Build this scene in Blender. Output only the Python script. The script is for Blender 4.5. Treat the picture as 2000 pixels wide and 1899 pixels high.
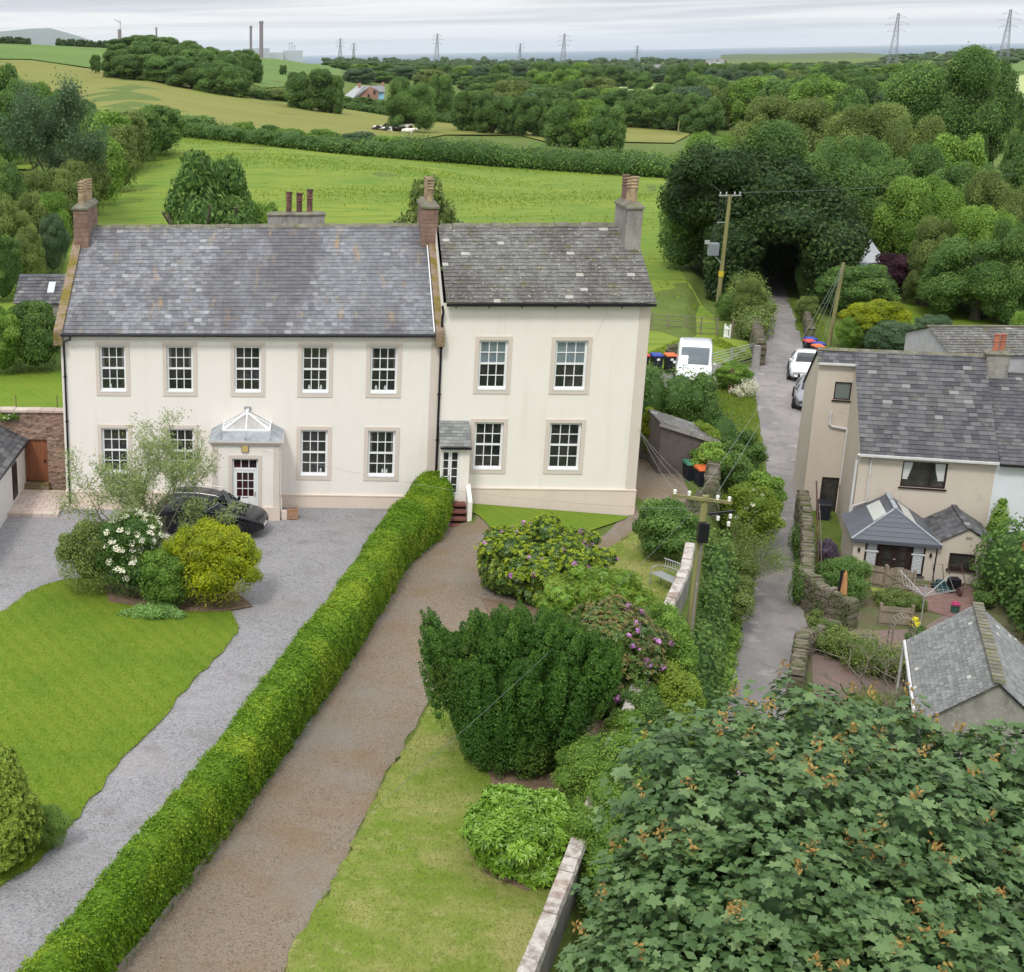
import bpy, math, random
import numpy as np
from mathutils import Vector, Matrix
random.seed(7); RNG=np.random.default_rng(7)
rad=math.radians
for o in list(bpy.data.objects): bpy.data.objects.remove(o)
scene=bpy.context.scene
# ---------------------------------------------------------------- camera
F_PX,PX,PY,PSI,PIT,ROL=2722.,327.,950.,.10775,.29891,-.01795
CAM=np.array([9.74,-52.59,17.09])
_cf=np.array([-math.sin(PSI)*math.cos(PIT),math.cos(PSI)*math.cos(PIT),-math.sin(PIT)])
_rt=np.array([math.cos(PSI),math.sin(PSI),0.]); _up=np.cross(_rt,_cf)
RT=math.cos(ROL)*_rt+math.sin(ROL)*_up; UP=-math.sin(ROL)*_rt+math.cos(ROL)*_up; FW=_cf
cd=bpy.data.cameras.new('camera'); cam=bpy.data.objects.new('camera',cd); scene.collection.objects.link(cam)
cd.sensor_fit='HORIZONTAL'; cd.sensor_width=36; cd.lens=36*F_PX/2000
cd.shift_x=(1000-PX)/2000; cd.shift_y=(PY-949.5)/2000
cd.clip_start=.5; cd.clip_end=200000
cam.matrix_world=Matrix(((RT[0],UP[0],-FW[0],CAM[0]),(RT[1],UP[1],-FW[1],CAM[1]),(RT[2],UP[2],-FW[2],CAM[2]),(0,0,0,1)))
scene.camera=cam
# ---------------------------------------------------------------- world, sun, exposure
SUN_EL,SUN_AZ=rad(52),rad(205)      # azimuth clockwise from +Y: sun behind the viewer, a little to the left
w=bpy.data.worlds.new('World'); scene.world=w; w.use_nodes=True
nt=w.node_tree; nt.nodes.clear(); NL=nt.links.new
def wn(t,**k):
    n=nt.nodes.new(t)
    for a,b in k.items(): setattr(n,a,b)
    return n
wo=wn('ShaderNodeOutputWorld'); bg=wn('ShaderNodeBackground'); sky=wn('ShaderNodeTexSky')
sky.sky_type='NISHITA'; sky.sun_disc=False; sky.sun_elevation=SUN_EL; sky.sun_rotation=SUN_AZ
tc=wn('ShaderNodeTexCoord'); sep=wn('ShaderNodeSeparateXYZ'); NL(tc.outputs['Generated'],sep.inputs[0])
mp=wn('ShaderNodeMapping'); mp.inputs['Scale'].default_value=(3.2,3.2,120); NL(tc.outputs['Generated'],mp.inputs[0])
nz=wn('ShaderNodeTexNoise'); nz.inputs['Scale'].default_value=1.; nz.inputs['Detail'].default_value=5; nz.inputs['Roughness'].default_value=.55; nz.inputs['Distortion'].default_value=.4; NL(mp.outputs[0],nz.inputs['Vector'])
cr=wn('ShaderNodeValToRGB'); NL(nz.outputs['Fac'],cr.inputs[0])
cr.color_ramp.elements[0].position=.40; cr.color_ramp.elements[0].color=(.66,.69,.745,1)
cr.color_ramp.elements[1].position=.58; cr.color_ramp.elements[1].color=(1.0,1.0,1.0,1)
# overcast luminance rises towards the zenith
mr=wn('ShaderNodeMapRange'); mr.inputs['From Min'].default_value=.03; mr.inputs['From Max'].default_value=1; mr.inputs['To Min'].default_value=1; mr.inputs['To Max'].default_value=2.1; NL(sep.outputs[2],mr.inputs[0])
sc_=wn('ShaderNodeVectorMath',operation='SCALE'); NL(cr.outputs[0],sc_.inputs[0]); NL(mr.outputs[0],sc_.inputs['Scale'])
sk=wn('ShaderNodeVectorMath',operation='SCALE'); NL(sky.outputs[0],sk.inputs[0]); sk.inputs['Scale'].default_value=.10
mx=wn('ShaderNodeMix',data_type='RGBA'); mx.inputs[0].default_value=.97; NL(sk.outputs[0],mx.inputs[6]); NL(sc_.outputs[0],mx.inputs[7])
NL(mx.outputs[2],bg.inputs[0]); bg.inputs[1].default_value=1.; NL(bg.outputs[0],wo.inputs[0])
sd=bpy.data.lights.new('sun','SUN'); sun=bpy.data.objects.new('sun',sd); scene.collection.objects.link(sun)
sd.energy=1.9; sd.angle=rad(11); sd.color=(1,.95,.87)
_s=Vector((math.sin(SUN_AZ)*math.cos(SUN_EL),math.cos(SUN_AZ)*math.cos(SUN_EL),math.sin(SUN_EL)))
sun.rotation_euler=_s.to_track_quat('Z','Y').to_euler()
scene.view_settings.view_transform='Standard'; scene.view_settings.look='None'; scene.view_settings.gamma=1
scene.view_settings.exposure=.0
scene.cycles.max_bounces=6; scene.cycles.diffuse_bounces=3; scene.cycles.glossy_bounces=2; scene.cycles.transmission_bounces=4; scene.cycles.volume_bounces=1; scene.cycles.transparent_max_bounces=8
# ---------------------------------------------------------------- mapping of the surveyed outline points to ground positions
def ray(u,v): return FW+RT*(u-PX)/F_PX-UP*(v-PY)/F_PX
def onz(u,v,z=0):
    d=ray(u,v); return CAM+(z-CAM[2])/d[2]*d
def ony(u,v,y=0):
    d=ray(u,v); return CAM+(y-CAM[1])/d[1]*d
S=1976/2000.
def sm(a,b,x): 
    t=np.clip((x-a)/(b-a),0,1); return t*t*(3-2*t)
# ---------------------------------------------------------------- terrain height
WX=np.array([6.,13.5,20.0,21.8,23.6,25.6,27.6,29.5,31.5,36,50]); WY=np.array([-52.,-31,-13.4,-9,-3,3.,12,22,32,50,100])
def zlane(y): return np.interp(y,[-60,4,12,22,32,60,120],[-3.2,-3.2,-2.6,-1.6,-1.1,-.7,-.5])
_U=np.array([-2200,-300,0,250,500,750,1000,1300,1650,2000,3200.])
_P=[[(150,0),(400,8),(800,16),(1500,16)],
 [(150,0),(250,3),(350,8),(600,30),(900,30),(1500,20),(3500,5)],
 [(150,0),(250,2.3),(350,5.5),(600,23.6),(900,22),(1500,14),(3500,0)],
 [(150,0),(230,3.6),(350,8.8),(480,11.5),(620,21.6),(900,18),(1500,11),(3500,-3)],
 [(150,0),(215,3.4),(300,3.0),(400,4.2),(600,9),(850,15.5),(1300,11),(2000,4),(3500,-4)],
 [(150,0),(200,2.2),(300,.3),(400,-.4),(500,-.8),(800,4),(1200,3.5),(2500,-3),(3500,-6)],
 [(150,0),(190,0),(300,-1),(450,-2),(700,-2.5),(1000,-3.5),(2000,-6),(3500,-9)],
 [(150,0),(190,0),(300,-2.6),(380,-3),(600,-5),(1000,-6),(2000,-7),(3500,-8)],
 [(150,-1),(250,-4),(400,-6),(700,-7),(1000,-6),(2000,-6),(3500,-8)],
 [(150,-2),(250,-4),(362,-4),(620,-3),(900,1),(1500,3),(3500,0)],
 [(150,-2),(400,-2),(900,6),(1500,8),(3500,4)]]
_RK=np.array([150,190,215,250,300,350,400,450,500,600,700,850,1000,1300,2000,2800,3400.])
_Z=np.array([np.interp(_RK,[a for a,b in p],[b for a,b in p]) for p in _P])
_ut=np.linspace(-2600,3600,125); _ud=[ray(u,107-.0165*(u-500)) for u in _ut]
_tt=np.array([(d[0]*math.cos(PSI)+d[1]*math.sin(PSI))/(-d[0]*math.sin(PSI)+d[1]*math.cos(PSI)) for d in _ud])
def azu(x,y):
    "survey column of a bearing"
    dx,dy=x-CAM[0],y-CAM[1]; fx,fy=-math.sin(PSI),math.cos(PSI)
    f=dx*fx+dy*fy; s=dx*fy-dy*fx
    f=np.maximum(f,1e-3*np.abs(s)+1e-6); return np.interp(s/f,_tt,_ut)
def T(x,y):
    x=np.asarray(x,float); y=np.asarray(y,float)
    d=x-np.interp(y,WY,WX)
    z=sm(.15,1.5,d)*zlane(y)
    wt=sm(-4,-.8,y)*sm(15.2,15.9,x)*(1-sm(21.9,22.6,x))
    z=z+wt*(.3-.0693*(x-15.8))
    r=np.hypot(x-CAM[0],y-CAM[1]); u=azu(x,y)
    iu=np.clip(np.searchsorted(_U,u)-1,0,len(_U)-2); fu=np.clip((u-_U[iu])/(_U[iu+1]-_U[iu]),0,1); fu=fu*fu*(3-2*fu)*.5+fu*.5
    ir=np.clip(np.searchsorted(_RK,r)-1,0,len(_RK)-2); fr=np.clip((r-_RK[ir])/(_RK[ir+1]-_RK[ir]),0,1)
    z2=(_Z[iu,ir]*(1-fr)+_Z[iu,ir+1]*fr)*(1-fu)+(_Z[iu+1,ir]*(1-fr)+_Z[iu+1,ir+1]*fr)*fu
    z2=z2+.5*np.sin(x*.021+1)*np.sin(y*.017)*sm(200,500,r)
    coast=sm(3300,3600,r); z2=z2*(1-coast)-50*coast
    b=sm(112,165,r)
    return z*(1-b)+z2*b
def G(u,v,off=0):
    "ground point seen at survey pixel (2000x1899 frame)"
    d=ray(u,v); d=d/math.hypot(d[0],d[1]); lo=10.; t=lo; 
    while t<4200:
        p=CAM+d*t
        if p[2]-off<T(p[0],p[1]): break
        lo=t; t+=max(.4,t*.01)
    hi=t
    for _ in range(25):
        m=(lo+hi)/2; p=CAM+d*m
        if p[2]-off<T(p[0],p[1]): hi=m
        else: lo=m
    p=CAM+d*hi; return np.array([p[0],p[1],float(T(p[0],p[1]))])
def az_at(u,r):
    "ground position at bearing column u and distance r"
    v=150.
    for _ in range(5):
        d=ray(u,v); h=math.hypot(d[0],d[1]); x=CAM[0]+d[0]/h*r; y=CAM[1]+d[1]/h*r; z=float(T(x,y))
        q=np.array([x,y,z])-CAM; v=PY-F_PX*(q@UP)/(q@FW)
    return np.array([x,y,z])
# ---------------------------------------------------------------- materials
MATS={}
def material(name,base,rough=.85,layers=(),bump=(),spec=.3,metal=0,coat=0,trans=0,coord='pos',emit=None,alpha=None):
    """layers: (kind,scale,lo,hi,colour,amount,stretch); kind noise|voronoi|tone|wave|object|musgrave"""
    if name in MATS: return MATS[name]
    m=bpy.data.materials.new(name); m.use_nodes=True; t=m.node_tree; L=t.links.new; t.nodes.clear()
    def nn(k,**a):
        n=t.nodes.new(k)
        for q,r in a.items(): setattr(n,q,r)
        return n
    out=nn('ShaderNodeOutputMaterial'); bs=nn('ShaderNodeBsdfPrincipled'); L(bs.outputs[0],out.inputs[0])
    if coord=='pos': co=nn('ShaderNodeNewGeometry').outputs['Position']
    elif coord=='uv': co=nn('ShaderNodeTexCoord').outputs['UV']
    else: co=nn('ShaderNodeTexCoord').outputs['Object']
    def tex(kind,scale,stretch,detail=4):
        v=co
        if stretch:
            mp=nn('ShaderNodeMapping'); mp.inputs['Scale'].default_value=stretch[:3]
            if len(stretch)>3: mp.inputs['Rotation'].default_value=(0,0,stretch[3])
            L(v,mp.inputs[0]); v=mp.outputs[0]
        if kind=='voronoi':
            n=nn('ShaderNodeTexVoronoi'); n.inputs['Scale'].default_value=scale; L(v,n.inputs['Vector']); return n.outputs['Distance']
        if kind=='cell':
            n=nn('ShaderNodeTexVoronoi'); n.inputs['Scale'].default_value=scale; L(v,n.inputs['Vector'])
            s=nn('ShaderNodeSeparateColor'); L(n.outputs['Color'],s.inputs[0]); return s.outputs[0]
        if kind=='wave':
            n=nn('ShaderNodeTexWave'); n.inputs['Scale'].default_value=scale; n.inputs['Distortion'].default_value=1.5; n.inputs['Detail'].default_value=2; n.inputs['Detail Scale'].default_value=.6; L(v,n.inputs['Vector']); return n.outputs['Fac']
        n=nn('ShaderNodeTexNoise'); n.inputs['Scale'].default_value=scale; n.inputs['Detail'].default_value=detail; n.inputs['Roughness'].default_value=.6; L(v,n.inputs['Vector']); return n.outputs['Fac']
    col=None; cur=nn('ShaderNodeRGB'); cur.outputs[0].default_value=(*base,1); cur=cur.outputs[0]
    for ly in layers:
        kind,scale,lo,hi,c=ly[:5]; amt=ly[5] if len(ly)>5 else 1; st=ly[6] if len(ly)>6 else None
        if kind=='tone': n=nn('ShaderNodeAttribute'); n.attribute_name='tone'; f=n.outputs['Fac']
        elif kind=='tone2': n=nn('ShaderNodeAttribute'); n.attribute_name='tone2'; f=n.outputs['Fac']
        elif kind=='object': f=nn('ShaderNodeObjectInfo').outputs['Random']
        else: f=tex(kind,scale,st)
        mr=nn('ShaderNodeMapRange'); mr.inputs['From Min'].default_value=lo; mr.inputs['From Max'].default_value=hi; mr.inputs['To Max'].default_value=amt; L(f,mr.inputs[0])
        mi=nn('ShaderNodeMix',data_type='RGBA'); L(mr.outputs[0],mi.inputs[0]); L(cur,mi.inputs[6]); mi.inputs[7].default_value=(*c,1); cur=mi.outputs[2]
    L(cur,bs.inputs['Base Color'])
    bs.inputs['Roughness'].default_value=rough; bs.inputs['Metallic'].default_value=metal; bs.inputs['Specular IOR Level'].default_value=spec; bs.inputs['Coat Weight'].default_value=coat; bs.inputs['Coat Roughness'].default_value=.05
    if bump:
        h=None
        for kind,scale,dist,*st in bump:
            b=nn('ShaderNodeBump'); b.inputs['Strength'].default_value=1; b.inputs['Distance'].default_value=dist; L(tex(kind,scale,st[0] if st else None),b.inputs['Height'])
            if h: L(h,b.inputs['Normal'])
            h=b.outputs[0]
        L(h,bs.inputs['Normal'])
    if emit: bs.inputs['Emission Color'].default_value=(*emit[:3],1); bs.inputs['Emission Strength'].default_value=emit[3]
    if trans:
        tr=nn('ShaderNodeBsdfTranslucent'); L(cur,tr.inputs[0]); ms=nn('ShaderNodeMixShader'); ms.inputs[0].default_value=trans; L(bs.outputs[0],ms.inputs[1]); L(tr.outputs[0],ms.inputs[2]); L(ms.outputs[0],out.inputs[0])
    if alpha is not None: bs.inputs['Alpha'].default_value=alpha
    MATS[name]=m; return m
# ---------------------------------------------------------------- mesh building
ORG={}
def link(o): scene.collection.objects.link(o); return o
def tag(o,label=None,cat=None,group=None,kind=None):
    if label: o['label']=label
    if cat: o['category']=cat
    if group: o['group']=group
    if kind: o['kind']=kind
    return o
def thing(name,label,cat,loc,group=None,rz=0,local=False):
    o=bpy.data.objects.new(name,None); link(o); o.location=tuple(float(a) for a in loc); o.rotation_euler=(0,0,rz); o.empty_display_size=.3
    ORG[o.name]=np.zeros(3) if local else np.array([float(a) for a in loc]); return tag(o,label,cat,group)
class MB:
    def __init__(s): s.v=[]; s.f=[]; s.t=[]; s.tone=0.; s.M=None; s.mi=[]; s.slot=0
    def add(s,vs,fs,tones=None):
        b=len(s.v)
        if s.M is not None: vs=[tuple(s.M@Vector([float(c) for c in p])) for p in vs]
        s.v.extend([tuple(p) for p in vs])
        for i,f in enumerate(fs):
            s.f.append(tuple(b+j for j in f)); s.t.append(s.tone if tones is None else tones[i]); s.mi.append(s.slot)
        return s
    def box(s,x0,x1,y0,y1,z0,z1):
        return s.add([(x0,y0,z0),(x1,y0,z0),(x1,y1,z0),(x0,y1,z0),(x0,y0,z1),(x1,y0,z1),(x1,y1,z1),(x0,y1,z1)],[(0,3,2,1),(4,5,6,7),(0,1,5,4),(1,2,6,5),(2,3,7,6),(3,0,4,7)])
    def hexa(s,p): return s.add(p,[(0,3,2,1),(4,5,6,7),(0,1,5,4),(1,2,6,5),(2,3,7,6),(3,0,4,7)])
    def bar(s,a,b,w,h,up=(0,0,1)):
        a=Vector([float(c) for c in a]); b=Vector([float(c) for c in b]); d=(b-a).normalized(); sd=d.cross(Vector(up))
        if sd.length<1e-4: sd=d.cross(Vector((1,0,0)))
        sd.normalize(); u=sd.cross(d); P=[]
        for q in (a,b):
            for i,j in ((-1,-1),(1,-1),(1,1),(-1,1)): P.append(tuple(q+sd*(w/2*i)+u*(h/2*j)))
        return s.add([P[k] for k in (0,1,2,3,4,5,6,7)],[(0,3,2,1),(4,5,6,7),(0,1,5,4),(1,2,6,5),(2,3,7,6),(3,0,4,7)])
    def quad(s,*p): return s.add(p,[tuple(range(len(p)))])
    def prism(s,poly,h0,h1,top=True,bot=True):
        n=len(poly); vs=[(p[0],p[1],h0(p) if callable(h0) else h0) for p in poly]+[(p[0],p[1],h1(p) if callable(h1) else h1) for p in poly]
        fs=[(i,(i+1)%n,n+(i+1)%n,n+i) for i in range(n)]
        if top: fs.append(tuple(range(n,2*n)))
        if bot: fs.append(tuple(range(n-1,-1,-1)))
        return s.add(vs,fs)
    def extr(s,poly,y0,y1):
        "polygon in xz extruded along y"
        n=len(poly); vs=[(p[0],y0,p[1]) for p in poly]+[(p[0],y1,p[1]) for p in poly]
        return s.add(vs,[(i,(i+1)%n,n+(i+1)%n,n+i) for i in range(n)]+[tuple(range(n-1,-1,-1)),tuple(range(n,2*n))])
    def tube(s,pts,r,n=6,cap=True):
        pts=[Vector([float(c) for c in p]) for p in pts]; rs=r if hasattr(r,'__len__') else [r]*len(pts); vs=[]; up=None
        for i,p in enumerate(pts):
            d=(pts[min(i+1,len(pts)-1)]-pts[max(i-1,0)]).normalized()
            a=d.cross(Vector((0,0,1)) if abs(d.z)<.9 else Vector((1,0,0))).normalized()
            if up is not None:
                a=(up-d*up.dot(d)); a=a.normalized() if a.length>1e-5 else d.orthogonal().normalized()
            up=a; b=d.cross(a)
            for k in range(n):
                t=2*math.pi*k/n; vs.append(tuple(p+a*(rs[i]*math.cos(t))+b*(rs[i]*math.sin(t))))
        fs=[(i*n+k,i*n+(k+1)%n,(i+1)*n+(k+1)%n,(i+1)*n+k) for i in range(len(pts)-1) for k in range(n)]
        if cap: fs+= [tuple(range(n-1,-1,-1)),tuple(range((len(pts)-1)*n,len(pts)*n))]
        return s.add(vs,fs)
    def lathe(s,prof,c=(0,0,0),n=14,axis='z'):
        vs=[]
        for r,h in prof:
            for k in range(n):
                t=2*math.pi*k/n; a,b=r*math.cos(t),r*math.sin(t)
                vs.append((c[0]+a,c[1]+b,c[2]+h) if axis=='z' else (c[0]+a,c[1]+h,c[2]+b))
        m=len(prof); fs=[(i*n+k,i*n+(k+1)%n,(i+1)*n+(k+1)%n,(i+1)*n+k) for i in range(m-1) for k in range(n)]
        return s.add(vs,fs+[tuple(range(n-1,-1,-1)),tuple(range((m-1)*n,m*n))])
    def build(s,name,mat,parent=None,smooth=False,bevel=0,label=None,cat=None,group=None,kind=None,local=False):
        v=np.array(s.v,float)
        if parent is not None: org=ORG.get(parent.name,np.zeros(3)) if not local else np.zeros(3)
        elif kind=='structure' or local: org=np.zeros(3)
        else: org=np.array([(v[:,0].min()+v[:,0].max())/2,(v[:,1].min()+v[:,1].max())/2,v[:,2].min()])
        me=bpy.data.meshes.new(name); me.from_pydata([tuple(p) for p in v-org],[],s.f)
        mats=mat if isinstance(mat,(list,tuple)) else [mat]
        for m in mats: me.materials.append(m)
        if len(mats)>1: me.polygons.foreach_set('material_index',s.mi)
        if any(s.t): a=me.attributes.new('tone','FLOAT','FACE'); a.data.foreach_set('value',[float(q) for q in s.t])
        if smooth: me.polygons.foreach_set('use_smooth',[True]*len(s.f))
        me.update(); o=bpy.data.objects.new(name,me); link(o)
        if parent is not None: o.parent=parent; ORG[o.name]=org
        else: o.location=tuple(org); ORG[o.name]=org
        if bevel:
            b=o.modifiers.new('b','BEVEL'); b.width=bevel; b.segments=2; b.limit_method='ANGLE'
        return tag(o,label,cat,group,kind)
def npmesh(name,V,Fc,mats,tone=None,smooth=False,mi=None):
    "fast mesh; Fc (n,k) array or list of arrays"
    me=bpy.data.meshes.new(name); Fs=Fc if isinstance(Fc,list) else [Fc]
    me.vertices.add(len(V)); me.vertices.foreach_set('co',np.asarray(V,np.float32).ravel())
    tot=np.concatenate([np.full(len(f),f.shape[1],np.int32) for f in Fs]); lv=np.concatenate([f.ravel() for f in Fs]).astype(np.int32)
    me.loops.add(len(lv)); me.loops.foreach_set('vertex_index',lv)
    me.polygons.add(len(tot)); st=np.concatenate([[0],np.cumsum(tot)[:-1]]).astype(np.int32)
    me.polygons.foreach_set('loop_start',st)
    try: me.polygons.foreach_set('loop_total',tot)
    except Exception: pass
    if smooth: me.polygons.foreach_set('use_smooth',np.ones(len(tot),bool))
    for m in (mats if isinstance(mats,(list,tuple)) else [mats]): me.materials.append(m)
    if mi is not None: me.polygons.foreach_set('material_index',np.asarray(mi,np.int32))
    if tone is not None: a=me.attributes.new('tone','FLOAT','FACE'); a.data.foreach_set('value',np.asarray(tone,np.float32))
    me.update(calc_edges=True); return me
def mobj(name,me,parent=None,loc=(0,0,0),**k):
    o=bpy.data.objects.new(name,me); link(o); o.location=tuple(float(a) for a in loc)
    if parent is not None: o.parent=parent
    return tag(o,**k)
# ================================================================ GROUND
m_ground=material('rough_grass',(.085,.13,.02),.95,[('noise',.25,.35,.65,(.13,.18,.03)),('noise',3,.4,.7,(.06,.10,.02),.6)],[('noise',14,.05)])
m_field=material('meadow_grass',(.135,.20,.018),.95,[('noise',.035,.42,.62,(.195,.245,.025),.9,(1,2.2,1)),('noise',.12,.56,.72,(.07,.155,.010),.9,(.7,2.6,1)),('noise',.6,.5,.62,(.065,.15,.010),.75,(.35,1.6,1)),('noise',.25,.54,.62,(.075,.17,.012),.7,(.4,2,1)),('noise',7,.35,.75,(.24,.33,.05),.3),('noise',.5,.66,.74,(.32,.34,.05),.35)],[('noise',6,.07)])
m_lawn=material('mown_lawn',(.15,.22,.013),.95,[('wave',.62,.2,.8,(.185,.235,.022),.62,(1,1,1,rad(-32))),('noise',.35,.42,.68,(.09,.18,.008),.6),('noise',1.3,.5,.8,(.24,.27,.04),.45),('noise',30,.3,.75,(.07,.18,.01),.5)],[('noise',45,.02)])
m_lawn2=material('dry_lawn',(.165,.23,.025),.95,[('noise',.45,.42,.62,(.34,.315,.115),.85),('noise',1.1,.5,.68,(.13,.22,.01),.8),('noise',3.5,.55,.75,(.42,.38,.17),.6),('noise',30,.3,.75,(.12,.19,.03),.4)],[('noise',45,.02)])
m_gravel=material('grey_gravel',(.215,.212,.218),.95,[('cell',34,0,1,(.40,.39,.41),.8),('cell',21,.72,1,(.13,.12,.13),.75),('noise',.5,.45,.7,(.35,.34,.36),.45),('noise',.9,.52,.72,(.18,.17,.17),.55),('noise',.25,.55,.75,(.30,.26,.22),.4)],[('voronoi',34,.02)])
m_brown=material('brown_gravel',(.19,.15,.108),.95,[('cell',42,0,1,(.30,.25,.195),.75),('cell',30,.74,1,(.07,.05,.035),.7),('noise',.55,.47,.64,(.20,.135,.07),.5),('noise',.33,.5,.68,(.23,.215,.20),.6),('noise',1.7,.6,.75,(.15,.12,.09),.6)],[('voronoi',30,.02)])
m_lane=material('worn_asphalt',(.17,.16,.16),.9,[('noise',.35,.42,.6,(.26,.24,.23),.85,(1,.35,1,rad(18))),('noise',1.4,.52,.62,(.13,.125,.13),.7),('cell',60,0,1,(.36,.34,.33),.35),('noise',.8,.6,.66,(.33,.31,.30),.7)],[('noise',60,.006)])
m_hay=material('olive_pasture',(.155,.17,.03),.95,[('noise',.02,.4,.65,(.21,.195,.05),.85,(.5,2,1)),('noise',.11,.45,.7,(.19,.24,.035),.6,(.6,1.6,1)),('noise',1.5,.4,.7,(.22,.215,.06),.4)],[('noise',5,.06)])
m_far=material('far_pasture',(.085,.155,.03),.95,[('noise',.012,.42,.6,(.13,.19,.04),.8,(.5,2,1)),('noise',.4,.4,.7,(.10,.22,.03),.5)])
m_pale=material('pale_crop',(.32,.40,.15),.95,[('noise',.02,.4,.65,(.38,.42,.2),.8,(.5,2,1))])
m_soil=material('bare_soil',(.16,.11,.075),.98,[('noise',4,.4,.7,(.24,.17,.12)),('cell',20,.7,1,(.08,.055,.04),.6)],[('noise',20,.03)])
m_pink=material('red_chip_paving',(.155,.115,.10),.95,[('cell',26,0,1,(.22,.17,.15),.6),('noise',1.2,.45,.7,(.24,.14,.12),.6)],[('noise',30,.01)])
m_flag=material('pink_flagstones',(.50,.40,.35),.9,[('noise',3,.4,.7,(.42,.33,.29)),('tone',0,0,1,(.58,.50,.45),.8)],[('noise',25,.006)])
# one terrain sheet, polar about the viewpoint's foot
az=np.concatenate([np.linspace(-178,-62,30),np.linspace(-60,-30,40),np.linspace(-29.5,34,330),np.linspace(34.5,62,36),np.linspace(66,178,28)])
rr=np.concatenate([[.5,6,12,17],np.arange(20,85,.5),np.geomspace(85.5,3700,250)])
A,R_=np.meshgrid(np.radians(az)+0.,rr)
Xg=CAM[0]+R_*np.sin(A); Yg=CAM[1]+R_*np.cos(A); Zg=T(Xg,Yg)
V=np.stack([Xg,Yg,Zg],-1).reshape(-1,3); nr,na=A.shape
i,j=np.meshgrid(np.arange(nr-1),np.arange(na-1),indexing='ij'); q=(i*na+j).ravel()
Fg=np.stack([q,q+1,q+na+1,q+na],1)[:,::-1]
cl=np.arange(nr-1)*na; Fg=np.concatenate([Fg,np.stack([cl+na-1,cl,cl+na,cl+2*na-1],1)[:,::-1]])
mobj('ground',npmesh('ground',V,Fg,m_ground,smooth=True),kind='structure',label='rolling grassy ground running out to the coast')
m_sea=material('sea_water',(.11,.16,.21),.9,[('noise',.0006,.4,.65,(.14,.19,.24),.7,(1,.2,1))],spec=.1)
mb=MB(); mb.prism([(CAM[0]+70000*math.cos(t),CAM[1]+70000*math.sin(t)) for t in np.linspace(0,2*math.pi,97)[:-1]],-46,-45,True,False); mb.build('sea',m_sea,kind='structure',label='grey blue sea along the horizon')
import mathutils.geometry as mg
def drape(name,poly,mat,off,step,label,pix=True,z=None,n_it=7,rough=0):
    "flat-edged patch laid on the terrain"
    pts=[G(*p)[:2] if pix else np.array(p) for p in poly]
    bm_=__import__('bmesh'); b=bm_.new(); vs=[b.verts.new((p[0],p[1],0)) for p in pts]
    rj=random.Random(len(pts)); span=max(p[0] for p in pts)-min(p[0] for p in pts)
    f=b.faces.new(vs); bm_.ops.triangulate(b,faces=[f])
    for _ in range(n_it+8):
        es=[e for e in b.edges if e.calc_length()>step]
        if not es: break
        bm_.ops.subdivide_edges(b,edges=es,cuts=1); bm_.ops.triangulate(b,faces=b.faces[:])
    if rough:
        for v in b.verts:
            if v.is_boundary: v.co.x+=rj.gauss(0,rough); v.co.y+=rj.gauss(0,rough)
    for v in b.verts: v.co.z=float(T(v.co.x,v.co.y))+off if z is None else z
    b.normal_update()
    for f in b.faces:
        if f.normal.z<0: f.normal_flip()
    me=bpy.data.meshes.new(name); b.to_mesh(me); b.free(); me.materials.append(mat)
    me.polygons.foreach_set('use_smooth',[True]*len(me.polygons))
    o=bpy.data.objects.new(name,me); link(o); return tag(o,label,kind='structure')
def s_(l): return [(a/S,b/S) for a,b in l]
def curvy(pts,n=4):
    "Catmull-Rom through points"
    P=[np.array(p,float) for p in pts]; P=[2*P[0]-P[1]]+P+[2*P[-1]-P[-2]]; out=[]
    for i in range(1,len(P)-2):
        for t in np.linspace(0,1,n,endpoint=False):
            a,b,c,d=P[i-1:i+3]; out.append(tuple(.5*((2*b)+(-a+c)*t+(2*a-5*b+4*c-d)*t*t+(-a+3*b-3*c+d)*t**3)))
    return out+[tuple(P[-2])]
LAWN_R=[(465,1228),(461,1240),(440,1268),(405,1304),(349,1364),(298,1428),(239,1483),(204,1530),(149,1598),(115,1637)]
lawn=curvy([(0,1202),(26,1181),(64,1155),(106,1140),(158,1132),(240,1128)])+[(400,1160),(450,1195)]+curvy(LAWN_R)+[(60,1700),(-40,1760),(-300,1700),(-300,1350)]
lawn=lawn
drape('drive',[(-420,1900),(-420,1180),(-100,1010),(0,990),(760,985),(905,975),(800,1150),(540,1560),(300,1830),(180,2150),(-300,2150)],m_gravel,.012,6,'pale grey gravel drive in front of the house')
drape('lawn',lawn,m_lawn,.05,.6,'striped mown lawn beside the grey drive',rough=.035)
drape('gravel_track',[(893,968),(915,1000),(945,1010),(955,1030),(962,1060),(1010,1120),(1175,1050),(1210,1012),(1240,1010),(1250,1035),(1170,1090),(1100,1150),(1000,1230),(852,1346)]+curvy([(811,1424),(780,1475),(754,1509),(699,1624),(639,1739),(584,1833),(554,1899),(500,2000)])+[(420,2150),(60,2150),(232,1899),(430,1637),(507,1551),(681,1300),(797,1104),(860,1060)],m_brown,.02,.9,'brown gravel track beside the long hedge',rough=.04)
drape('side_lawn',[(1240,1040),(1170,1092),(1095,1155),(1000,1235),(854,1350)]+curvy([(814,1424),(783,1475),(757,1509),(702,1624),(642,1739),(587,1833),(557,1899),(503,2000)])+[(430,2150),(960,2150),(1040,1899),(1120,1700),(1290,1260),(1330,1110),(1300,1040)],m_lawn2,.045,.5,'patchy dry lawn strip beside the boundary wall',rough=.05)
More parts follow.
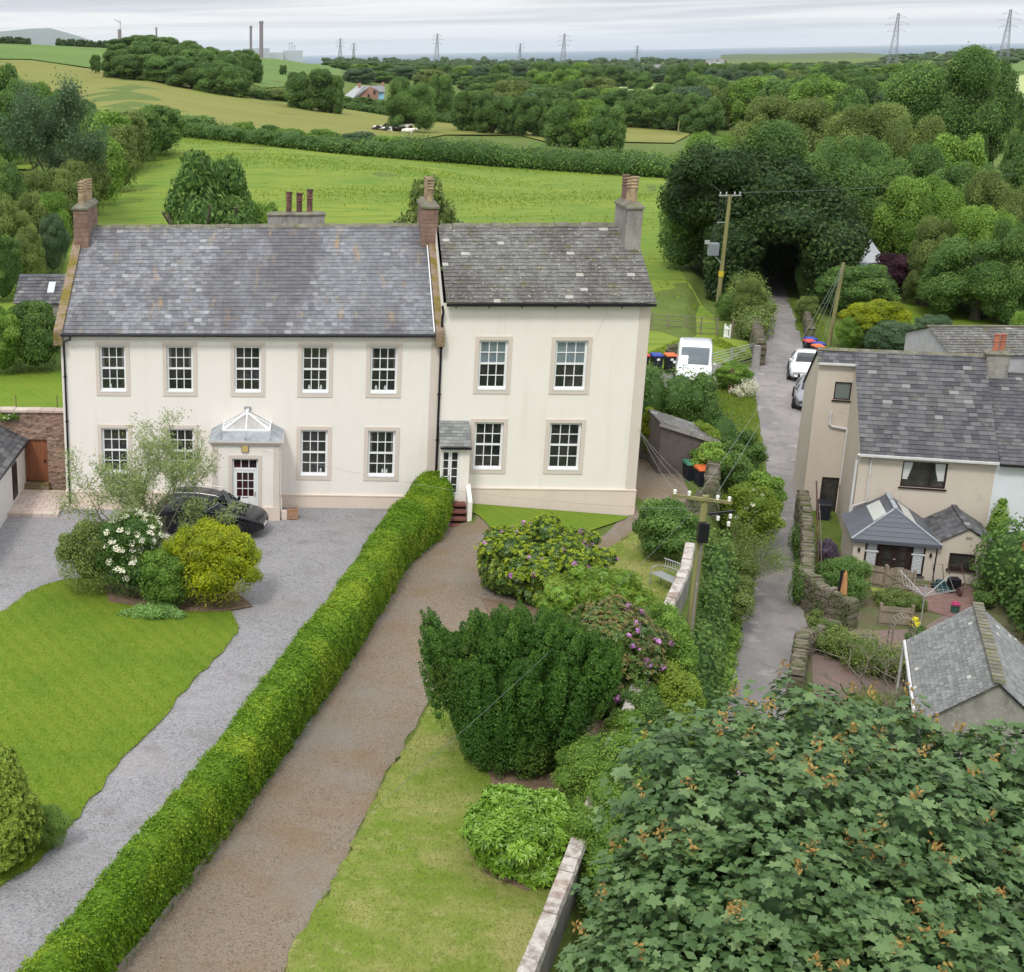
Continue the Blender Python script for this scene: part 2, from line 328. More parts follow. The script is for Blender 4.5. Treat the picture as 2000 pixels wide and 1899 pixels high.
drape('grass_strip',[(918,986),(1227,1011),(1222,1016),(1150,1041),(960,1036),(948,1022),(935,1010),(916,1002)],m_lawn,.06,.5,'short green grass strip under the wing wall')
drape('yard',[(1227,1012),(1240,905),(1262,880),(1300,860),(1345,960),(1340,1000),(1290,1030)],m_brown,.03,3,'gravel yard behind the stone pillar')
drape('lane',[(1180,1850),(1250,1700),(1320,1560)]+curvy([(1360,1480),(1409,1370),(1445,1230),(1464,1090),(1490,985),(1497,930),(1487,850),(1476,790)])+[(1460,740),(1440,738),(1436,722),(1475,715)]+curvy([(1490,690),(1484,640),(1480,610),(1478,560),(1484,500)])+[(1525,500),(1530,560)]+curvy([(1548,612),(1570,680),(1590,760),(1600,860),(1585,960),(1572,1010),(1566,1060),(1562,1130),(1575,1190),(1565,1260),(1548,1350)])+[(1520,1450),(1460,1620),(1380,1850)],m_lane,.03,.8,'narrow worn asphalt lane beside the cottage',rough=.07)
drape('parking',[(1255,740),(1300,716),(1360,712),(1440,716),(1460,735),(1440,756),(1380,760),(1300,758)],m_lane,.04,3,'asphalt parking bay for the van')
drape('meadow',[(-200,640),(60,440),(130,395),(186,335),(250,290),(334,262),(470,276),(640,296),(800,310),(960,322),(1130,334),(1300,344),(1305,420),(1290,480),(1350,560),(1395,620),(1400,665),(1250,700),(800,640),(100,640)],m_field,.06,8,'bright green meadow behind the house',n_it=8)
drape('paddock',[(1250,700),(1402,660),(1460,670),(1470,700),(1440,712),(1340,708),(1255,745)],m_field,.08,4,'small grass paddock inside the field gate')
# fields further out, in bearing column and distance
def rfield(name,pts,mat,off,step,label):
    P=[az_at(u,r)[:2] for u,r in pts]; return drape(name,P,mat,off,step,label,pix=False,n_it=6)
def field_px(name,pts,mat,off,step,label): return drape(name,s_(pts),mat,off,step,label,n_it=6)
field_px('hay_field',[(-60,230),(-60,300),(40,300),(120,260),(200,235),(330,236),(500,258),(700,285),(860,262),(1000,262),(1100,288),(1010,253),(860,232),(640,208),(520,198),(430,180),(330,160),(258,146),(200,138),(130,128),(60,118),(-60,116)],m_hay,.25,30,'olive pasture sloping up behind the meadow hedge')
field_px('hill_field',[(-60,88),(60,88),(150,87),(250,88),(420,100),(470,150),(520,192),(430,178),(330,158),(258,144),(200,136),(130,126),(60,116),(-60,114)],m_far,.3,35,'green hill pasture on the skyline')
field_px('wood_side_field',[(478,112),(520,111),(560,112),(630,116),(650,128),(660,150),(600,170),(500,172),(470,150)],m_far,.4,40,'green field beyond the round wood')
field_px('river_field',[(1196,237),(1345,237),(1330,262),(1300,278),(1200,276)],m_hay,.25,20,'olive field between the woods')
field_px('crop_field',[(1195,169),(1290,167),(1300,178),(1270,186),(1205,186)],m_pale,.3,30,'pale crop field among the trees')
field_px('east_field',[(1895,224),(2010,205),(2010,262),(1900,262)],m_hay,.3,20,'olive field at the edge of the trees')
field_px('east_crop',[(1920,160),(2010,140),(2010,200),(1925,212)],m_pale,.3,30,'pale green sloping crop field')
field_px('east_hill',[(1900,128),(2010,116),(2010,138),(1910,146)],m_far,.4,30,'bright green field on the far slope')
field_px('stubble_field',[(1640,141),(1720,140),(1725,147),(1650,148)],material('stubble',(.42,.27,.12),.95),.4,40,'orange stubble field far away')
field_px('sheep_field',[(-60,215),(20,212),(110,225),(110,290),(60,330),(-60,330)],m_field,.3,20,'grazed slope with white sheep')
drape('back_lawn',[(-20,735),(0,728),(60,722),(122,722),(124,800),(-20,800)],m_lawn,.04,3,'small green lawn behind the garden wall')
# far hills
mb=MB(); hz=[]
prof=[(-500,150),(-200,215),(0,300),(60,330),(100,322),(150,260),(200,150),(290,60),(400,0)]
P=[]
for rr_,k in ((13000,0),(15500,1),(19000,.2)):
    for u,h in prof: 
        p=az_at(u,rr_); P.append((p[0],p[1],-46+(h+46)*k+(8*math.sin(u*.07) if k==1 else 0)))
n=len(prof); mb.add(P,[(i+k*n,i+1+k*n,i+1+(k+1)*n,i+(k+1)*n) for k in (0,1) for i in range(n-1)])
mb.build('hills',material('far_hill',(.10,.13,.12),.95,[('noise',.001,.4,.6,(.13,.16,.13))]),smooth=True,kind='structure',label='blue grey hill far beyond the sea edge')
mb=MB(); P=[]
prof=[(1372,-45),(1392,1.5),(1440,2.5),(1500,0.5),(1560,1),(1640,2),(1700,-3),(1730,-6)]
for rr_,k in ((2700,0),(2950,.8),(3200,1),(3500,.9),(3620,0)):
    for u,h in prof: p=az_at(u/S,rr_); P.append((p[0],p[1],-12+(h+12)*k if k<1 or 1 else h))
n=len(prof); mb.add(P,[(i+k*n,i+1+k*n,i+1+(k+1)*n,i+(k+1)*n) for k in range(4) for i in range(n-1)])
mb.build('headland',material('headland_turf',(.08,.12,.05),.95,[('noise',.006,.45,.6,(.11,.13,.06))]),smooth=True,kind='structure',label='low green headland by the sea')
# ================================================================ BUILDING HELPERS
m_cream=material('cream_render',(.80,.76,.71),.85,[('noise',.7,.4,.7,(.815,.78,.735),.7),('noise',2.2,.5,.75,(.74,.70,.63),.35,(1,1,.25)),('noise',.35,.55,.75,(.70,.65,.57),.25),('noise',1.6,.55,.8,(.60,.56,.48),.35,(1.6,1.6,.12))],[('noise',9,.006),('noise',60,.002)])
m_stone=material('painted_stone_trim',(.64,.57,.51),.85,[('noise',1.5,.4,.7,(.59,.52,.46),.5)],[('noise',30,.002)])
m_plinth=material('painted_plinth',(.70,.60,.52),.88,[('noise',1.2,.4,.7,(.63,.54,.47),.6,(1,1,.5)),('noise',5,.6,.75,(.48,.42,.35),.35)],[('noise',30,.003)])
m_white=material('white_frame',(.82,.83,.84),.4)
m_glass=material('dark_glass',(.018,.022,.022),.04,[('noise',.9,.42,.62,(.05,.05,.045),.8),('noise',2.3,.55,.62,(.10,.08,.07),.35)],spec=.7)
m_glass2=material('grey_glass',(.20,.25,.28),.05,[('noise',1.2,.4,.6,(.13,.17,.19),.7)],spec=.7)
m_black=material('black_iron',(.012,.012,.016),.35)
m_slate=material('blue_slate',(.12,.125,.14),.62,[('tone',0,0,1,(.30,.31,.335),.85),('noise',.55,.45,.6,(.085,.08,.09),.8,(1,.3,.3)),('noise',.3,.5,.6,(.19,.205,.22),.5,(1,.5,.5)),('noise',1.3,.55,.75,(.30,.31,.30),.35),('noise',5,.4,.65,(.07,.07,.08),.5),('noise',2.6,.6,.7,(.20,.15,.08),.5),('noise',1.6,.62,.74,(.34,.22,.09),.65,(1.6,.35,.35)),('tone',0,.95,.96,(.42,.42,.42),.3)],[('noise',14,.006)],spec=.45)
m_slate2=material('mossy_slate',(.13,.13,.125),.75,[('tone',0,0,1,(.25,.25,.235),.8),('noise',.55,.45,.6,(.08,.068,.065),.75,(1,.4,.4)),('noise',1.8,.56,.68,(.13,.12,.045),.75),('noise',5,.70,.74,(.5,.5,.42),.7),('noise',9,.60,.65,(.46,.45,.38),.9),('noise',6,.35,.65,(.05,.045,.045),.45),('tone',0,.94,.95,(.55,.54,.5),.5)],[('noise',14,.008)])
m_slate3=material('dark_slate',(.055,.055,.062),.7,[('tone',0,0,1,(.165,.165,.17),.85),('noise',.6,.45,.65,(.07,.07,.085),.6,(1,.4,.4)),('tone',0,.93,.95,(.25,.245,.235),.7),('noise',8,.72,.74,(.55,.55,.48),.9),('noise',2.2,.58,.7,(.16,.15,.12),.5)],[('noise',14,.006)])
m_slate4=material('green_slate',(.15,.158,.155),.75,[('tone',0,0,1,(.29,.30,.29),.85),('noise',.7,.45,.65,(.16,.16,.165),.5),('tone',0,.93,.95,(.52,.53,.48),.7)],[('noise',14,.006)])
m_ridge=material('ridge_stone',(.13,.12,.10),.9,[('noise',3,.4,.65,(.26,.25,.2),.8),('noise',6,.5,.65,(.12,.13,.04),.8)],[('noise',12,.02)])
m_moss=material('mossy_coping',(.27,.20,.15),.95,[('noise',1.6,.44,.56,(.17,.14,.02),.9),('noise',7,.55,.7,(.10,.10,.02),.8)],[('noise',14,.04)])
m_sand=material('red_sandstone',(.21,.13,.105),.95,[('tone',0,0,1,(.30,.20,.155),.8),('noise',3,.5,.7,(.11,.075,.06),.75),('noise',6,.6,.72,(.42,.35,.3),.5)],[('noise',14,.02)])
m_concrete=material('grey_concrete',(.30,.285,.265),.95,[('noise',1.8,.42,.65,(.17,.155,.15),.85,(1,1,.35)),('noise',6,.55,.7,(.42,.40,.36),.6)],[('noise',12,.02)])
m_pot=material('buff_chimney_pot',(.40,.30,.19),.9,[('noise',3,.42,.6,(.20,.15,.10),.85),('noise',8,.55,.7,(.45,.38,.2),.5)],[('noise',16,.012)])
m_potd=material('sooty_chimney_pot',(.10,.055,.05),.8,[('noise',3,.5,.65,(.28,.13,.09),.7)],[('noise',16,.01)])
m_red_pot=material('red_clay_pot',(.42,.16,.10),.85,[('noise',3,.5,.65,(.30,.11,.08),.7)])
m_lead=material('lead_sheet',(.34,.37,.40),.55,[('noise',2.5,.42,.65,(.20,.22,.24),.8),('noise',7,.6,.7,(.46,.48,.50),.5)],[('noise',6,.01)])
def frame(loc,ang=0):
    "wall frame: local x along wall, y into the wall, z up"
    return Matrix.Translation(Vector([float(a) for a in loc]))@Matrix.Rotation(ang,4,'Z')
def wall_face(mb,x0,x1,z0,z1,holes,y=0,depth=.2):
    "front wall skin with rectangular openings and reveals. holes: (xa,xb,za,zb)"
    xs=sorted({x0,x1,*[h[0] for h in holes],*[h[1] for h in holes]}); zs=sorted({z0,z1,*[h[2] for h in holes],*[h[3] for h in holes]})
    for i in range(len(xs)-1):
        for k in range(len(zs)-1):
            cx,cz=(xs[i]+xs[i+1])/2,(zs[k]+zs[k+1])/2
            if any(a<cx<b and c<cz<d for a,b,c,d in holes): continue
            mb.quad((xs[i],y,zs[k]),(xs[i+1],y,zs[k]),(xs[i+1],y,zs[k+1]),(xs[i],y,zs[k+1]))
    for a,b,c,d in holes:
        e=y+depth
        mb.quad((a,y,c),(a,y,d),(a,e,d),(a,e,c)); mb.quad((b,y,d),(b,y,c),(b,e,c),(b,e,d))
        mb.quad((a,y,d),(b,y,d),(b,e,d),(a,e,d)); mb.quad((b,y,c),(a,y,c),(a,e,c),(b,e,c))
def slates(mb,o,u,v,w,l,sw=.32,sl=.26,clip=None,rnd=None,th=.014,lift=.02):
    "rows of overlapping slates on plane o + a*u + b*v (v runs up the slope)"
    r=rnd or random.Random(3); o=np.array(o,float); u=np.array(u,float); u/=np.linalg.norm(u); v=np.array(v,float); v/=np.linalg.norm(v); n=np.cross(u,v)
    if n[2]<0: n=-n
    rows=max(1,int(round(l/sl))); sl=l/rows
    mb.quad(*[tuple(p) for p in (o,o+u*w,o+u*w+v*l,o+v*l)]) if clip is None else None
    for i in range(rows):
        a=-(i%2)*sw/2-r.random()*.02
        while a<w:
            ww=sw*(1+r.uniform(-.18,.18)); a0,a1=max(a,0),min(a+ww-.011,w)
            if a1-a0>.03:
                b0=i*sl-(.012*r.random()); b1=min(b0+sl*1.18,l); h0=lift+r.uniform(0,.008); h1=.004+r.uniform(0,.003)
                if clip is None or clip((a0+a1)/2,(b0+b1)/2):
                    q=[o+u*a0+v*b0+n*h0,o+u*a1+v*b0+n*(h0+r.uniform(-.004,.004)),o+u*a1+v*b1+n*h1,o+u*a0+v*b1+n*h1]
                    q2=[q[0]-n*th,q[1]-n*th]; t=r.random()*.93+.001
                    if r.random()<.012: t=.97
                    mb.add([tuple(x) for x in q+q2],[(0,1,2,3),(4,5,1,0)],[t,t])
            a+=ww
def sash(root,M,x0,x1,z0,z1,name='window',surround=.145,lower_open=False,label=None,mid=.5,glass=None,deep_sill=True,top_glass=None,cols=3):
    "sash window: part 'window' (box frame and bars) with pane, surround and sill as sub-parts"
    mb=MB(); mb.M=M; y=.10
    f=.088; zs=z0+.12
    mb.box(x0,x0+f,y,y+.07,z0,z1); mb.box(x1-f,x1,y,y+.07,z0,z1); mb.box(x0+f,x1-f,y,y+.07,z1-f,z1); mb.box(x0+f,x1-f,y,y+.07,z0,zs)
    zm=zs+(z1-f-zs)*mid; mb.box(x0+f,x1-f,y-.012,y+.05,zm-.04,zm+.03)
    for (a,b,yy) in ((zs,zm-.04,y+.02),(zm+.03,z1-f,y+.005)):
        for k in range(1,cols): 
            c=x0+f+(x1-x0-2*f)*k/cols; mb.box(c-.016,c+.016,yy,yy+.03,a,b)
        mb.box(x0+f,x1-f,yy+.002,yy+.028,(a+b)/2-.016,(a+b)/2+.016)
    w=mb.build(name,m_white,root,label=label)
    mb=MB(); mb.M=M; mb.quad((x0+f-.01,y+.045,z0+.05),(x1-f+.01,y+.045,z0+.05),(x1-f+.01,y+.045,zm),(x0+f-.01,y+.045,zm)); mb.slot=1 if top_glass else 0; mb.quad((x0+f-.01,y+.04,zm),(x1-f+.01,y+.04,zm),(x1-f+.01,y+.04,z1-.03),(x0+f-.01,y+.04,z1-.03))
    mb.build('pane',[glass or m_glass,top_glass] if top_glass else (glass or m_glass),w)
    if surround:
        s=surround; mb=MB(); mb.M=M
        mb.box(x0-s,x0,-.03,.03,z0-s,z1+s); mb.box(x1,x1+s,-.03,.03,z0-s,z1+s); mb.box(x0,x1,-.03,.03,z1,z1+s); mb.box(x0,x1,-.03,.03,z0-s,z0)
        mb.build('surround',m_stone,w)
    if deep_sill:
        mb=MB(); mb.M=M; mb.box(x0+.01,x1-.01,-.045,.12,z0+.002,z0+.055); mb.build('sill',m_white,w)
    return w
def pot(mb,c,h,r,rings=3):
    pr=[(r*.95,0),(r*.82,h*.08),(r*.78,h*.55)]
    for k in range(rings):
        z=h*(.58+.12*k); pr+=[(r*.8,z),(r*.98,z+h*.025),(r*.98,z+h*.05),(r*.8,z+h*.075)]
    pr+=[(r*.85,h*.93),(r,h*.96),(r,h),(r*.6,h),(r*.6,h*.9)]
    mb.lathe(pr,c,12)
def chimney(root,x0,x1,y0,y1,z0,z1,mat,pots,potmat,courses=True,cap_h=.12,name='chimney',M=None,potr=.16,rings=3,label=None):
    mb=MB(); mb.M=M; r=random.Random(int(x0*100))
    if courses:
        mb.box(x0+.01,x1-.01,y0+.01,y1-.01,z0,z1); z=z0
        while z<z1-.02:
            h=min(.17*r.uniform(.85,1.2),z1-z)
            for (a0,a1,b0,b1,ax) in ((x0,x1,y0,y0+.02,0),(x0,x1,y1-.02,y1,0),(x0,x0+.02,y0,y1,1),(x1-.02,x1,y0,y1,1)):
                p=(a0 if ax==0 else b0); e=(a1 if ax==0 else b1); 
                while p<e-.01:
                    q=min(e,p+r.uniform(.18,.36)); q=e if e-q<.08 else q; mb.tone=r.random(); g=.007
                    if ax==0: mb.box(p+g,q-g,b0-.004*mb.tone,b1+.004*mb.tone,z+g,z+h-g)
                    else: mb.box(a0-.004*mb.tone,a1+.004*mb.tone,p+g,q-g,z+g,z+h-g)
                    p=q
            z+=h
    else: mb.box(x0,x1,y0,y1,z0,z1)
    ch=mb.build(name,mat,root,label=label)
    mb=MB(); mb.M=M; mb.box(x0-.06,x1+.06,y0-.06,y1+.06,z1,z1+cap_h*.6); mb.hexa([(x0-.05,y0-.05,z1+cap_h*.6),(x1+.05,y0-.05,z1+cap_h*.6),(x1+.05,y1+.05,z1+cap_h*.6),(x0-.05,y1+.05,z1+cap_h*.6),(x0+.1,y0+.1,z1+cap_h*1.9),(x1-.1,y0+.1,z1+cap_h*1.9),(x1-.1,y1-.1,z1+cap_h*1.9),(x0+.1,y1-.1,z1+cap_h*1.9)]); mb.build('cap',m_ridge,ch)
    for p in pots:
        mb=MB(); mb.M=M; pot(mb,(p[0],p[1],z1+cap_h*1.2),p[2],potr,rings); mb.build('chimney_pot',potmat if len(p)<4 else p[3],ch,smooth=False)
    return ch
def gutter(mb,a,b,r=.06): mb.tube([a,b],r,8)
# ================================================================ MAIN HOUSE (five bays)
H=thing('country_house','long cream five-bay house with blue slate roof and glazed porch','house',(7.2,3,0))
Mi=None
WX5=[2.0,4.62,7.24,9.82,12.42]; up=[(c-.52,c+.52,4.62,6.45) for c in WX5]; lo=[(c-.53,c+.53,1.29,3.16) for k,c in enumerate(WX5) if k!=2]
mb=MB(); wall_face(mb,-.02,14.52,-.3,6.98,up+lo)
for x in (-.02,14.5): mb.quad((x,0,-.3),(x,12,-.3),(x,12,6.9),(x,6,10.3),(x,0,6.9))
mb.quad((-.02,12,-.3),(14.5,12,-.3),(14.5,12,7),(-.02,12,7)); mb.build('wall',m_cream,H)
mb=MB(); mb.box(-.06,6.0,-.07,.0,-.3,.5); mb.box(-.07,6.0,-.09,0,.5,.54); mb.box(-.08,-.02,0,11,-.3,.5); mb.build('plinth',m_plinth,H)
mb=MB(); mb.box(8.55,14.5,-.07,.0,-.3,.5); mb.box(8.55,14.5,-.09,0,.5,.54); mb.build('plinth',m_plinth,H)
mb=MB(); mb.box(14.17,14.52,-.035,0,.54,6.98); mb.build('quoin',m_stone,H,label='beige corner strip beside the downpipe')
ups=[sash(H,Mi,a,b,c,d) for k,(a,b,c,d) in enumerate(up)]
lows=[sash(H,Mi,a,b,c,d) for k,(a,b,c,d) in enumerate(lo)]
rr0=random.Random(5)
m_curt=material('grey_curtain',(.17,.16,.165),.9,[('wave',9,.2,.8,(.10,.095,.10),.7,(1,.1,.1))]); m_sill=material('sill_ornament',(.45,.50,.52),.5)
for wnd,(a,b,c,d),ww_ in ((ups[0],up[0],.1),(ups[1],up[1],.1),(ups[4],up[4],.07),(lows[3],lo[3],.09)):
    for x0,x1 in ((a+.08,a+.08+ww_),(b-.08-ww_,b-.08)): mb=MB(); mb.quad((x0,.137,c+.9),(x1,.137,c+.9),(x1,.137,d-.08),(x0,.137,d-.08)); mb.build('curtain',m_curt,wnd)
for wnd,(a,b,c,d),xs_ in ((ups[3],up[3],(.3,.75)),(ups[4],up[4],(.25,.6)),(ups[0],up[0],(.4,)),(lows[3],lo[3],(.6,.75)),(lows[2],lo[2],(.8,))):
    for x in xs_: mb=MB(); mb.lathe([(.03,0),(.055,.05),(.05,.12),(.02,.2)],(a+x,.155,c+.1),8); mb.build('ornament',m_sill,wnd)
ye,ze,yr,zr_=-.28,6.98,6.0,10.32
mb=MB(); sl=math.hypot(yr-ye,zr_-ze); slates(mb,(.12,ye,ze),(1,0,0),(0,yr-ye,zr_-ze),14.2,sl,rnd=rr0,sw=.26,sl=.235)
mb.quad((.1,yr,zr_),(14.35,yr,zr_),(14.35,12.3,6.9),(.1,12.3,6.9)); rf=mb.build('roof',m_slate,H)
mb=MB(); 
x=.15
while x<13.95:
    e=min(x+.55,14.0); mb.extr([(0,0)],0,0) if 0 else None
    dz=.012*math.sin(x*7); mb.add([(x,yr-.17,zr_-.05+dz),(e-.015,yr-.17,zr_-.05+dz),(e-.015,yr,zr_+.07+dz),(x,yr,zr_+.07+dz),(x,yr+.17,zr_-.05+dz),(e-.015,yr+.17,zr_-.05+dz),(x,yr-.17,zr_-.12),(e-.015,yr-.17,zr_-.12)],[(0,1,2,3),(3,2,5,4),(6,7,1,0)]); x=e
mb.build('ridge',m_ridge,rf)
# lichen patch stays in the slate material; gable copings carry moss
for nm,xa,xb in (('left',-.22,.12),('right',14.3,14.62)):
    mb=MB(); n=22
    for i in range(n):
        t0,t1=i/n,(i+.96)/n; y0=ye-.02+(yr-ye)*t0; y1=ye-.02+(yr-ye)*t1; z0=ze+.02+(zr_-ze)*t0; z1=ze+.02+(zr_-ze)*t1; j=rr0.uniform(-.012,.012)
        mb.hexa([(xa+j,y0,z0-.25),(xb+j,y0,z0-.25),(xb+j,y1,z1-.25),(xa+j,y1,z1-.25),(xa+j,y0,z0+.12),(xb+j,y0,z0+.12),(xb+j,y1,z1+.12),(xa+j,y1,z1+.12)])
    mb.box(xa,xb,ye-.12,ye+.15,ze-.45,ze+.08)
    mb.hexa([(xa,yr,zr_-.2),(xb,yr,zr_-.2),(xb,12,6.8),(xa,12,6.8),(xa,yr,zr_+.1),(xb,yr,zr_+.1),(xb,12,7.0),(xa,12,7.0)])
    mb.build('gable_coping',m_moss,H)
mb=MB(); mb.bar((14.24,ye,ze+.08),(14.24,4.6,zr_-.66),.035,.05); mb.build('flashing',m_white,H)
mb=MB(); gutter(mb,(.05,-.36,6.93),(14.25,-.36,6.93),.062)
for x in np.arange(.6,14.2,1.25): mb.box(x-.015,x+.015,-.32,0,6.84,6.88)
mb.build('gutter',m_black,H)
mb=MB(); mb.tube([(.42,-.34,6.9),(.42,-.3,6.75),(.12,-.07,6.6),(.12,-.07,.6),(.13,-.13,.5),(.13,-.13,.02)],.042,8)
for z in (5.2,3.4,1.6): mb.box(.06,.18,-.1,-.02,z,z+.05)
mb.build('downpipe',m_black,H,label='black downpipe at the left corner')
mb=MB(); mb.tube([(14.5,-.3,8.05),(14.55,-.2,7.8),(14.53,-.09,7.5),(14.53,-.09,.3)],.045,8)
for z in (6.4,4.6,2.8): mb.box(14.46,14.6,-.1,-.01,z,z+.05)
mb.build('downpipe',m_black,H,label='black downpipe where the two houses meet')
chimney(H,-.13,.46,4.6,7.3,9.35,11.16,m_sand,[(.17,4.95,.95),(.17,5.65,.95),(.17,6.4,.95),(.17,7.0,.9)],m_pot)
chimney(H,14.0,14.63,4.6,7.2,9.3,11.12,m_sand,[(14.3,4.95,.98),(14.3,5.7,.98),(14.3,6.5,.95)],m_pot)
chimney(H,7.7,10.15,8.6,9.3,8.2,10.45,m_concrete,[(8.6,8.95,.9),(9.05,8.95,.85),(9.5,8.95,1.0)],m_potd,courses=False,cap_h=.06,potr=.15,rings=2)
mb=MB(); mb.tube([(14.3,5.3,12.3),(14.26,5.35,12.38),(14.2,5.3,12.42)],.06,6); 
mb=None
# porch
P_=MB(); px0,px1,py=5.98,8.5,-1.7
wall_face(P_,px0,px1,0-.1,3.12,[(6.72,7.72,.0,2.46)],y=py); P_.quad((px0,py,-.1),(px0,0,-.1),(px0,0,3.12),(px0,py,3.12)); P_.quad((px1,0,-.1),(px1,py,-.1),(px1,py,3.12),(px1,0,3.12)); P_.quad((px0,py,3.1),(px1,py,3.1),(px1,0,3.1),(px0,0,3.1)); porch=P_.build('porch',m_cream,H)
def sub(f,name,mat,par=porch,**k):
    m=MB(); f(m); return m.build(name,mat,par,**k)
sub(lambda m:m.box(px0-.05,6.55,py-.06,py,-.1,.54),'plinth',m_plinth); sub(lambda m:(m.box(7.9,px1+.05,py-.06,py,-.1,.54),m.box(px1,px1+.05,py-.003,0,-.1,.54)),'plinth',m_plinth)
for a,b in ((px0-.02,px0+.2),(px1-.2,px1+.02)): sub(lambda m:[m.box(a,b,py-.022,py,.56+k*.3025,.56+k*.3025+.3026) for k in range(8)],'quoin',m_stone)
sub(lambda m:(m.box(6.59,6.72,py-.03,py+.05,0,2.6),m.box(7.72,7.85,py-.03,py+.05,0,2.6),m.box(6.72,7.72,py-.03,py+.05,2.46,2.6)),'door_surround',m_stone)
def corn(m):
    m.box(px0-.06,px1+.06,py-.06,0,2.98,3.06); m.box(px0-.13,px1+.13,py-.13,0,3.06,3.12); m.box(px0-.17,px1+.17,py-.17,0,3.12,3.17)
sub(corn,'cornice',m_stone)
def leadr(m):
    a=[(px0-.15,py-.15,3.175),(px1+.15,py-.15,3.175),(px1+.15,-.0,3.175),(px0-.15,0,3.175)]; b=[(px0+.32,py+.35,3.42),(px1-.32,py+.35,3.42),(px1-.32,0,3.42),(px0+.32,0,3.42)]
    m.hexa(a+b)
    for x in (px0+.32,px1-.32,7.24): m.bar((x,py-.1,3.24),(x,py+.35,3.44),.03,.03)
sub(leadr,'lead_roof',m_lead)
# glazed lantern
A0,A1,B1,zb,za=px0+.36,px1-.36,py+.4,3.44,3.95; ap=(7.24,-.55,za); wl=(A0,-.02,zb);wr=(A1,-.02,zb)
sub(lambda m:(m.quad((A0,B1,zb),(A1,B1,zb),ap),m.quad((A1,B1,zb),(A1,0,zb),(7.24,0,za),ap),m.quad((A0,0,zb),(A0,B1,zb),ap,(7.24,0,za)),m.quad((A0,B1,zb-.05),(A1,B1,zb-.05),(A1,0,zb-.05),(A0,0,zb-.05))),'lantern_glass',material('lantern_glass',(.36,.35,.33),.12,[('noise',2.5,.4,.65,(.5,.49,.46),.7)],spec=.6))
def bars(m):
    e=.03
    m.bar((A0,B1,zb+.02),(A1,B1,zb+.02),.06,.07); m.bar((A0,B1,zb+.02),(A0,0,zb+.02),.05,.06); m.bar((A1,B1,zb+.02),(A1,0,zb+.02),.05,.06)
    for p in ((A0,B1,zb+.02),(A1,B1,zb+.02)): m.bar(p,(ap[0],ap[1],ap[2]+.03),.085,.05)
    m.bar((7.24,B1,zb+.02),(ap[0],ap[1],ap[2]+.03),.05,.05); m.bar((ap[0],ap[1],za+.04),(7.24,0,za+.04),.12,.06)
    for x,s in ((A0,1),(A1,-1)):
        for y in (-.95,-.5,-.05):
            tt=min(1,(y-B1)/(ap[1]-B1)); q=(ap[0]+(x-ap[0])*0*(1-tt),y,za+.03) if y>=ap[1] else (x+(ap[0]-x)*tt,y,zb+(za-zb)*tt+.03)
            m.bar((x,y,zb+.03),q,.04,.04)
    m.lathe([(.05,-.02),(.07,.03),(.03,.1)],(7.24,ap[1],za+.04),8)
sub(bars,'lantern_bars',m_white)
sub(lambda m:m.box(7.12,7.36,-.12,-.0,za+.04,za+.13),'lead_cap',m_lead)
def dr(m):
    y=py+.1
    m.box(6.72,6.79,y,y+.06,.0,2.46); m.box(7.65,7.72,y,y+.06,.0,2.46); m.box(6.79,7.65,y,y+.06,2.38,2.46); m.box(6.79,7.65,y-.01,y+.06,1.98,2.06)
    for x in (7.06,7.36): m.box(x-.013,x+.013,y+.01,y+.05,2.06,2.38)
sub(dr,'door_frame',m_white)
def dl(m):
    y=py+.11
    m.box(6.79,6.9,y,y+.05,.02,1.98); m.box(7.54,7.65,y,y+.05,.02,1.98); m.box(6.9,7.54,y,y+.05,1.87,1.98); m.box(6.9,7.54,y,y+.05,.02,.92)
    for x in (7.11,7.33): m.box(x-.012,x+.012,y+.01,y+.04,.92,1.87)
    for z in (1.23,1.55): m.box(6.9,7.54,y+.012,y+.038,z-.012,z+.012)
    m.box(6.98,7.46,y-.01,y,.15,.78)
dd=sub(dl,'door',m_white)
m=MB(); m.quad((6.78,py+.15,.9),(7.66,py+.15,.9),(7.66,py+.15,2.42),(6.78,py+.15,2.42)); m.build('pane',material('door_glass',(.05,.012,.018),.06,[('noise',1.5,.4,.6,(.015,.012,.015),.8)],spec=.6),porch)
m=MB(); m.box(7.57,7.61,py+.07,py+.11,.95,1.12); m.box(7.1,7.34,py+.095,py+.11,.86,.9); m.build('handle',m_lead,porch)
m=MB(); m.box(7.09,7.36,py-.05,py-.002,2.73,3.0); m.build('lamp_frame',m_potd,porch)
m=MB(); m.box(7.11,7.34,py-.09,py-.05,2.75,2.98); m.build('lamp',material('yellow_lamp',(.55,.43,.17),.5),porch)
m=MB(); m.tube([(8.56,-1.6,3.1),(8.56,-1.6,1.0),(8.6,-1.55,.85),(8.6,-1.55,.05)],.03,6); m.build('waste_pipe',m_cream,porch)
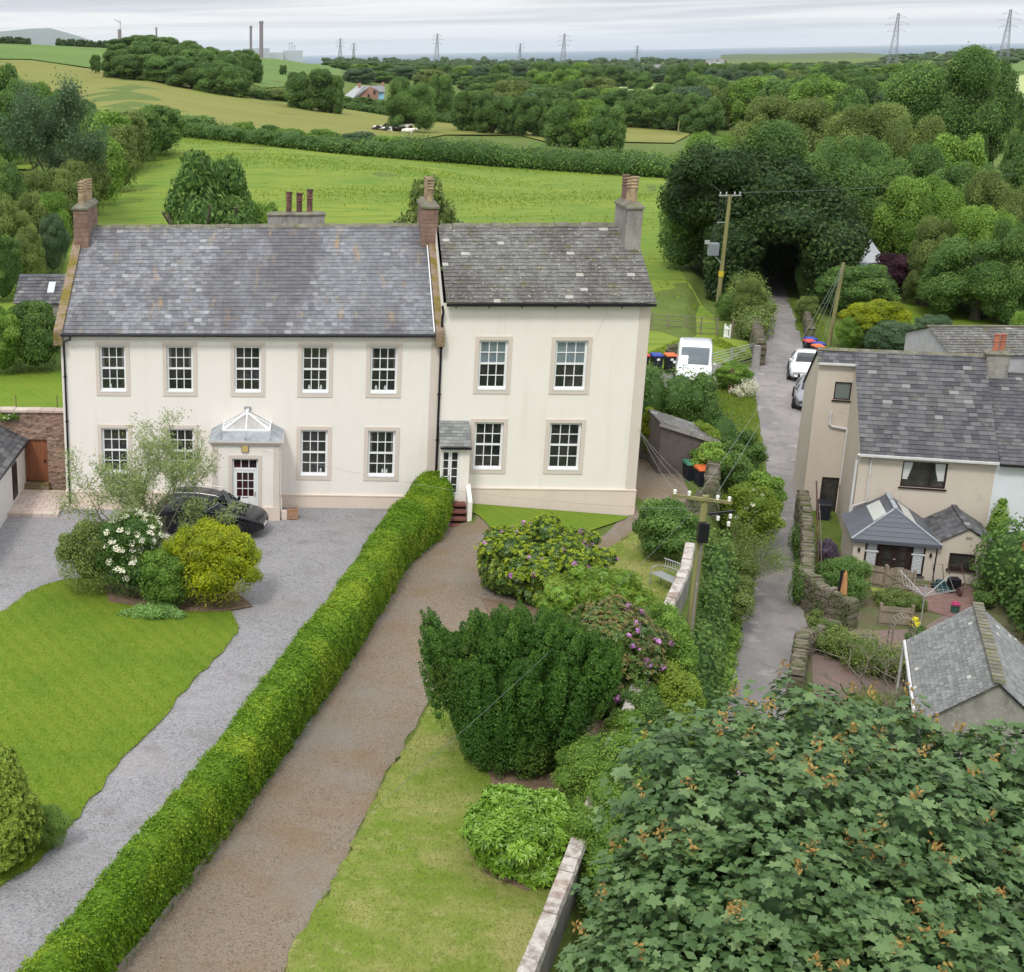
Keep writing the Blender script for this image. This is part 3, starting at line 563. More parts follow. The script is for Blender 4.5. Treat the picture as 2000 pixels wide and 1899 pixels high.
# ================================================================ WING HOUSE
W=thing('wing_house','taller cream two-bay house joined to the long house','house',(18.3,3,0))
ww=[(15.95,17.02,4.8,6.71),(18.76,19.94,4.8,6.71),(15.93,17.02,1.64,3.53),(18.74,19.92,1.66,3.53)]
mb=MB(); wall_face(mb,14.56,22.08,-.45,8.12,ww)
mb.quad((22.08,0,-.45),(22.08,9,-.45),(22.08,9,8.1),(22.08,4.55,10.4),(22.08,0,8.1)); mb.quad((14.56,0,6.5),(14.56,0,8.1),(14.56,4.55,10.4),(14.56,9,8.1),(14.56,9,6.5)); mb.quad((22.08,9,-.4),(14.56,9,-.4),(14.56,9,8),(22.08,9,8)); mb.build('wall',m_cream,W)
mb=MB(); mb.box(15.78,22.12,-.07,0,-.45,.88); mb.box(15.78,22.14,-.09,0,.88,.92)
for x in (16.9,20.3): mb.box(x,x+.22,-.075,-.06,.72,.8)
mb.build('plinth',m_plinth,W); mb=MB(); mb.box(21.72,22.1,-.03,0,.92,8.1); mb.box(22.08,22.11,0,.4,.92,8.1); mb.build('quoin',m_stone,W)
for k,(a,b,c,d) in enumerate(ww): sash(W,Mi,a,b,c,d,top_glass=m_glass2 if k<2 else None,mid=.52)
mb=MB(); ye,ze,yr,zr_=-.3,8.17,4.6,10.46; rr1=random.Random(9); slates(mb,(14.64,ye,ze),(1,0,0),(0,yr-ye,zr_-ze),7.58,math.hypot(yr-ye,zr_-ze),sw=.30,sl=.25,rnd=rr1,lift=.028,th=.02)
mb.quad((14.64,yr,zr_),(22.22,yr,zr_),(22.22,9.3,8.1),(14.64,9.3,8.1)); rf=mb.build('roof',m_slate2,W)
mb=MB(); x=14.7
while x<22.1:
    e=min(x+.5,22.15); dz=.02*math.sin(x*5); mb.add([(x,yr-.17,zr_-.05+dz),(e-.015,yr-.17,zr_-.05+dz),(e-.015,yr,zr_+.08+dz),(x,yr,zr_+.08+dz),(x,yr+.17,zr_-.05+dz),(e-.015,yr+.17,zr_-.05+dz),(x,yr-.17,zr_-.13),(e-.015,yr-.17,zr_-.13)],[(0,1,2,3),(3,2,5,4),(6,7,1,0)]); x=e
mb.build('ridge',m_ridge,rf)
mb=MB(); mb.box(14.64,22.2,-.42,-.3,8.05,8.15); 
for x in np.arange(15,22,1.2): mb.box(x-.012,x+.012,-.4,0,7.98,8.03)
mb.build('gutter',m_black,W)
chimney(W,21.62,22.2,2.95,5.2,9.5,11.22,m_concrete,[(21.9,3.35,1.05),(21.9,4.1,.95),(21.86,4.8,1.0,material('brown_chimney_pot',(.17,.105,.09),.85,[('noise',4,.5,.65,(.3,.2,.15),.6)]))],m_pot,courses=False)
mb=MB(); mb.tube([(20.2,-.004,6.86),(20.35,-.005,7.3),(20.5,-.005,7.6),(20.55,-.005,8.05)],.006,4); mb.build('crack',m_stone,W)
# side entrance
SP=MB(); wall_face(SP,14.6,15.68,.0,2.78,[(14.66,15.3,.75,2.66)],y=-1.0); SP.quad((15.68,-1,0),(15.68,0,0),(15.68,0,2.9),(15.68,-1,2.78)); sp=SP.build('porch',m_cream,W,label='narrow side porch with lean-to slate roof')
m=MB(); slates(m,(14.56,-1.12,2.86),(1,0,0),(0,1.12,.72),1.14,math.hypot(1.12,.72),sw=.26,sl=.16,rnd=random.Random(2)); m.build('roof',m_slate4,sp)
m=MB(); m.box(14.56,15.72,-1.2,-1.1,2.76,2.83); m.build('gutter',m_black,sp)
m=MB(); 
for a,b in ((14.66,14.96),(14.97,15.3)):
    m.box(a,a+.06,-.93,-.89,.75,2.66); m.box(b-.06,b,-.93,-.89,.75,2.66); m.box(a+.06,b-.06,-.93,-.89,2.58,2.66); m.box(a+.06,b-.06,-.93,-.89,.75,1.0)
    for z in (1.3,1.62,1.94,2.26): m.box(a+.06,b-.06,-.925,-.895,z-.012,z+.012)
d=m.build('door',m_white,sp); m=MB(); m.quad((14.7,-.9,.9),(15.27,-.9,.9),(15.27,-.9,2.6),(14.7,-.9,2.6)); m.build('pane',m_glass,d); m=MB(); m.box(14.93,14.95,-.97,-.93,1.55,1.7); m.build('handle',m_lead,d)
m=MB(); 
for k in range(4): m.box(14.75,15.58,-1.15-.26*(4-k),-.98,-.1 if k==0 else k*.2-.02,.06+k*.2)
m.build('steps',material('red_steps',(.20,.085,.065),.85,[('noise',5,.4,.7,(.13,.06,.05),.7)]),W)
m=MB(); m.hexa([(15.6,-1.9,-.1),(15.76,-1.9,-.1),(15.76,-.9,0),(15.6,-.9,0),(15.6,-1.9,.92),(15.76,-1.9,.92),(15.76,-.9,1.35),(15.6,-.9,1.35)]); m.build('parapet',m_cream,W)
# ================================================================ FOLIAGE LIBRARY
def fol(name,c0,c1,c2,tr=.32,rough=.6,spec=.25,extra=()):
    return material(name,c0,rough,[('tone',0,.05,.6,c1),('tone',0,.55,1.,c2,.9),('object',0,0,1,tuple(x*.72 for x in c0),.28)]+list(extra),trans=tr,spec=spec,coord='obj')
m_f_dark=fol('dark_foliage',(0.05586,0.1197,0.02873),(0.1357,0.2394,0.05267),(0.2713,0.415,0.09576))
m_f_mid=fol('mid_green_foliage',(0.06065,0.1277,0.02873),(0.1516,0.2713,0.06065),(0.3352,0.4868,0.1357))
m_f_light=fol('fresh_green_foliage',(0.09576,0.1915,0.02873),(0.2234,0.3751,0.05586),(0.4628,0.6384,0.1357))
m_f_olive=fol('olive_foliage',(0.09576,0.1516,0.03511),(0.2075,0.2793,0.07182),(0.399,0.4788,0.1357))
m_f_blue=fol('blue_green_foliage',(0.07,0.126,0.063),(0.126,0.21,0.098),(0.196,0.294,0.14))
m_f_yel=fol('golden_foliage',(0.13,0.19,0.012),(0.34,0.4,0.015),(0.55,0.55,0.03))
m_f_purp=fol('copper_foliage',(0.039,0.0156,0.026),(0.0845,0.0286,0.0455),(0.143,0.052,0.065))
m_f_hedge=fol('hedge_foliage',(.085,.185,.007),(.19,.345,.013),(.42,.53,.04),extra=[('noise',.55,.5,.72,(.33,.42,.03),.75)])
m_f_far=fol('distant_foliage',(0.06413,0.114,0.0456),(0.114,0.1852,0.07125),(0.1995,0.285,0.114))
m_bark=material('bark',(.13,.105,.08),.95,[('noise',6,.4,.7,(.07,.055,.04),.8,(1,1,.2))],[('noise',12,.02)])
m_twig=material('pale_twigs',(.24,.21,.17),.95,[('noise',6,.4,.7,(.14,.12,.1))])
def cards(P,N,sz,asp=.55,jit=.5,rng=RNG,shape='leaf',droop=0.):
    n=len(P); N=N+rng.normal(0,jit,(n,3)); N/=np.linalg.norm(N,axis=1)[:,None]+1e-9
    t=rng.normal(0,1,(n,3)); t[:,2]-=droop; t-=N*(t*N).sum(1)[:,None]; t/=np.linalg.norm(t,axis=1)[:,None]+1e-9
    b=np.cross(N,t); s=(sz*rng.uniform(.65,1.3,n))[:,None]
    if shape=='leaf': V=np.stack([P-t*s*.5,P+b*s*asp*.5,P+t*s*.5,P-b*s*asp*.5],1)
    else: V=np.stack([P-t*s*.5-b*s*asp*.4,P-t*s*.3+b*s*asp*.5,P+t*s*.5+b*s*asp*.3,P+t*s*.4-b*s*asp*.5],1)
    return V.reshape(-1,3),np.arange(4*n).reshape(-1,4)
def on_blobs(blobs,n,rng=RNG,low=.35,inner=.8,fill=.0):
    "points on the outside of a union of ellipsoids, with outward normals and a clump number"
    B=np.array([[*b[0],*(b[1] if hasattr(b[1],'__len__') else (b[1],)*3)] for b in blobs],float)
    a=(B[:,3]*B[:,4]+B[:,4]*B[:,5]+B[:,3]*B[:,5]); k=rng.choice(len(B),int(n*1.9),p=a/a.sum())
    d=rng.normal(0,1,(len(k),3)); d/=np.linalg.norm(d,axis=1)[:,None]
    rr_=1.0+rng.normal(0,.085,len(k))-(rng.random(len(k))<fill)*rng.random(len(k))*.6
    C=B[k,:3]; R=B[k,3:]; P=C+d*R*rr_[:,None]; N=d/R; N/=np.linalg.norm(N,axis=1)[:,None]
    keep=np.ones(len(k),bool)
    for i in range(len(B)):
        q=(((P-B[i,:3])/B[i,3:])**2).sum(1); keep&=~((q<inner**2)&(k!=i))
    keep&=(d[:,2]>-low)|(rng.random(len(k))<.35)
    idx=np.nonzero(keep)[0][:n]
    return P[idx],N[idx],k[idx]
def lump(cx,cy,cz,rx,ry,rz,nb,br,rng,low=-.35,core=True,zpow=1.):
    "one big ellipsoid studded with smaller clumps"
    out=[((cx,cy,cz),(rx*.80,ry*.80,rz*.80))] if core else []
    for i in range(nb):
        d=rng.normal(0,1,3); d/=np.linalg.norm(d)
        if d[2]<low: d[2]=-d[2]
        k=rng.uniform(.68,.9); r=br*rng.uniform(.65,1.25)
        out.append(((cx+d[0]*rx*k,cy+d[1]*ry*k,cz+d[2]*rz*k),(r*min(rx,ry),r*min(rx,ry),r*min(rx,ry)*.75 if rz>0 else r)))
    return out
def sphere_faces(B,seg=8,ring=5,sc=.86):
    V=[];Fs=[]
    for c,r in B:
        r=np.array(r if hasattr(r,'__len__') else (r,)*3)*sc; o=len(V)
        for i in range(ring+1):
            th=math.pi*i/ring
            for j in range(seg):
                ph=2*math.pi*j/seg; V.append((c[0]+r[0]*math.sin(th)*math.cos(ph),c[1]+r[1]*math.sin(th)*math.sin(ph),c[2]+r[2]*math.cos(th)))
        for i in range(ring):
            for j in range(seg): Fs.append((o+i*seg+j,o+(i+1)*seg+j,o+(i+1)*seg+(j+1)%seg,o+i*seg+(j+1)%seg))
    return np.array(V),np.array(Fs)
def crown_mesh(name,blobs,n,leaf,mat,seed=1,asp=.6,jit=.75,up=.35,core=.80,shape='leaf',droop=0,low=.35,fill=.05,tonef=None):
    rng=np.random.default_rng(seed); P,N,k=on_blobs(blobs,n,rng,low=low,fill=fill); N=N+np.array([0,0,up])
    V,Fc=cards(P,N,np.full(len(P),leaf),asp,jit,rng,shape,droop)
    kt=rng.random(len(blobs)); tone=np.clip(kt[k]*.5+rng.random(len(P))*.42+.02,0,.99)
    if tonef is not None: tone=tonef(P,tone,rng)
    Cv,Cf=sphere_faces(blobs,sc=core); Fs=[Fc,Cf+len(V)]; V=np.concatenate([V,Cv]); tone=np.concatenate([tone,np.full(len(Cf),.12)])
    return npmesh(name,V,Fs,mat,tone)
LIB={}
def lib():
    rng=np.random.default_rng(21)
    for i in range(4):   # broad crowns at three levels of detail, unit box
        r=np.random.default_rng(30+i); B=[((0,0,.45),(.33,.33,.36))]
        for k in range(60):
            a=r.uniform(0,6.283); z=r.uniform(.06,.93); rad_=.47*math.sqrt(max(0,1-max(0,(z-.38)/.64)**2.2))*(1 if z>.2 else .86)
            q=rad_*r.uniform(.62,.86); s_=r.uniform(.075,.165); B.append(((q*math.cos(a),q*math.sin(a),min(z,.98-s_)),(s_,s_,s_*1.1)))
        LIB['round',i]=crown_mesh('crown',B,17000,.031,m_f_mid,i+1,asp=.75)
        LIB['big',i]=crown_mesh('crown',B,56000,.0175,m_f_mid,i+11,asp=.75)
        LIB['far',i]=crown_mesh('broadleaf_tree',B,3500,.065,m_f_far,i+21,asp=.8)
    for i in range(3):   # bushes, sitting on the ground
        r=np.random.default_rng(50+i); B=lump(0,0,.40,.44,.44,.5,34,.26,r,low=-.1)
        LIB['bush',i]=crown_mesh('foliage',B,10000,.036,m_f_mid,i+31,asp=.6)
        LIB['bushhi',i]=crown_mesh('foliage',B,22000,.026,m_f_mid,i+41,asp=.5)
    for i in range(2):   # conical conifers with drooping sprays
        r=np.random.default_rng(60+i); B=[]
        for k in range(46):
            z=r.uniform(0,.97); rr_=.44*(1-z)**.75+.03; a=r.uniform(0,6.28); q=rr_*r.uniform(.5,.9); B.append(((q*math.cos(a),q*math.sin(a),z),(.10*(1.2-z*.6),.10*(1.2-z*.6),.10)))
        B.append(((0,0,.35),(.3,.3,.36))); B.append(((0,0,.65),(.16,.16,.3)))
        LIB['cone',i]=crown_mesh('crown',B,12000,.034,m_f_mid,i+51,asp=.4,droop=1.5,up=0)
lib()
tm=MB(); tm.tube([(0,0,0),(.02,.01,.4),(0,0,.75)],[.07,.05,.02],8)
for k in range(5):
    a=k*1.26; tm.tube([(0,0,.3+.05*k),(.16*math.cos(a),.16*math.sin(a),.5+.04*k),(.32*math.cos(a),.32*math.sin(a),.66+.04*k)],[.03,.02,.008],5)
_t=tm.build('trunk',m_bark,local=True); TRUNK=_t.data; bpy.data.objects.remove(_t)
def setmat(o,m):
    if o.data.materials[0] is not m: o.material_slots[0].link='OBJECT'; o.material_slots[0].material=m
def place(u,vt,w,r=None,vb=None):
    "ground point, height and width of a tree from its bearing, distance and apparent size"
    u,vt,w=u/S,vt/S,w/S
    if r is None: p=G(u,vb/S); r=math.hypot(p[0]-CAM[0],p[1]-CAM[1])
    else: p=az_at(u,r)
    for _ in range(3):
        d=ray(u,vt); zt=CAM[2]+d[2]/math.hypot(d[0],d[1])*r
        ax=(np.array([p[0],p[1],zt])-CAM)@FW; wid=w*ax/F_PX
    return p,max(zt-p[2],wid*.35),wid

TREES=[]
def tree(u,vt,w,r=None,vb=None,mat=None,kind='round',name='broadleaf_tree',label='',cat='tree',group=None,base=.12,parts=True,dy=1.,i=None):
    p,h,wd=place(u,vt,w,r,vb); i=len(TREES) if i is None else i; TREES.append(1)
    n=3 if kind.startswith('bush') else (2 if kind=='cone' else 4)
    me=LIB[kind,i%n]; rz=(i*2.39996)%6.283
    if kind.startswith('bush'): base=-.02
    if not parts:
        o=mobj(name,me,None,(p[0],p[1],p[2]-.03*h),label=label,cat=cat,group=group); o.scale=(wd,wd*dy,h*1.02); o.rotation_euler[2]=rz; setmat(o,mat); return o
    t=thing(name,label,cat,(p[0],p[1],p[2]-.05),group)
    c=mobj('crown' if not kind.startswith('bush') else 'foliage',me,t,(0,0,base*h)); c.scale=(wd*1.04,wd*1.04*dy,h*(1-base)*1.02); c.rotation_euler[2]=rz; setmat(c,mat)
    if not kind.startswith('bush'):
        q=mobj('trunk',TRUNK,t,(0,0,0)); k=max(wd,h*.5); q.scale=(k*.8,k*.8,h)
    return t
def hedge_run(name,pts,wid,hgt,leaf,dens,mat,label,cat='hedge',seed=1,lump_=.25,up=.3,group=None,asp=.55,core=True,tonef=None,step=.6,topj=.12,z0=None,parts=False):
    "free-growing hedge along world points (x,y); wid/hgt may be lists"
    rng=np.random.default_rng(seed); P=np.array([p[:2] for p in pts],float); seg=np.hypot(*np.diff(P,axis=0).T); L=np.concatenate([[0],np.cumsum(seg)])
    W_=wid if hasattr(wid,'__len__') else [wid]*len(P); H_=hgt if hasattr(hgt,'__len__') else [hgt]*len(P)
    n=max(2,int(L[-1]/step)); B=[]
    for t in np.linspace(0,L[-1],n):
        x,y=np.interp(t,L,P[:,0]),np.interp(t,L,P[:,1]); w_=np.interp(t,L,W_)/2; h_=np.interp(t,L,H_); z=float(T(x,y)) if z0 is None else z0
        j=rng.uniform(1-lump_,1+lump_*.6); B.append(((x+rng.normal(0,.06*w_),y+rng.normal(0,.06*w_),z+h_*.42*j),(w_*j,w_*j,h_*.6*j)))
        for _ in range(2 if lump_>.15 else 0): B.append(((x+rng.normal(0,.4*w_),y+rng.normal(0,.4*w_),z+h_*rng.uniform(.5,.85)),(w_*.45,w_*.45,h_*.26)))
    dens=max(dens,2.4/leaf**2); area=L[-1]*(np.mean(W_)+2*np.mean(H_)); o=np.array([P[:,0].mean(),P[:,1].mean(),float(T(P[:,0].mean(),P[:,1].mean())) if z0 is None else z0])
    B=[((c[0]-o[0],c[1]-o[1],c[2]-o[2]),r) for c,r in B]
    me=crown_mesh(name,B,int(area*dens),leaf,mat,seed,asp=asp,up=up,tonef=tonef,low=.5)
    return mobj(name,me,None,o,label=label,cat=cat,group=group)
# ================================================================ COUNTRYSIDE
def wpts(l,n=5):
    "screen survey polyline -> ground polyline"
    out=[]
    for (a,b),(c,d) in zip(l[:-1],l[1:]):
        for t in np.linspace(0,1,n,endpoint=False): out.append(G((a+(c-a)*t)/S,(b+(d-b)*t)/S)[:2])
    out.append(G(l[-1][0]/S,l[-1][1]/S)[:2]); return out
hedge_run('hedge',wpts([(330,262),(470,276),(640,296),(790,309)]),4,[2.4]*16,.34,7,m_f_mid,'overgrown bushy hedge along the far edge of the meadow, left of the trimmed one',seed=3,step=1.6,lump_=.4)
hedge_run('hedge',wpts([(785,308),(960,322),(1130,334),(1300,345)]),4.5,3.6,.32,7,m_f_dark,'tall dark trimmed hedge closing the far side of the meadow',seed=4,step=1.4,lump_=.12)
hedge_run('hedge',wpts([(560,196),(700,218),(860,238),(1000,252),(1130,268)]),4,[2.6]*21,.5,3.5,m_f_dark,'long thin hedge crossing the slope below the brick farm',seed=5,step=3,lump_=.2)
hedge_run('hedge',wpts([(860,212),(960,222),(1060,236),(1180,258)]),5,2.8,.5,3.5,m_f_dark,'upper thin hedge running down towards the river wood',seed=6,step=3,lump_=.2)
hedge_run('hedge',wpts([(330,156),(430,176),(540,192),(640,200)]),6,3,.7,2,m_f_olive,'scrubby hedge under the round wood',seed=7,step=4,lump_=.5)
hedge_run('hedge',wpts([(1454,655),(1446,625),(1436,595),(1424,560)]),2.6,[1.7,2.0,2.3,2.4]*4,.16,40,m_f_olive,'flowering hawthorn hedge between the paddock and the lane',seed=8,step=.8,lump_=.4)
# bushes of the belt that climbs the left side of the meadow
belt=[(312,188,66,214,2),(278,190,62,207,0),(250,200,70,198,3),(218,196,66,190,1),(190,190,60,200,0),(160,176,60,205,2),(236,222,56,176,3),(205,240,60,165,1),(178,262,54,158,3),
 (10,98,66,232,0),(46,124,52,226,2),(86,140,54,222,1),(118,152,46,216,2),(20,150,60,215,0),(150,290,64,140,3),(20,290,64,128,0),(66,300,74,133,3),(118,306,72,136,3),(0,340,70,112,3),(98,345,64,122,1),
 (60,352,66,118,3),(22,372,70,112,3),(104,392,46,116,4),(56,420,56,107,3),(8,430,60,103,0),(370,212,76,206,2),(350,222,40,212,1),(470,225,44,196,1),(560,238,50,192,1),(620,240,60,190,1),(690,244,56,188,4),(745,250,60,186,1),(520,232,44,194,2)]
bm=[m_f_dark,m_f_light,m_f_mid,m_f_olive,m_f_blue]; cn=['dark','fresh green','mid green','olive','blue green']
def where(u,r):
    return 'in the belt left of the meadow' if u<330 else 'in the far hedge of the meadow'
for i,(u,v,w_,r,k) in enumerate(belt):
    if u>340:
        q=G(u/S,(np.interp(u,[330,470,640,790],[259,273,293,305]))/S); r=math.hypot(q[0]-CAM[0],q[1]-CAM[1])+3; v+=4
    tree(u,v,w_*1.5,r,mat=bm[k],kind='bush' if r>140 else 'bushhi',name='hedgerow_bush',label='%s rounded bush %s, among others of its kind'%(cn[k],where(u,r)),cat='bush',group='%s bushes %s'%(cn[k],where(u,r)),i=i)
_p,_h,_w=place(118,156,176,150)
ASH=(_p,_h,_w)
#tree(kind='big',name='ash_tree',label='large open-crowned ash tree standing over the belt beside the left slope',base=.1,i=1,light=True)
# round wood on the hill
wood=[(240,72,56,610),(275,68,60,610),(312,72,60,600),(350,78,60,600),(390,86,60,590),(428,98,52,590),(470,97,50,560),(245,84,70,520),(290,82,78,520),(336,89,78,515),(382,97,76,505),(424,104,70,495),
 (232,98,64,450),(272,106,84,445),(322,110,90,440),(372,117,84,430),(415,122,72,425),(452,130,60,420),(482,104,46,520)]
for i,(u,v,w_,r) in enumerate(wood):
    tree(u,v,w_*1.15,r,mat=m_f_mid if i%3 else m_f_dark,kind='round',name='broadleaf_tree',label='full crown in the %s row of the round hill wood'%('back' if i<7 else 'middle' if i<12 else 'front'),group='trees of the round wood on the hill',base=.02,i=i)
for i,(u,v,w_,r,k) in enumerate([(3,71,20,700,0),(18,70,20,700,0),(36,71,22,700,0),(52,73,18,700,0),(118,74,24,720,1),(138,75,22,720,1),(156,76,22,720,1),(172,77,22,720,1),(188,78,24,720,1),(206,78,22,720,1)]):
    tree(u,v,w_,r,mat=m_f_far,kind='far',label=('tiny dark tree on the skyline at the end of the hill' if k==0 else 'small bluish tree in the skyline row left of the round wood'),group='skyline trees %d'%k,parts=False,i=i)
tree(185,106,22,470,mat=m_f_dark,kind='round',label='small lone tree on the hill pasture left of the round wood',base=.15,i=2)
tree(546,125,15,640,mat=m_f_dark,kind='round',label='tiny lone tree on the field right of the round wood',base=.1,i=3)
for i,(u,v,w_,r) in enumerate([(600,134,92,400),(572,140,50,405),(640,146,50,400)]):
    tree(u,v,w_,r,mat=m_f_dark,kind='round',label='low spreading dark tree below the field right of the round wood',group='spreading trees left of the brick farm',base=.02,i=i)
tree(790,150,96,330,mat=m_f_mid,kind='big',label='big round sycamore just right of the brick farm',base=.08,i=4)
tree(848,146,56,400,mat=m_f_mid,kind='round',label='smaller round tree behind the big one by the brick farm',base=.06,i=5)
for i,(u,v,w_,r) in enumerate([(700,186,40,330),(660,184,44,335),(630,182,40,345),(590,176,40,350),(500,170,44,360),(540,172,44,355),(460,168,50,365),(735,190,40,325),(820,192,40,322),(860,196,40,320)]):
    tree(u,v-2,w_*1.25,(lambda q:math.hypot(q[0]-CAM[0],q[1]-CAM[1]))(G(u/S,(v+22)/S)),mat=bm[(0,2,3)[i%3]],kind='bush',name='hedgerow_bush',label='scrubby bush in the row below the brick farm',cat='bush',group='bushes in the row below the brick farm',i=i)
# the wooded plain: beyond a kilometre the trees read as one mass
def far_wood():
    rng=np.random.default_rng(3); B=[]
    for r,u0,u1,st,vt,w_ in ((2500,640,1980,15,112,20),(2150,700,1980,17,114,22),(1750,640,1980,20,117,26),(1400,630,1980,25,121,32),(1180,640,1980,30,125,38)):
        u=u0
        while u<u1:
            uu=(u+rng.uniform(-8,8)); u+=st*rng.uniform(.8,1.2)
            if r>2000 and 1370<uu<1700: continue
            if rng.random()<.12: continue
            rr_=r*rng.uniform(.92,1.08); v=vt+rng.uniform(-4,5)+(3 if uu>1400 else 0); p,h,wd=place(uu,v,w_*rng.uniform(.8,1.25),rr_)
            for k in range(6): B.append(((p[0]+rng.normal(0,.22)*wd,p[1]+rng.normal(0,.22)*wd,p[2]+h*rng.uniform(.3,.75)),(wd*.28,wd*.28,h*.26)))
            B.append(((p[0],p[1],p[2]+h*.4),(wd*.42,wd*.42,h*.42)))
    B=[(tuple(np.array(c)-[0,0,0]),r) for c,r in B]; A=np.array([[*b[0],*b[1]] for b in B]); k=rng.integers(0,len(A),60000); d=rng.normal(0,1,(60000,3)); d[:,2]=np.abs(d[:,2])*.9; d/=np.linalg.norm(d,axis=1)[:,None]
    P=A[k,:3]+d*A[k,3:]*rng.uniform(.93,1.08,(60000,1)); v,f=cards(P,d+[0,0,.3],np.full(60000,1.5),.8,.7,rng); cv,cf=sphere_faces(B,7,4,.9); kt=rng.random(len(B))
    mobj('distant_woodland',npmesh('distant_woodland',np.concatenate([v,cv]),[f,cf+len(v)],m_f_far,np.concatenate([np.clip(kt[k]*.6+rng.random(60000)*.39,0,.99),np.full(len(cf),.2)])),kind='stuff',label='far-off woodland spread over the plain towards the sea')
far_wood()
rows=[(980,660,1980,38,123,44,2),(760,690,1990,44,134,54,3),(560,880,2000,52,150,70,4),(440,880,2000,56,166,80,5)]
gn={2:'middle woodland',3:'nearer woodland',4:'river wood',5:'front edge of the river wood'}
kn={0:'dark green',1:'fresh green',2:'mid green',3:'olive green',4:'blue green'}
rt=random.Random(4)
for (r,a,b,st,vt,w_,k) in rows:
    u=a
    while u<b:
        uu=u+rt.uniform(-6,6); v=vt+rt.uniform(-5,6)+(max(0,uu-1400)*.010); rr_=r*rt.uniform(.9,1.1); u+=st
        if k==3 and 1170<uu<1310: continue
        if k==2 and 1180<uu<1300: v+=8
        if k==4 and (1190<uu<1300 or uu<900): continue
        if k>=3 and 860<uu<1040: v+=8
        if k==5: v+=(8 if uu<1200 else 0)
        if uu>1885: continue
        c=rt.choice((0,0,2,2,4,3,1)); wh='left part' if uu<1050 else ('middle' if uu<1480 else 'right part')
        tree(uu,v,w_*rt.uniform(.95,1.35),rr_,mat=bm[c],kind='round',label='%s tree of the %s, in its %s'%(kn[c],gn[k],wh),group='%s trees in the %s of the %s'%(kn[c],wh,gn[k]),parts=False,i=rt.randrange(99))
# front fringe of the river wood and right-hand valley trees: (u,top,width,dist,material)
DK,LT,MD,OL,BL,YE,PU=m_f_dark,m_f_light,m_f_mid,m_f_olive,m_f_blue,m_f_yel,m_f_purp
fr=[(1090,196,60,300,MD),(1130,194,62,300,LT),(1170,205,56,290,MD),(1070,190,50,330,DK),(950,178,56,340,DK),(905,176,56,350,MD),(990,186,50,340,DK),(1030,184,54,335,DK),(1215,188,60,400,DK),(1262,184,64,395,DK),(1310,180,66,390,DK),(1350,186,60,380,MD),(1400,150,84,420,MD),(1452,150,80,410,LT),(1510,150,90,400,MD),(1570,152,90,390,LT),(1630,150,80,390,DK),
 (1180,172,48,430,LT),(1230,176,50,440,MD),(1340,150,70,480,DK),(1290,162,54,470,MD)]
for i,(u,v,w_,r,m) in enumerate(fr):
    tree(u,v,w_*1.3,r,mat=m,kind='round',label='full %s tree on the near edge of the river wood'%{DK:'dark',LT:'fresh green',MD:'mid green'}[m],group='trees on the near edge of the river wood',base=.03,i=i)
big=[(1790,94,210,262,MD,'very tall broad tree rising above the valley woods','big'),(1880,122,110,275,DK,'tall dark tree at the right shoulder of the very tall one','round'),
 (1500,190,190,190,OL,'broad olive-green tree behind the dark lane sycamore','big'),(1590,196,90,200,DK,'narrow dark tree behind the olive crowns','round'),(1660,176,120,215,MD,'mid green tree left of the very tall one','round'),
 (1660,205,170,180,OL,'wide olive crown in the middle of the valley wood','big'),(1740,228,130,165,OL,'yellowish olive crown on the slope of the valley wood','big'),(1620,262,150,150,MD,'rounded green crown above the lane tunnel','big'),
 (1720,280,150,140,MD,'rounded crown in the centre of the valley, above the copper trees','big'),(1750,345,150,122,LT,'light green crown right of the copper trees','big'),(1820,262,120,150,LT,'light feathery crown near the white pole','round'),
 (1840,315,140,130,MD,'green crown below the olive field, in the valley','big'),(1905,330,130,124,OL,'olive crown near the right edge of the valley','big'),(1960,300,110,140,DK,'dark conifer-like tree at the right edge','round'),(1950,250,70,190,DK,'dark bush tree under the olive field','round'),(1960,175,40,330,DK,'dark tree on the pale crop field edge','round'),
 (1950,395,130,108,MD,'green tree at the right edge behind the terrace chimneys','big'),(1870,400,120,112,LT,'pale green tree beside the dead branches','big'),(1800,420,120,112,OL,'yellow-green tree behind the bare branches','big')]
for i,(u,v,w_,r,m,l,k) in enumerate(big): tree(u,v,w_,r,mat=m,kind=k,label=l,base=.08,i=i)
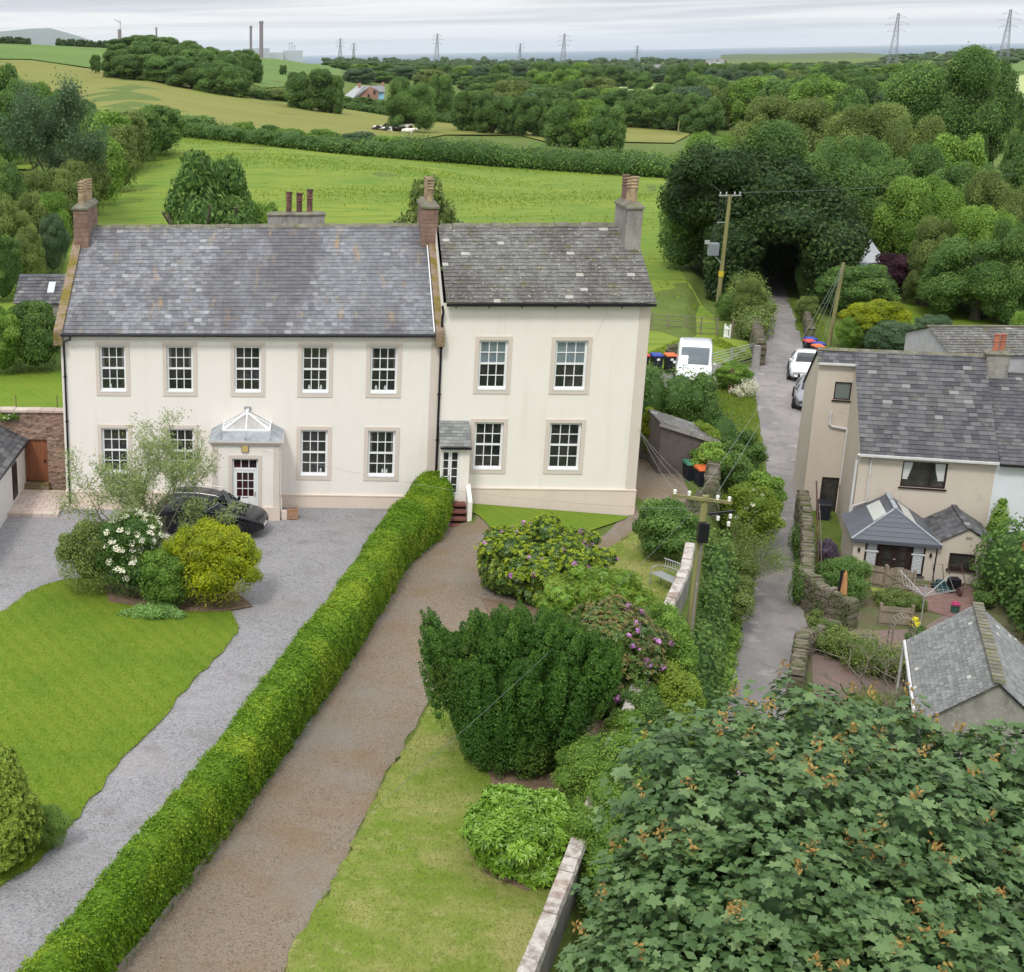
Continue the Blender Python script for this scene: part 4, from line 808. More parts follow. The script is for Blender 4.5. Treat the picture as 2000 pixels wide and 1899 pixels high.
# trees with visible feet nearer the lane: (u,top,width,foot,material,label,kind)
near=[(1405,236,270,536,DK,'huge dark sycamore at the bend, left of the lane tunnel','big'),(1570,300,190,528,MD,'large green tree leaning over the right side of the lane tunnel','big'),(1350,262,120,505,LT,'bright-topped tree behind the huge lane sycamore','big'),
 (1598,420,84,560,PU,'upright copper tree beside the lane mouth','bushhi'),(1722,474,120,575,PU,'spreading copper tree right of the white roof glimpse','bushhi'),(1560,470,60,580,MD,'ivy-green bush at the right side of the lane mouth','bushhi'),
 (1650,495,170,610,MD,'wide green bush tree behind the golden shrub','bushhi'),(1880,455,190,618,MD,'round garden tree on a bare trunk by the sloping lawn','big'),(1960,590,50,680,LT,'light green bush behind the right chimney','bushhi'),
 (1682,566,128,668,YE,'bright golden conifer shrub above the cottage roof','bushhi'),(1640,600,60,672,LT,'fresh green bush left of the golden shrub','bushhi'),(1722,612,130,685,BL,'dark grey-green bush behind the cottage ridge','bushhi'),(1795,600,84,660,BL,'blue-green juniper bush beside the sloping lawn','bushhi'),
 (1440,520,72,640,OL,'pale hawthorn bush beside the transformer pole','bushhi'),(1398,560,46,618,MD,'green bush at the foot of the transformer pole','bushhi'),(1410,690,70,750,LT,'bushy hawthorn shrub by the van','bushhi'),(1555,560,50,625,OL,'low olive bush beside the verge stones','bushhi'),
 (70,562,150,716,DK,'dark clipped yew behind the garden wall','bushhi'),(8,572,110,722,LT,'light green leafy tree at the left edge behind the wall','bushhi')]
for i,(u,v,w_,vb,m,l,k) in enumerate(near): tree(u,v,w_,None,vb,mat=m,kind=k,label=l,base=.1 if k=='big' else 0,i=i,cat='tree' if 'tree' in l or k=='big' else 'bush',name='broadleaf_tree' if k=='big' else 'garden_bush',dy=.8 if i==0 else 1)
for i,(u,v,w_,vb,l) in enumerate([(1510,380,170,490,'dark crown behind the roof of the tree tunnel')]):
    tree(u,v,w_,None,vb,mat=DK,kind='bushhi' if i else 'big',label=l,base=.1,i=i+7,cat='tree' if i==0 else 'bush',name='broadleaf_tree' if i==0 else 'thicket')
def lane_arch():
    rng=np.random.default_rng(9); a=G(1496/S,584/S); b=G(1507/S,498/S); d=(b-a)[:2]; L=np.linalg.norm(d); d/=L; n=np.array([d[1],-d[0]]); B=[]
    for t in np.linspace(0,L,int(L/2)):
        c=a[:2]+d*t; z=float(T(*c)); w_=1.8 if t<4 else 2.1
        for s in (-1,1):
            for zz,r in ((.9,1.5),(2.6,1.7),(4.2,2.0)): q=c+n*s*(w_+r*.86+rng.normal(0,.15)+(.35 if zz<1 else -.25*(zz>3))); B.append(((q[0],q[1],z+zz),(r,r,r*.8)))
        B.append(((c[0]+rng.normal(0,.4),c[1],z+5.7+rng.normal(0,.3)),(2.3,2.2,1.35)))
    for k in range(14): q=a[:2]+n*rng.uniform(-6,2.5)+d*rng.uniform(2,9); B.append(((q[0],q[1],float(T(*q))+rng.uniform(5.5,7.5)),(1.9,1.9,1.5)))
    for k in range(26): q=a[:2]+n*rng.uniform(-8,4.5)+d*rng.uniform(1.5,8); r=rng.uniform(.9,2.1); B.append(((q[0],q[1],float(T(*q))+rng.uniform(4.6,9.5)),(r,r,r*.8)))
    c=b[:2]+d*1; B.append(((c[0],c[1],float(b[2])+2),(3,2,3)))
    o=a.copy(); B=[((x[0][0]-o[0],x[0][1]-o[1],x[0][2]-o[2]),x[1]) for x in B]; r_=thing('tree_tunnel','dark leafy tree tunnel roofing over the far end of the lane','tree tunnel',o)
    mobj('foliage',crown_mesh('foliage',B,90000,.3,fol('painted_shade_foliage',(.018,.045,.012),(.05,.10,.025),(.12,.19,.05)),5,low=.9),r_)  # tunnel crowns use a darkened foliage copy, shade painted into the leaf colour
lane_arch()
# behind the house
for u,v,w_,r,k,m,l in [(388,322,330,84,'cone',MD,'drooping cypress left of the pair behind the roof'),(440,330,270,86,'cone',MD,'drooping cypress right of the pair behind the roof'),(508,342,110,86,'bushhi',LT,'fresh green bush between the cypresses and the grey chimney'),
  (812,366,300,84,'cone',OL,'dark spiky pine behind the middle chimney'),(866,396,90,86,'bushhi',BL,'blue green bush just right of the middle chimney')]:
    tree(u,v,w_,r,mat=m,kind=k,name='conifer' if k=='cone' else 'garden_bush',label=l,cat='tree' if k=='cone' else 'bush',base=0)
# ================================================================ GARDEN
m_f_rhodo=fol('rhododendron_leaf',(0.049,0.098,0.0252),(0.098,0.182,0.028),(0.154,0.238,0.042),tr=.1,rough=.4,spec=.4)
m_f_new=fol('new_growth_leaf',(0.2,0.29,0.02),(0.32,0.42,0.03),(0.46,0.52,0.05),tr=.25)
m_f_laurel=fol('laurel_leaf',(0.14,0.28,0.028),(0.238,0.434,0.042),(0.378,0.602,0.084),tr=.15,rough=.35,spec=.5)
m_f_yew=fol('yew_needles',(0.0406,0.1087,0.0174),(0.07975,0.1885,0.0261),(0.145,0.29,0.0435),tr=.25,extra=[('noise',.5,.5,.7,(.10,.13,.02),.5)])
m_f_pit=fol('pale_evergreen_leaf',(0.13,0.21,0.025),(0.24,0.34,0.04),(0.36,0.47,0.08))
m_purple=material('purple_flower',(.42,.14,.46),.6,[('tone',0,0,1,(.72,.38,.70))],trans=.2,coord='obj')
m_cream_fl=material('cream_flower',(.72,.70,.50),.7,[('tone',0,0,1,(.82,.82,.70))],trans=.2,coord='obj')
m_seed=material('orange_seed_wings',(.27,.15,.045),.8,[('tone',0,0,1,(.46,.32,.10))],trans=.25,coord='obj')
m_f_syc=fol('sycamore_leaf',(.06,.125,.038),(.118,.205,.066),(.215,.31,.12),tr=.16,rough=.5,spec=.35,extra=[('object',0,0,1,(.05,.1,.04),.01)])
def rosettes(P,N,nl,L,asp,rng,lift=.35,tone=None,bend=.15):
    "whorls of long leaves around shoot tips"
    n=len(P); N=N/np.linalg.norm(N,axis=1)[:,None]; a=np.cross(N,rng.normal(0,1,(n,3))); a/=np.linalg.norm(a,axis=1)[:,None]; b=np.cross(N,a); V=[];F_=[];Tn=[]
    for k in range(nl):
        ph=2*math.pi*k/nl+rng.normal(0,.25,n); d=a*np.cos(ph)[:,None]+b*np.sin(ph)[:,None]; s=np.cross(N,d); l=(L*rng.uniform(.75,1.2,n))[:,None]; up=(lift+rng.normal(0,.18,n))[:,None]
        d2=d+N*up; d2/=np.linalg.norm(d2,axis=1)[:,None]; m_=P+d2*l*.5+N*l*bend*.4; e=P+d2*l-N*l*bend
        q=np.stack([P+d2*l*.06,m_+s*l*asp*.5,e,m_-s*l*asp*.5],1); V.append(q.reshape(-1,3)); Tn.append((tone if tone is not None else rng.random(n))*.8+rng.random(n)*.19)
    V=np.concatenate(V); return V,np.arange(len(V)).reshape(-1,4),np.concatenate(Tn)
def merge(parts): 
    V=[];Fs=[];T_=[];o=0
    for v,f,t in parts: V.append(v);Fs.append(f+o);T_.append(t);o+=len(v)
    return np.concatenate(V),Fs,np.concatenate(T_)
def shrub(name,label,c,R,n,L,nl,asp,mat,seed,nb=26,br=.3,new=None,newfrac=.5,flowers=0,fmat=None,under=True,cat='shrub',low=-.1,flpatch=None,lift=.35,zc=.42,fsize=.05,group=None):
    "evergreen mound of leaf whorls; c ground point, R=(rx,ry,height)"
    rng=np.random.default_rng(seed); rx,ry,h=R; B=lump(0,0,h*zc,rx*.95,ry*.95,h*(1-zc)*1.0,nb,br,rng,low=low)
    B+=[((rng.uniform(-.5,.5)*rx,rng.uniform(-.5,.5)*ry,h*.2),(rx*.42,ry*.42,h*.25)) for _ in range(5)]
    P,N,k=on_blobs(B,n,rng,low=.5,fill=.06); P[:,2]=np.maximum(P[:,2],.04); kt=rng.random(len(B)); tone=kt[k]*.6+rng.random(len(P))*.35
    root=thing(name,label,cat,c,group)
    isnew=(rng.random(len(P))<newfrac*np.clip(N[:,2]*1.1+.55,0,1)) if new else np.zeros(len(P),bool)
    o=~isnew; Cv,Cf=sphere_faces(B,sc=.84)
    V,Fs,Tn=merge([rosettes(P[o],N[o]+[0,0,.35],nl,L,asp,rng,lift,tone[o]),(Cv,Cf,np.full(len(Cf),.15))])
    mobj('foliage',npmesh('foliage',V,Fs,mat,Tn),root)
    if new:
        V,f,t=rosettes(P[isnew]+N[isnew]*.03,N[isnew]+[0,0,.6],nl,L*.8,asp,rng,.7,tone[isnew]); mobj('new_shoots',npmesh('new_shoots',V,f,new,t),root)
    if flowers:
        ok=np.nonzero(flpatch(P,N))[0] if flpatch else np.nonzero(N[:,2]>-.4)[0]; idx=rng.choice(ok,flowers,replace=False); V=[];Fs=[];t=[]
        for i in idx:
            m=26; d=rng.normal(0,1,(m,3)); d/=np.linalg.norm(d,axis=1)[:,None]; q=P[i]+N[i]*.05+d*fsize*rng.uniform(.8,1.4); v,f=cards(q,d,np.full(m,fsize*1.2),.9,.3,rng); Fs.append(f+sum(len(x) for x in V)); V.append(v); t.append(rng.random(m)*.6+.4*rng.random())
        mobj('flowers',npmesh('flowers',np.concatenate(V),[np.concatenate(Fs)],fmat,np.concatenate(t)),root)
    return root
def gp(u,v,z=None): return G(u/S,v/S) if z is None else onz(u/S,v/S,z)
# big rhododendron, the two behind the yew, laurel
rh=np.array([17.3,-8.5,0]); shrub('rhododendron_bush','largest rounded rhododendron, yellow-green with scattered purple flowers, nearest the wing',rh,(2.4,2.1,2.4),7500,.135,7,.34,m_f_rhodo,1,nb=70,br=.17,new=m_f_new,newfrac=.66,flowers=60,fsize=.065,fmat=m_purple,zc=.38)
shrub('evergreen_bush','smooth light green rounded bush between two purple rhododendrons',(18.3,-12.6,0),(1.9,1.7,2.35),7500,.10,7,.28,m_f_laurel,2,nb=60,br=.17,new=m_f_pit,newfrac=.75,zc=.4)
shrub('rhododendron_bush','dark rhododendron with a purple cluster, right behind the upright yew',(17.95,-16.7,0),(1.6,1.8,3.0),6000,.12,7,.34,m_f_rhodo,3,nb=60,br=.18,new=fol('reddish_new_leaf',(0.168,0.154,0.056),(0.28,0.224,0.098),(0.378,0.378,0.07)),newfrac=.5,flowers=80,fsize=.065,fmat=m_purple,flpatch=lambda P,N:(N[:,0]>-.35)&(N[:,2]>-.5)&(N[:,2]<.75),zc=.42)
shrub('laurel_bush','low mound of glossy light green whorled leaves at the foot of the yew',(14.35,-25.1,0),(1.3,1.25,1.75),3300,.17,8,.26,m_f_laurel,4,nb=26,br=.26,new=m_f_laurel,newfrac=.3,zc=.42)
# clipped conical bush at the left edge
rng=np.random.default_rng(8); B=[]
for k in range(60):
    z=rng.uniform(.1,2.75); q=1.15*(1-(z/3.05)**1.9)**.8*rng.uniform(.7,.92); a=rng.uniform(0,6.28); B.append(((q*math.cos(a),q*math.sin(a),z),.27*(1.15-z/6)))
B.append(((0,0,1.0),(.95,.95,1.0))); B.append(((0,0,1.8),(.7,.7,.95)))
cb=thing('conical_bush','pale green clipped conical bush at the left edge of the lawn','bush',(2.85,-25.9,0))
P,N,k=on_blobs(B,5200,rng,low=.6); V,f,t=rosettes(P,N+[0,0,.5],6,.085,.5,rng,.4); v2,f2=sphere_faces(B,sc=.85)
V,Fs,Tn=merge([(V,f,t),(v2,f2,np.full(len(f2),.2))]); mobj('foliage',npmesh('foliage',V,Fs,m_f_pit,Tn),cb)
# upright yew: hundreds of erect plumes fanning out of one foot
def yew():
    rng=np.random.default_rng(5); c=np.array([14.95,-20.6,0]); root=thing('yew_tree','dark upright fan-shaped yew in the middle of the shrub row','tree',c)
    V=[];Fs=[];Tn=[];o=0; CB=[]
    def plume(b,t,r,n):
        nonlocal o
        b=np.array(b);t=np.array(t); d=t-b; L=np.linalg.norm(d); d/=L; s=rng.random(n)**.8; a=np.cross(d,[0,0,1.]); a/=np.linalg.norm(a)+1e-9; e=np.cross(d,a); ph=rng.random(n)*6.283
        rr_=r*np.sin(np.pi*np.clip(s*.82+.16,0,1))**.6*rng.uniform(.75,1.05,n); out=a*np.cos(ph)[:,None]+e*np.sin(ph)[:,None]; P=b+d*(s*L)[:,None]+out*rr_[:,None]
        v,f=cards(P,out+d*.25,np.full(n,.066),.5,.45,rng,droop=-.8); V.append(v); Fs.append(f+o); o+=len(v); Tn.append(np.clip(rng.random()*.45+rng.random(n)*.3+s*.22,0,.99))
        for q in (.25,.5,.75): CB.append((tuple(b+d*L*q),r*.62))
    # layers of plumes: angle, lean, level
    for k in range(330):
        a=rng.uniform(0,6.283); lev=rng.random()**.75; z1=.8+lev*3.5; rx=(.85+1.3*min(1,z1/3.0))*(1 if z1<3.6 else 1-.16*(z1-3.6)); q=rng.uniform(.72,1.0) if z1<3.5 else rng.uniform(.05,1.)
        if z1>3.5: z1=4.15-.95*q**2.2+rng.normal(0,.13)
        ex=rx*q*math.cos(a)*1.08; ey=rx*q*math.sin(a)*.8; L=rng.uniform(.9,1.5)
        t=np.array([ex,ey,z1]); b=np.array([ex*.84,ey*.84,max(.12,z1-L)]); plume(b,t,rng.uniform(.15,.235),520)
    for k in range(26):   # looser plumes leaning out to the left side
        t=np.array([-2.3+rng.normal(0,.2),rng.uniform(-.9,.6),rng.uniform(2.3,4.0)]); t[0]-=.25*(3.8-abs(t[2]-3.2))/2-.45; b=t+np.array([.5,0,-1.2]); plume(b,t,.13,260)
    CB+=[((0,0,1.3),(.85,.65,1.3)),((0,0,2.5),(1.3,.95,.9))]
    Cv,Cf=sphere_faces(CB,6,4,sc=1.0); Vv=np.concatenate(V+[Cv]); Fs.append(Cf+o); Tn.append(np.full(len(Cf),.1)); mobj('foliage',npmesh('foliage',Vv,Fs,m_f_yew,np.concatenate(Tn)),root)
    m=MB(); m.tube([(14.95,-20.6,-.1),(14.95,-20.6,1.6)],[.25,.15],8); m.build('trunk',m_bark,root)
yew()
# long clipped hedge
def long_hedge():
    Lp=[(14.35,.75),(13.75,-1.0),(13.3,-2.9),(12.65,-4.4),(12.0,-6.9),(11.3,-9.8),(9.75,-15.2),(8.1,-21.0),(7.1,-24.3),(5.5,-29.3),(3.6,-34.5),(2.2,-38)]
    Rp=[(15.15,.75),(15.0,-1.4),(14.4,-3.8),(13.8,-4.9),(13.0,-6.8),(12.1,-10.4),(10.75,-15.4),(9.0,-21.0),(8.0,-24.2),(6.35,-28.9),(4.5,-34),(3.1,-38)]
    rng=np.random.default_rng(12); n=150; tt=np.linspace(0,11,n); L=np.array([[np.interp(t,range(12),[p[i] for p in Lp]) for i in (0,1)] for t in tt]); R=np.array([[np.interp(t,range(12),[p[i] for p in Rp]) for i in (0,1)] for t in tt])
    L+= (R-L)*-.10; R+=(R-L)*-.02
    hgt=1.5+.05*np.sin(tt*3.1)+.05*np.sin(tt*7.3+1)
    # cross-section: base right, shoulder right, top, shoulder left, base left
    prof=[(1.0,0),(1.06,.35),(1.04,.75),(.93,.95),(.7,1.02),(.3,1.02),(.07,.95),(-.04,.75),(-.06,.35),(0,0)]
    org=np.array([9.75,-15.2,0]); V=[];nn=len(prof)
    for i in range(n):
        wob=rng.normal(0,.015,2)
        for a,h in prof: x=L[i]+(R[i]-L[i])*a+wob; V.append((x[0],x[1],h*hgt[i]))
    V=np.array(V); F_=[(i*nn+k,i*nn+k+1,(i+1)*nn+k+1,(i+1)*nn+k) for i in range(n-1) for k in range(nn-1)]
    F_=np.array(F_); root=thing('clipped_hedge','long clipped green hedge running between the grey drive and the brown track','hedge',org)
    # scatter leaves
    a,b,c,d=[V[F_[:,k]] for k in range(4)]; nr=np.cross(b-a,d-a); ar=np.linalg.norm(nr,axis=1); nr/=ar[:,None]; nr*=np.sign(nr[:,2:3]*1+1e-3+0) if 0 else 1
    cen=(a+b+c+d)/4; mid=np.array([np.interp(cen[:,1][::-1],((L+R)/2)[:,1][::-1],((L+R)/2)[:,0][::-1])[::-1]]).T; 
    outw=np.stack([cen[:,0]-mid[:,0],np.zeros(len(cen)),cen[:,2]-.7],1); fl=np.sign((outw*nr).sum(1)); nr*=fl[:,None]
    N_=230000; k=rng.choice(len(F_),N_,p=ar/ar.sum()); s,t=rng.random(N_)[:,None],rng.random(N_)[:,None]; P=(a[k]*(1-s)+b[k]*s)*(1-t)+(d[k]*(1-s)+c[k]*s)*t
    bump=.035*np.sin(P[:,1]*4.1+P[:,0]*2)*np.sin(P[:,2]*5+P[:,1]*1.3)+.03*np.sin(P[:,1]*7.3+P[:,0]*11)*np.sin(P[:,2]*8+P[:,1]*2)+.03*np.sin(P[:,1]*23+P[:,0]*17)*np.sin(P[:,2]*19+P[:,0]*13)+rng.normal(0,.04,N_); P=P+nr[k]*(bump[:,None]+.01)
    Nn=nr[k]+[0,0,.55]; v,f=cards(P,Nn,np.full(N_,.074),.55,.6,rng,droop=-.3)
    top=(nr[k][:,2]>.5); cl=np.sin(P[:,1]*1.7)*np.sin(P[:,0]*2.3+P[:,1]*.9)+np.sin(P[:,1]*.55+2)*.7; yel=np.clip(cl*.35+.2,0,.5)*top*(P[:,1]>-23.5)
    tone=np.clip(rng.random(N_)**1.3*.7+yel*rng.uniform(.1,1.3,N_),0,.99)
    # ragged shoots on the top left edge
    V2=np.concatenate([v,V]); Fs=[f,F_+len(v)]; tn=np.concatenate([tone,np.full(len(F_),.25)]); mobj('foliage',npmesh('foliage',V2-org,Fs,m_f_hedge,tn),root)
long_hedge()
mb=MB(); e=[(8.15,-23.75),(7.95,-24.3),(6.55,-28.6),(5.5,-31.2),(4.3,-34.5)]
for (x0,y0),(x1,y1) in zip(e[:-1],e[1:]): mb.bar((x0,y0,.09),(x1,y1,.09),.05,.2)
mb.build('timber_edging',material('weathered_board',(.27,.24,.20),.9,[('noise',8,.4,.7,(.17,.15,.12))]),label='weathered timber board along the foot of the long hedge',cat='edging board')
# branching bush / small tree skeleton with leaves at the twigs
def branchy(name,label,c,h,w,nl,leaf,asp,mat,bark,seed,lv=4,trunks=3,spread=.6,droop=.8,cat='tree',per=26,leafr=.16,bare=False,r0=.05,extra=None,up=.6):
    rnd=random.Random(seed); rng=np.random.default_rng(seed); mb=MB(); tips=[]; root=thing(name,label,cat,c)
    def grow(p,d,L,r,l):
        q=[p]; n=4
        for i in range(n):
            d=(d+Vector((rnd.gauss(0,.16),rnd.gauss(0,.16),rnd.gauss(0.03,.1)))).normalized(); p=p+d*(L/n); q.append(p)
            if l<=2: tips.append((p.copy(),d.copy()))
        mb.tube(q,[r*(1-.5*i/n) for i in range(n+1)],5 if l>2 else 4)
        if l==0: return
        for k in range(rnd.choice((2,3,3))):
            dd=Vector((rnd.gauss(0,1),rnd.gauss(0,1)*.9,rnd.gauss(0,.5))).normalized(); grow(q[rnd.choice((2,3,4))],(d*1.0+dd*spread+Vector((0,0,.1*up))).normalized(),L*rnd.uniform(.55,.8),r*.55,l-1)
    for k in range(trunks):
        a=k*6.283/trunks+rnd.random(); grow(Vector((.1*math.cos(a),.1*math.sin(a),-.05)),Vector((w*.42*math.cos(a)*rnd.uniform(.5,1),w*.42*math.sin(a)*.8,h*up)).normalized(),h*.40,r0,lv)
    zs=[t[0].z for t in tips]; xs=[abs(t[0].x) for t in tips]; kz=h/max(zs); kx=w/2/(sorted(xs)[int(len(xs)*.97)]+1e-6)
    M_=Matrix.Diagonal((kx,kx*.9,kz,1)); mb.v=[tuple(M_@Vector(p)) for p in mb.v]; mb.build('branches' if trunks>1 else 'trunk',bark,root,local=True)
    if not bare:
        idx=rng.choice(len(tips),min(len(tips),nl),replace=len(tips)<nl); P=np.array([tuple(M_@tips[i][0]) for i in idx]); P=np.repeat(P,per,0)+rng.normal(0,leafr,(len(P)*per,3)); N=rng.normal(0,1,(len(P),3))+[0,0,.9]
        v,f=cards(P,N,np.full(len(P),leaf),asp,.3,rng,droop=droop); kt=np.repeat(rng.random(len(idx)),per); mobj('foliage',npmesh('foliage',v,f,mat,np.clip(kt*.5+rng.random(len(P))*.49,0,.99)),root)
    if extra: extra(root,rng)
    return root
m_f_willow=fol('grey_green_willow_leaf',(0.182,0.252,0.084),(0.308,0.392,0.14),(0.462,0.56,0.224),tr=.3)
branchy('willow_tree','airy pale willow with thin bare stems growing in front of the parked car',(4.15,-7.4,0),5.6,5.0,1300,.12,.26,m_f_willow,m_twig,5,lv=4,trunks=4,per=16,leafr=.12,r0=.055,spread=.55,up=.75)
# island bed: elder in flower, dull leafy bush, golden conifer, green filler, ground cover
def leafbush(name,label,c,R,n,leaf,mat,seed,nb=26,br=.3,asp=.55,fl=0,fmat=None,fs=.1,up=.4,core=.78,cat='bush',zc=.45,jit=.75,low=-.2,flpatch=None,droop=0,group=None,tilt=None,fill=.1):
    rng=np.random.default_rng(seed); rx,ry,h=R; B=lump(0,0,h*zc,rx,ry,h*(1-zc),nb,br,rng,low=low); root=thing(name,label,cat,c,group)
    B=[((b[0][0],b[0][1],max(b[0][2],.1*h)),b[1]) for b in B]
    me=crown_mesh('foliage',B,n,leaf,mat,seed,asp=asp,up=up,core=core,jit=jit,droop=droop,fill=fill,low=.6); mobj('foliage',me,root)
    if fl:
        P,N,k=on_blobs(B,4000,rng,low=.2); ok=np.nonzero(flpatch(P,N) if flpatch else N[:,2]>.0)[0]; V=[];Fs=[];t=[];o=0
        for i in rng.choice(ok,fl,replace=False):
            m=34; ph=rng.random(m)*6.28; q=np.sqrt(rng.random(m))*fs; nrm=N[i]*.6+[0,-.25,.7]; nrm/=np.linalg.norm(nrm); a=np.cross(nrm,[1,0,0]); a/=np.linalg.norm(a); b=np.cross(nrm,a)
            Q=P[i]+N[i]*.06+a*(q*np.cos(ph))[:,None]+b*(q*np.sin(ph))[:,None]; v,f=cards(Q,np.tile(nrm,(m,1)),np.full(m,fs*.4),.9,.25,rng); V.append(v);Fs.append(f+o);o+=len(v);t.append(rng.random(m))
        mobj('flowers',npmesh('flowers',np.concatenate(V),[np.concatenate(Fs)],fmat,np.concatenate(t)),root)
    return root
leafbush('elder_bush','dark bush with flat cream flower heads in the island bed',(3.95,-9.8,0),(1.4,1.2,3.05),15000,.085,m_f_mid,21,fl=85,fmat=m_cream_fl,fs=.12,flpatch=lambda P,N:(P[:,2]>1.1)&(N[:,1]<.5)&(P[:,0]>-.8))
leafbush('grey_bush','dull grey green straggling bush at the left of the island bed',(2.45,-9.6,0),(1.25,1.1,2.6),13000,.075,m_f_olive,22,nb=30,br=.26,core=.6,fill=.25)
leafbush('golden_conifer','golden yellow feathery conifer in the island bed',(6.6,-10.3,0),(1.65,1.45,2.9),26000,.085,fol('golden_conifer_foliage',(.14,.20,.008),(.40,.47,.012),(.68,.68,.03),tr=.2,extra=[('noise',.9,.5,.7,(.10,.13,.02),.8)]),23,nb=60,br=.2,asp=.35,up=.3,cat='bush',droop=-.8)
leafbush('green_bush','fresh green leafy bush between the elder and the golden conifer',(5.1,-10.8,0),(1.0,.85,2.0),9000,.08,m_f_light,24,nb=22,br=.3)
leafbush('low_plants','low pale green ground plants at the edge of the island bed',(4.7,-11.55,0),(1.25,.45,.32),2600,.075,fol('pale_low_leaf',(0.182,0.336,0.084),(0.28,0.476,0.14),(0.392,0.588,0.21)),25,nb=14,br=.5,cat='plants',zc=.3)
leafbush('fine_grass_clump','wispy grey green plant behind the conical bush',(4.0,-25.2,0),(.4,.45,1.0),3500,.13,fol('wispy_leaf',(0.14,0.238,0.042),(0.21,0.336,0.07),(0.28,0.42,0.098)),26,nb=10,br=.5,asp=.12,cat='plant',droop=-2,core=.4)
mb=MB(); mb.prism([(3.2,-10.5),(5.5,-11.2),(7.0,-11.1),(7.9,-10.6),(7.2,-9.2),(4.9,-8.2),(2.8,-8.9)],.05,.075,True,False); mb.build('flower_bed',m_soil,kind='structure',label='bare soil bed under the island bushes')
mb=MB(); mb.prism([(14.2,-19.6),(14.2,-21.6),(13.8,-22.8),(13.35,-24.4),(13.65,-25.7),(14.4,-26.25),(15.3,-25.8),(17.6,-19.6),(18.9,-15.6),(18.2,-12.8),(18.3,-10),(17.0,-10.2),(15.3,-9.4),(15.6,-13)],.05,.065,True,False); mb.build('shrub_bed',m_soil,kind='structure',label='bare soil bed under the row of shrubs')
# wall-side shrubs
leafbush('wall_shrub','leafy green lilac shrub behind the metal bench',(22.1,-5.2,-.1),(1.1,1.1,2.3),11000,.09,m_f_mid,31,nb=30,br=.27)
leafbush('wall_shrub','pale green shrub spilling along the boundary wall right of the purple rhododendron',(19.9,-14.7,-.2),(.65,2.6,2.2),15000,.075,m_f_light,32,nb=36,br=.3)
leafbush('wall_shrub','small grassy shrub on the lawn near the boundary wall',(19.8,-11.6,0),(.5,.6,.9),2600,.07,m_f_light,33,nb=12,br=.4)
leafbush('wall_shrub','ferny light green shrub beside the glossy laurel mound',(16.6,-23.2,-.1),(1.15,2.2,2.1),20000,.07,m_f_light,34,nb=40,br=.26,asp=.35)
leafbush('wall_shrub','green climber hanging over the near end of the boundary wall',(16.0,-27.6,-1.6),(.7,3.0,2.7),14000,.075,m_f_mid,35,nb=40,br=.35)
leafbush('wall_shrub','yellow green shrub behind the sycamore leaves at the wall',(19.2,-18.0,-.5),(.7,1.9,2.3),10000,.07,m_f_pit,36,nb=30,br=.3)
leafbush('wall_shrub','green feathery shrub swallowing the wall above the climber',(15.9,-25.4,-.2),(.85,1.5,1.75),11000,.07,m_f_light,37,nb=26,br=.3,asp=.4)
leafbush('wall_shrub','rough green shrub hiding the wall behind the reddish rhododendron',(19.6,-13.8,-.4),(.7,1.2,2.0),7000,.075,m_f_mid,38,nb=20,br=.3)
leafbush('wall_shrub','light green bush filling the gap behind the ferny shrub',(17.5,-20.9,-.2),(.75,1.3,1.8),8000,.07,m_f_light,39,nb=22,br=.3)
leafbush('wall_shrub','trailing green leaves on the lane side of the near wall end',(16.6,-26.3,-1.4),(.6,1.6,2.5),9000,.07,m_f_light,40,nb=24,br=.3)
leafbush('wall_shrub','green bush covering the wall beside the purple flowers',(18.3,-18.9,-.2),(.6,1.1,1.7),6500,.07,m_f_mid,41,nb=20,br=.3)
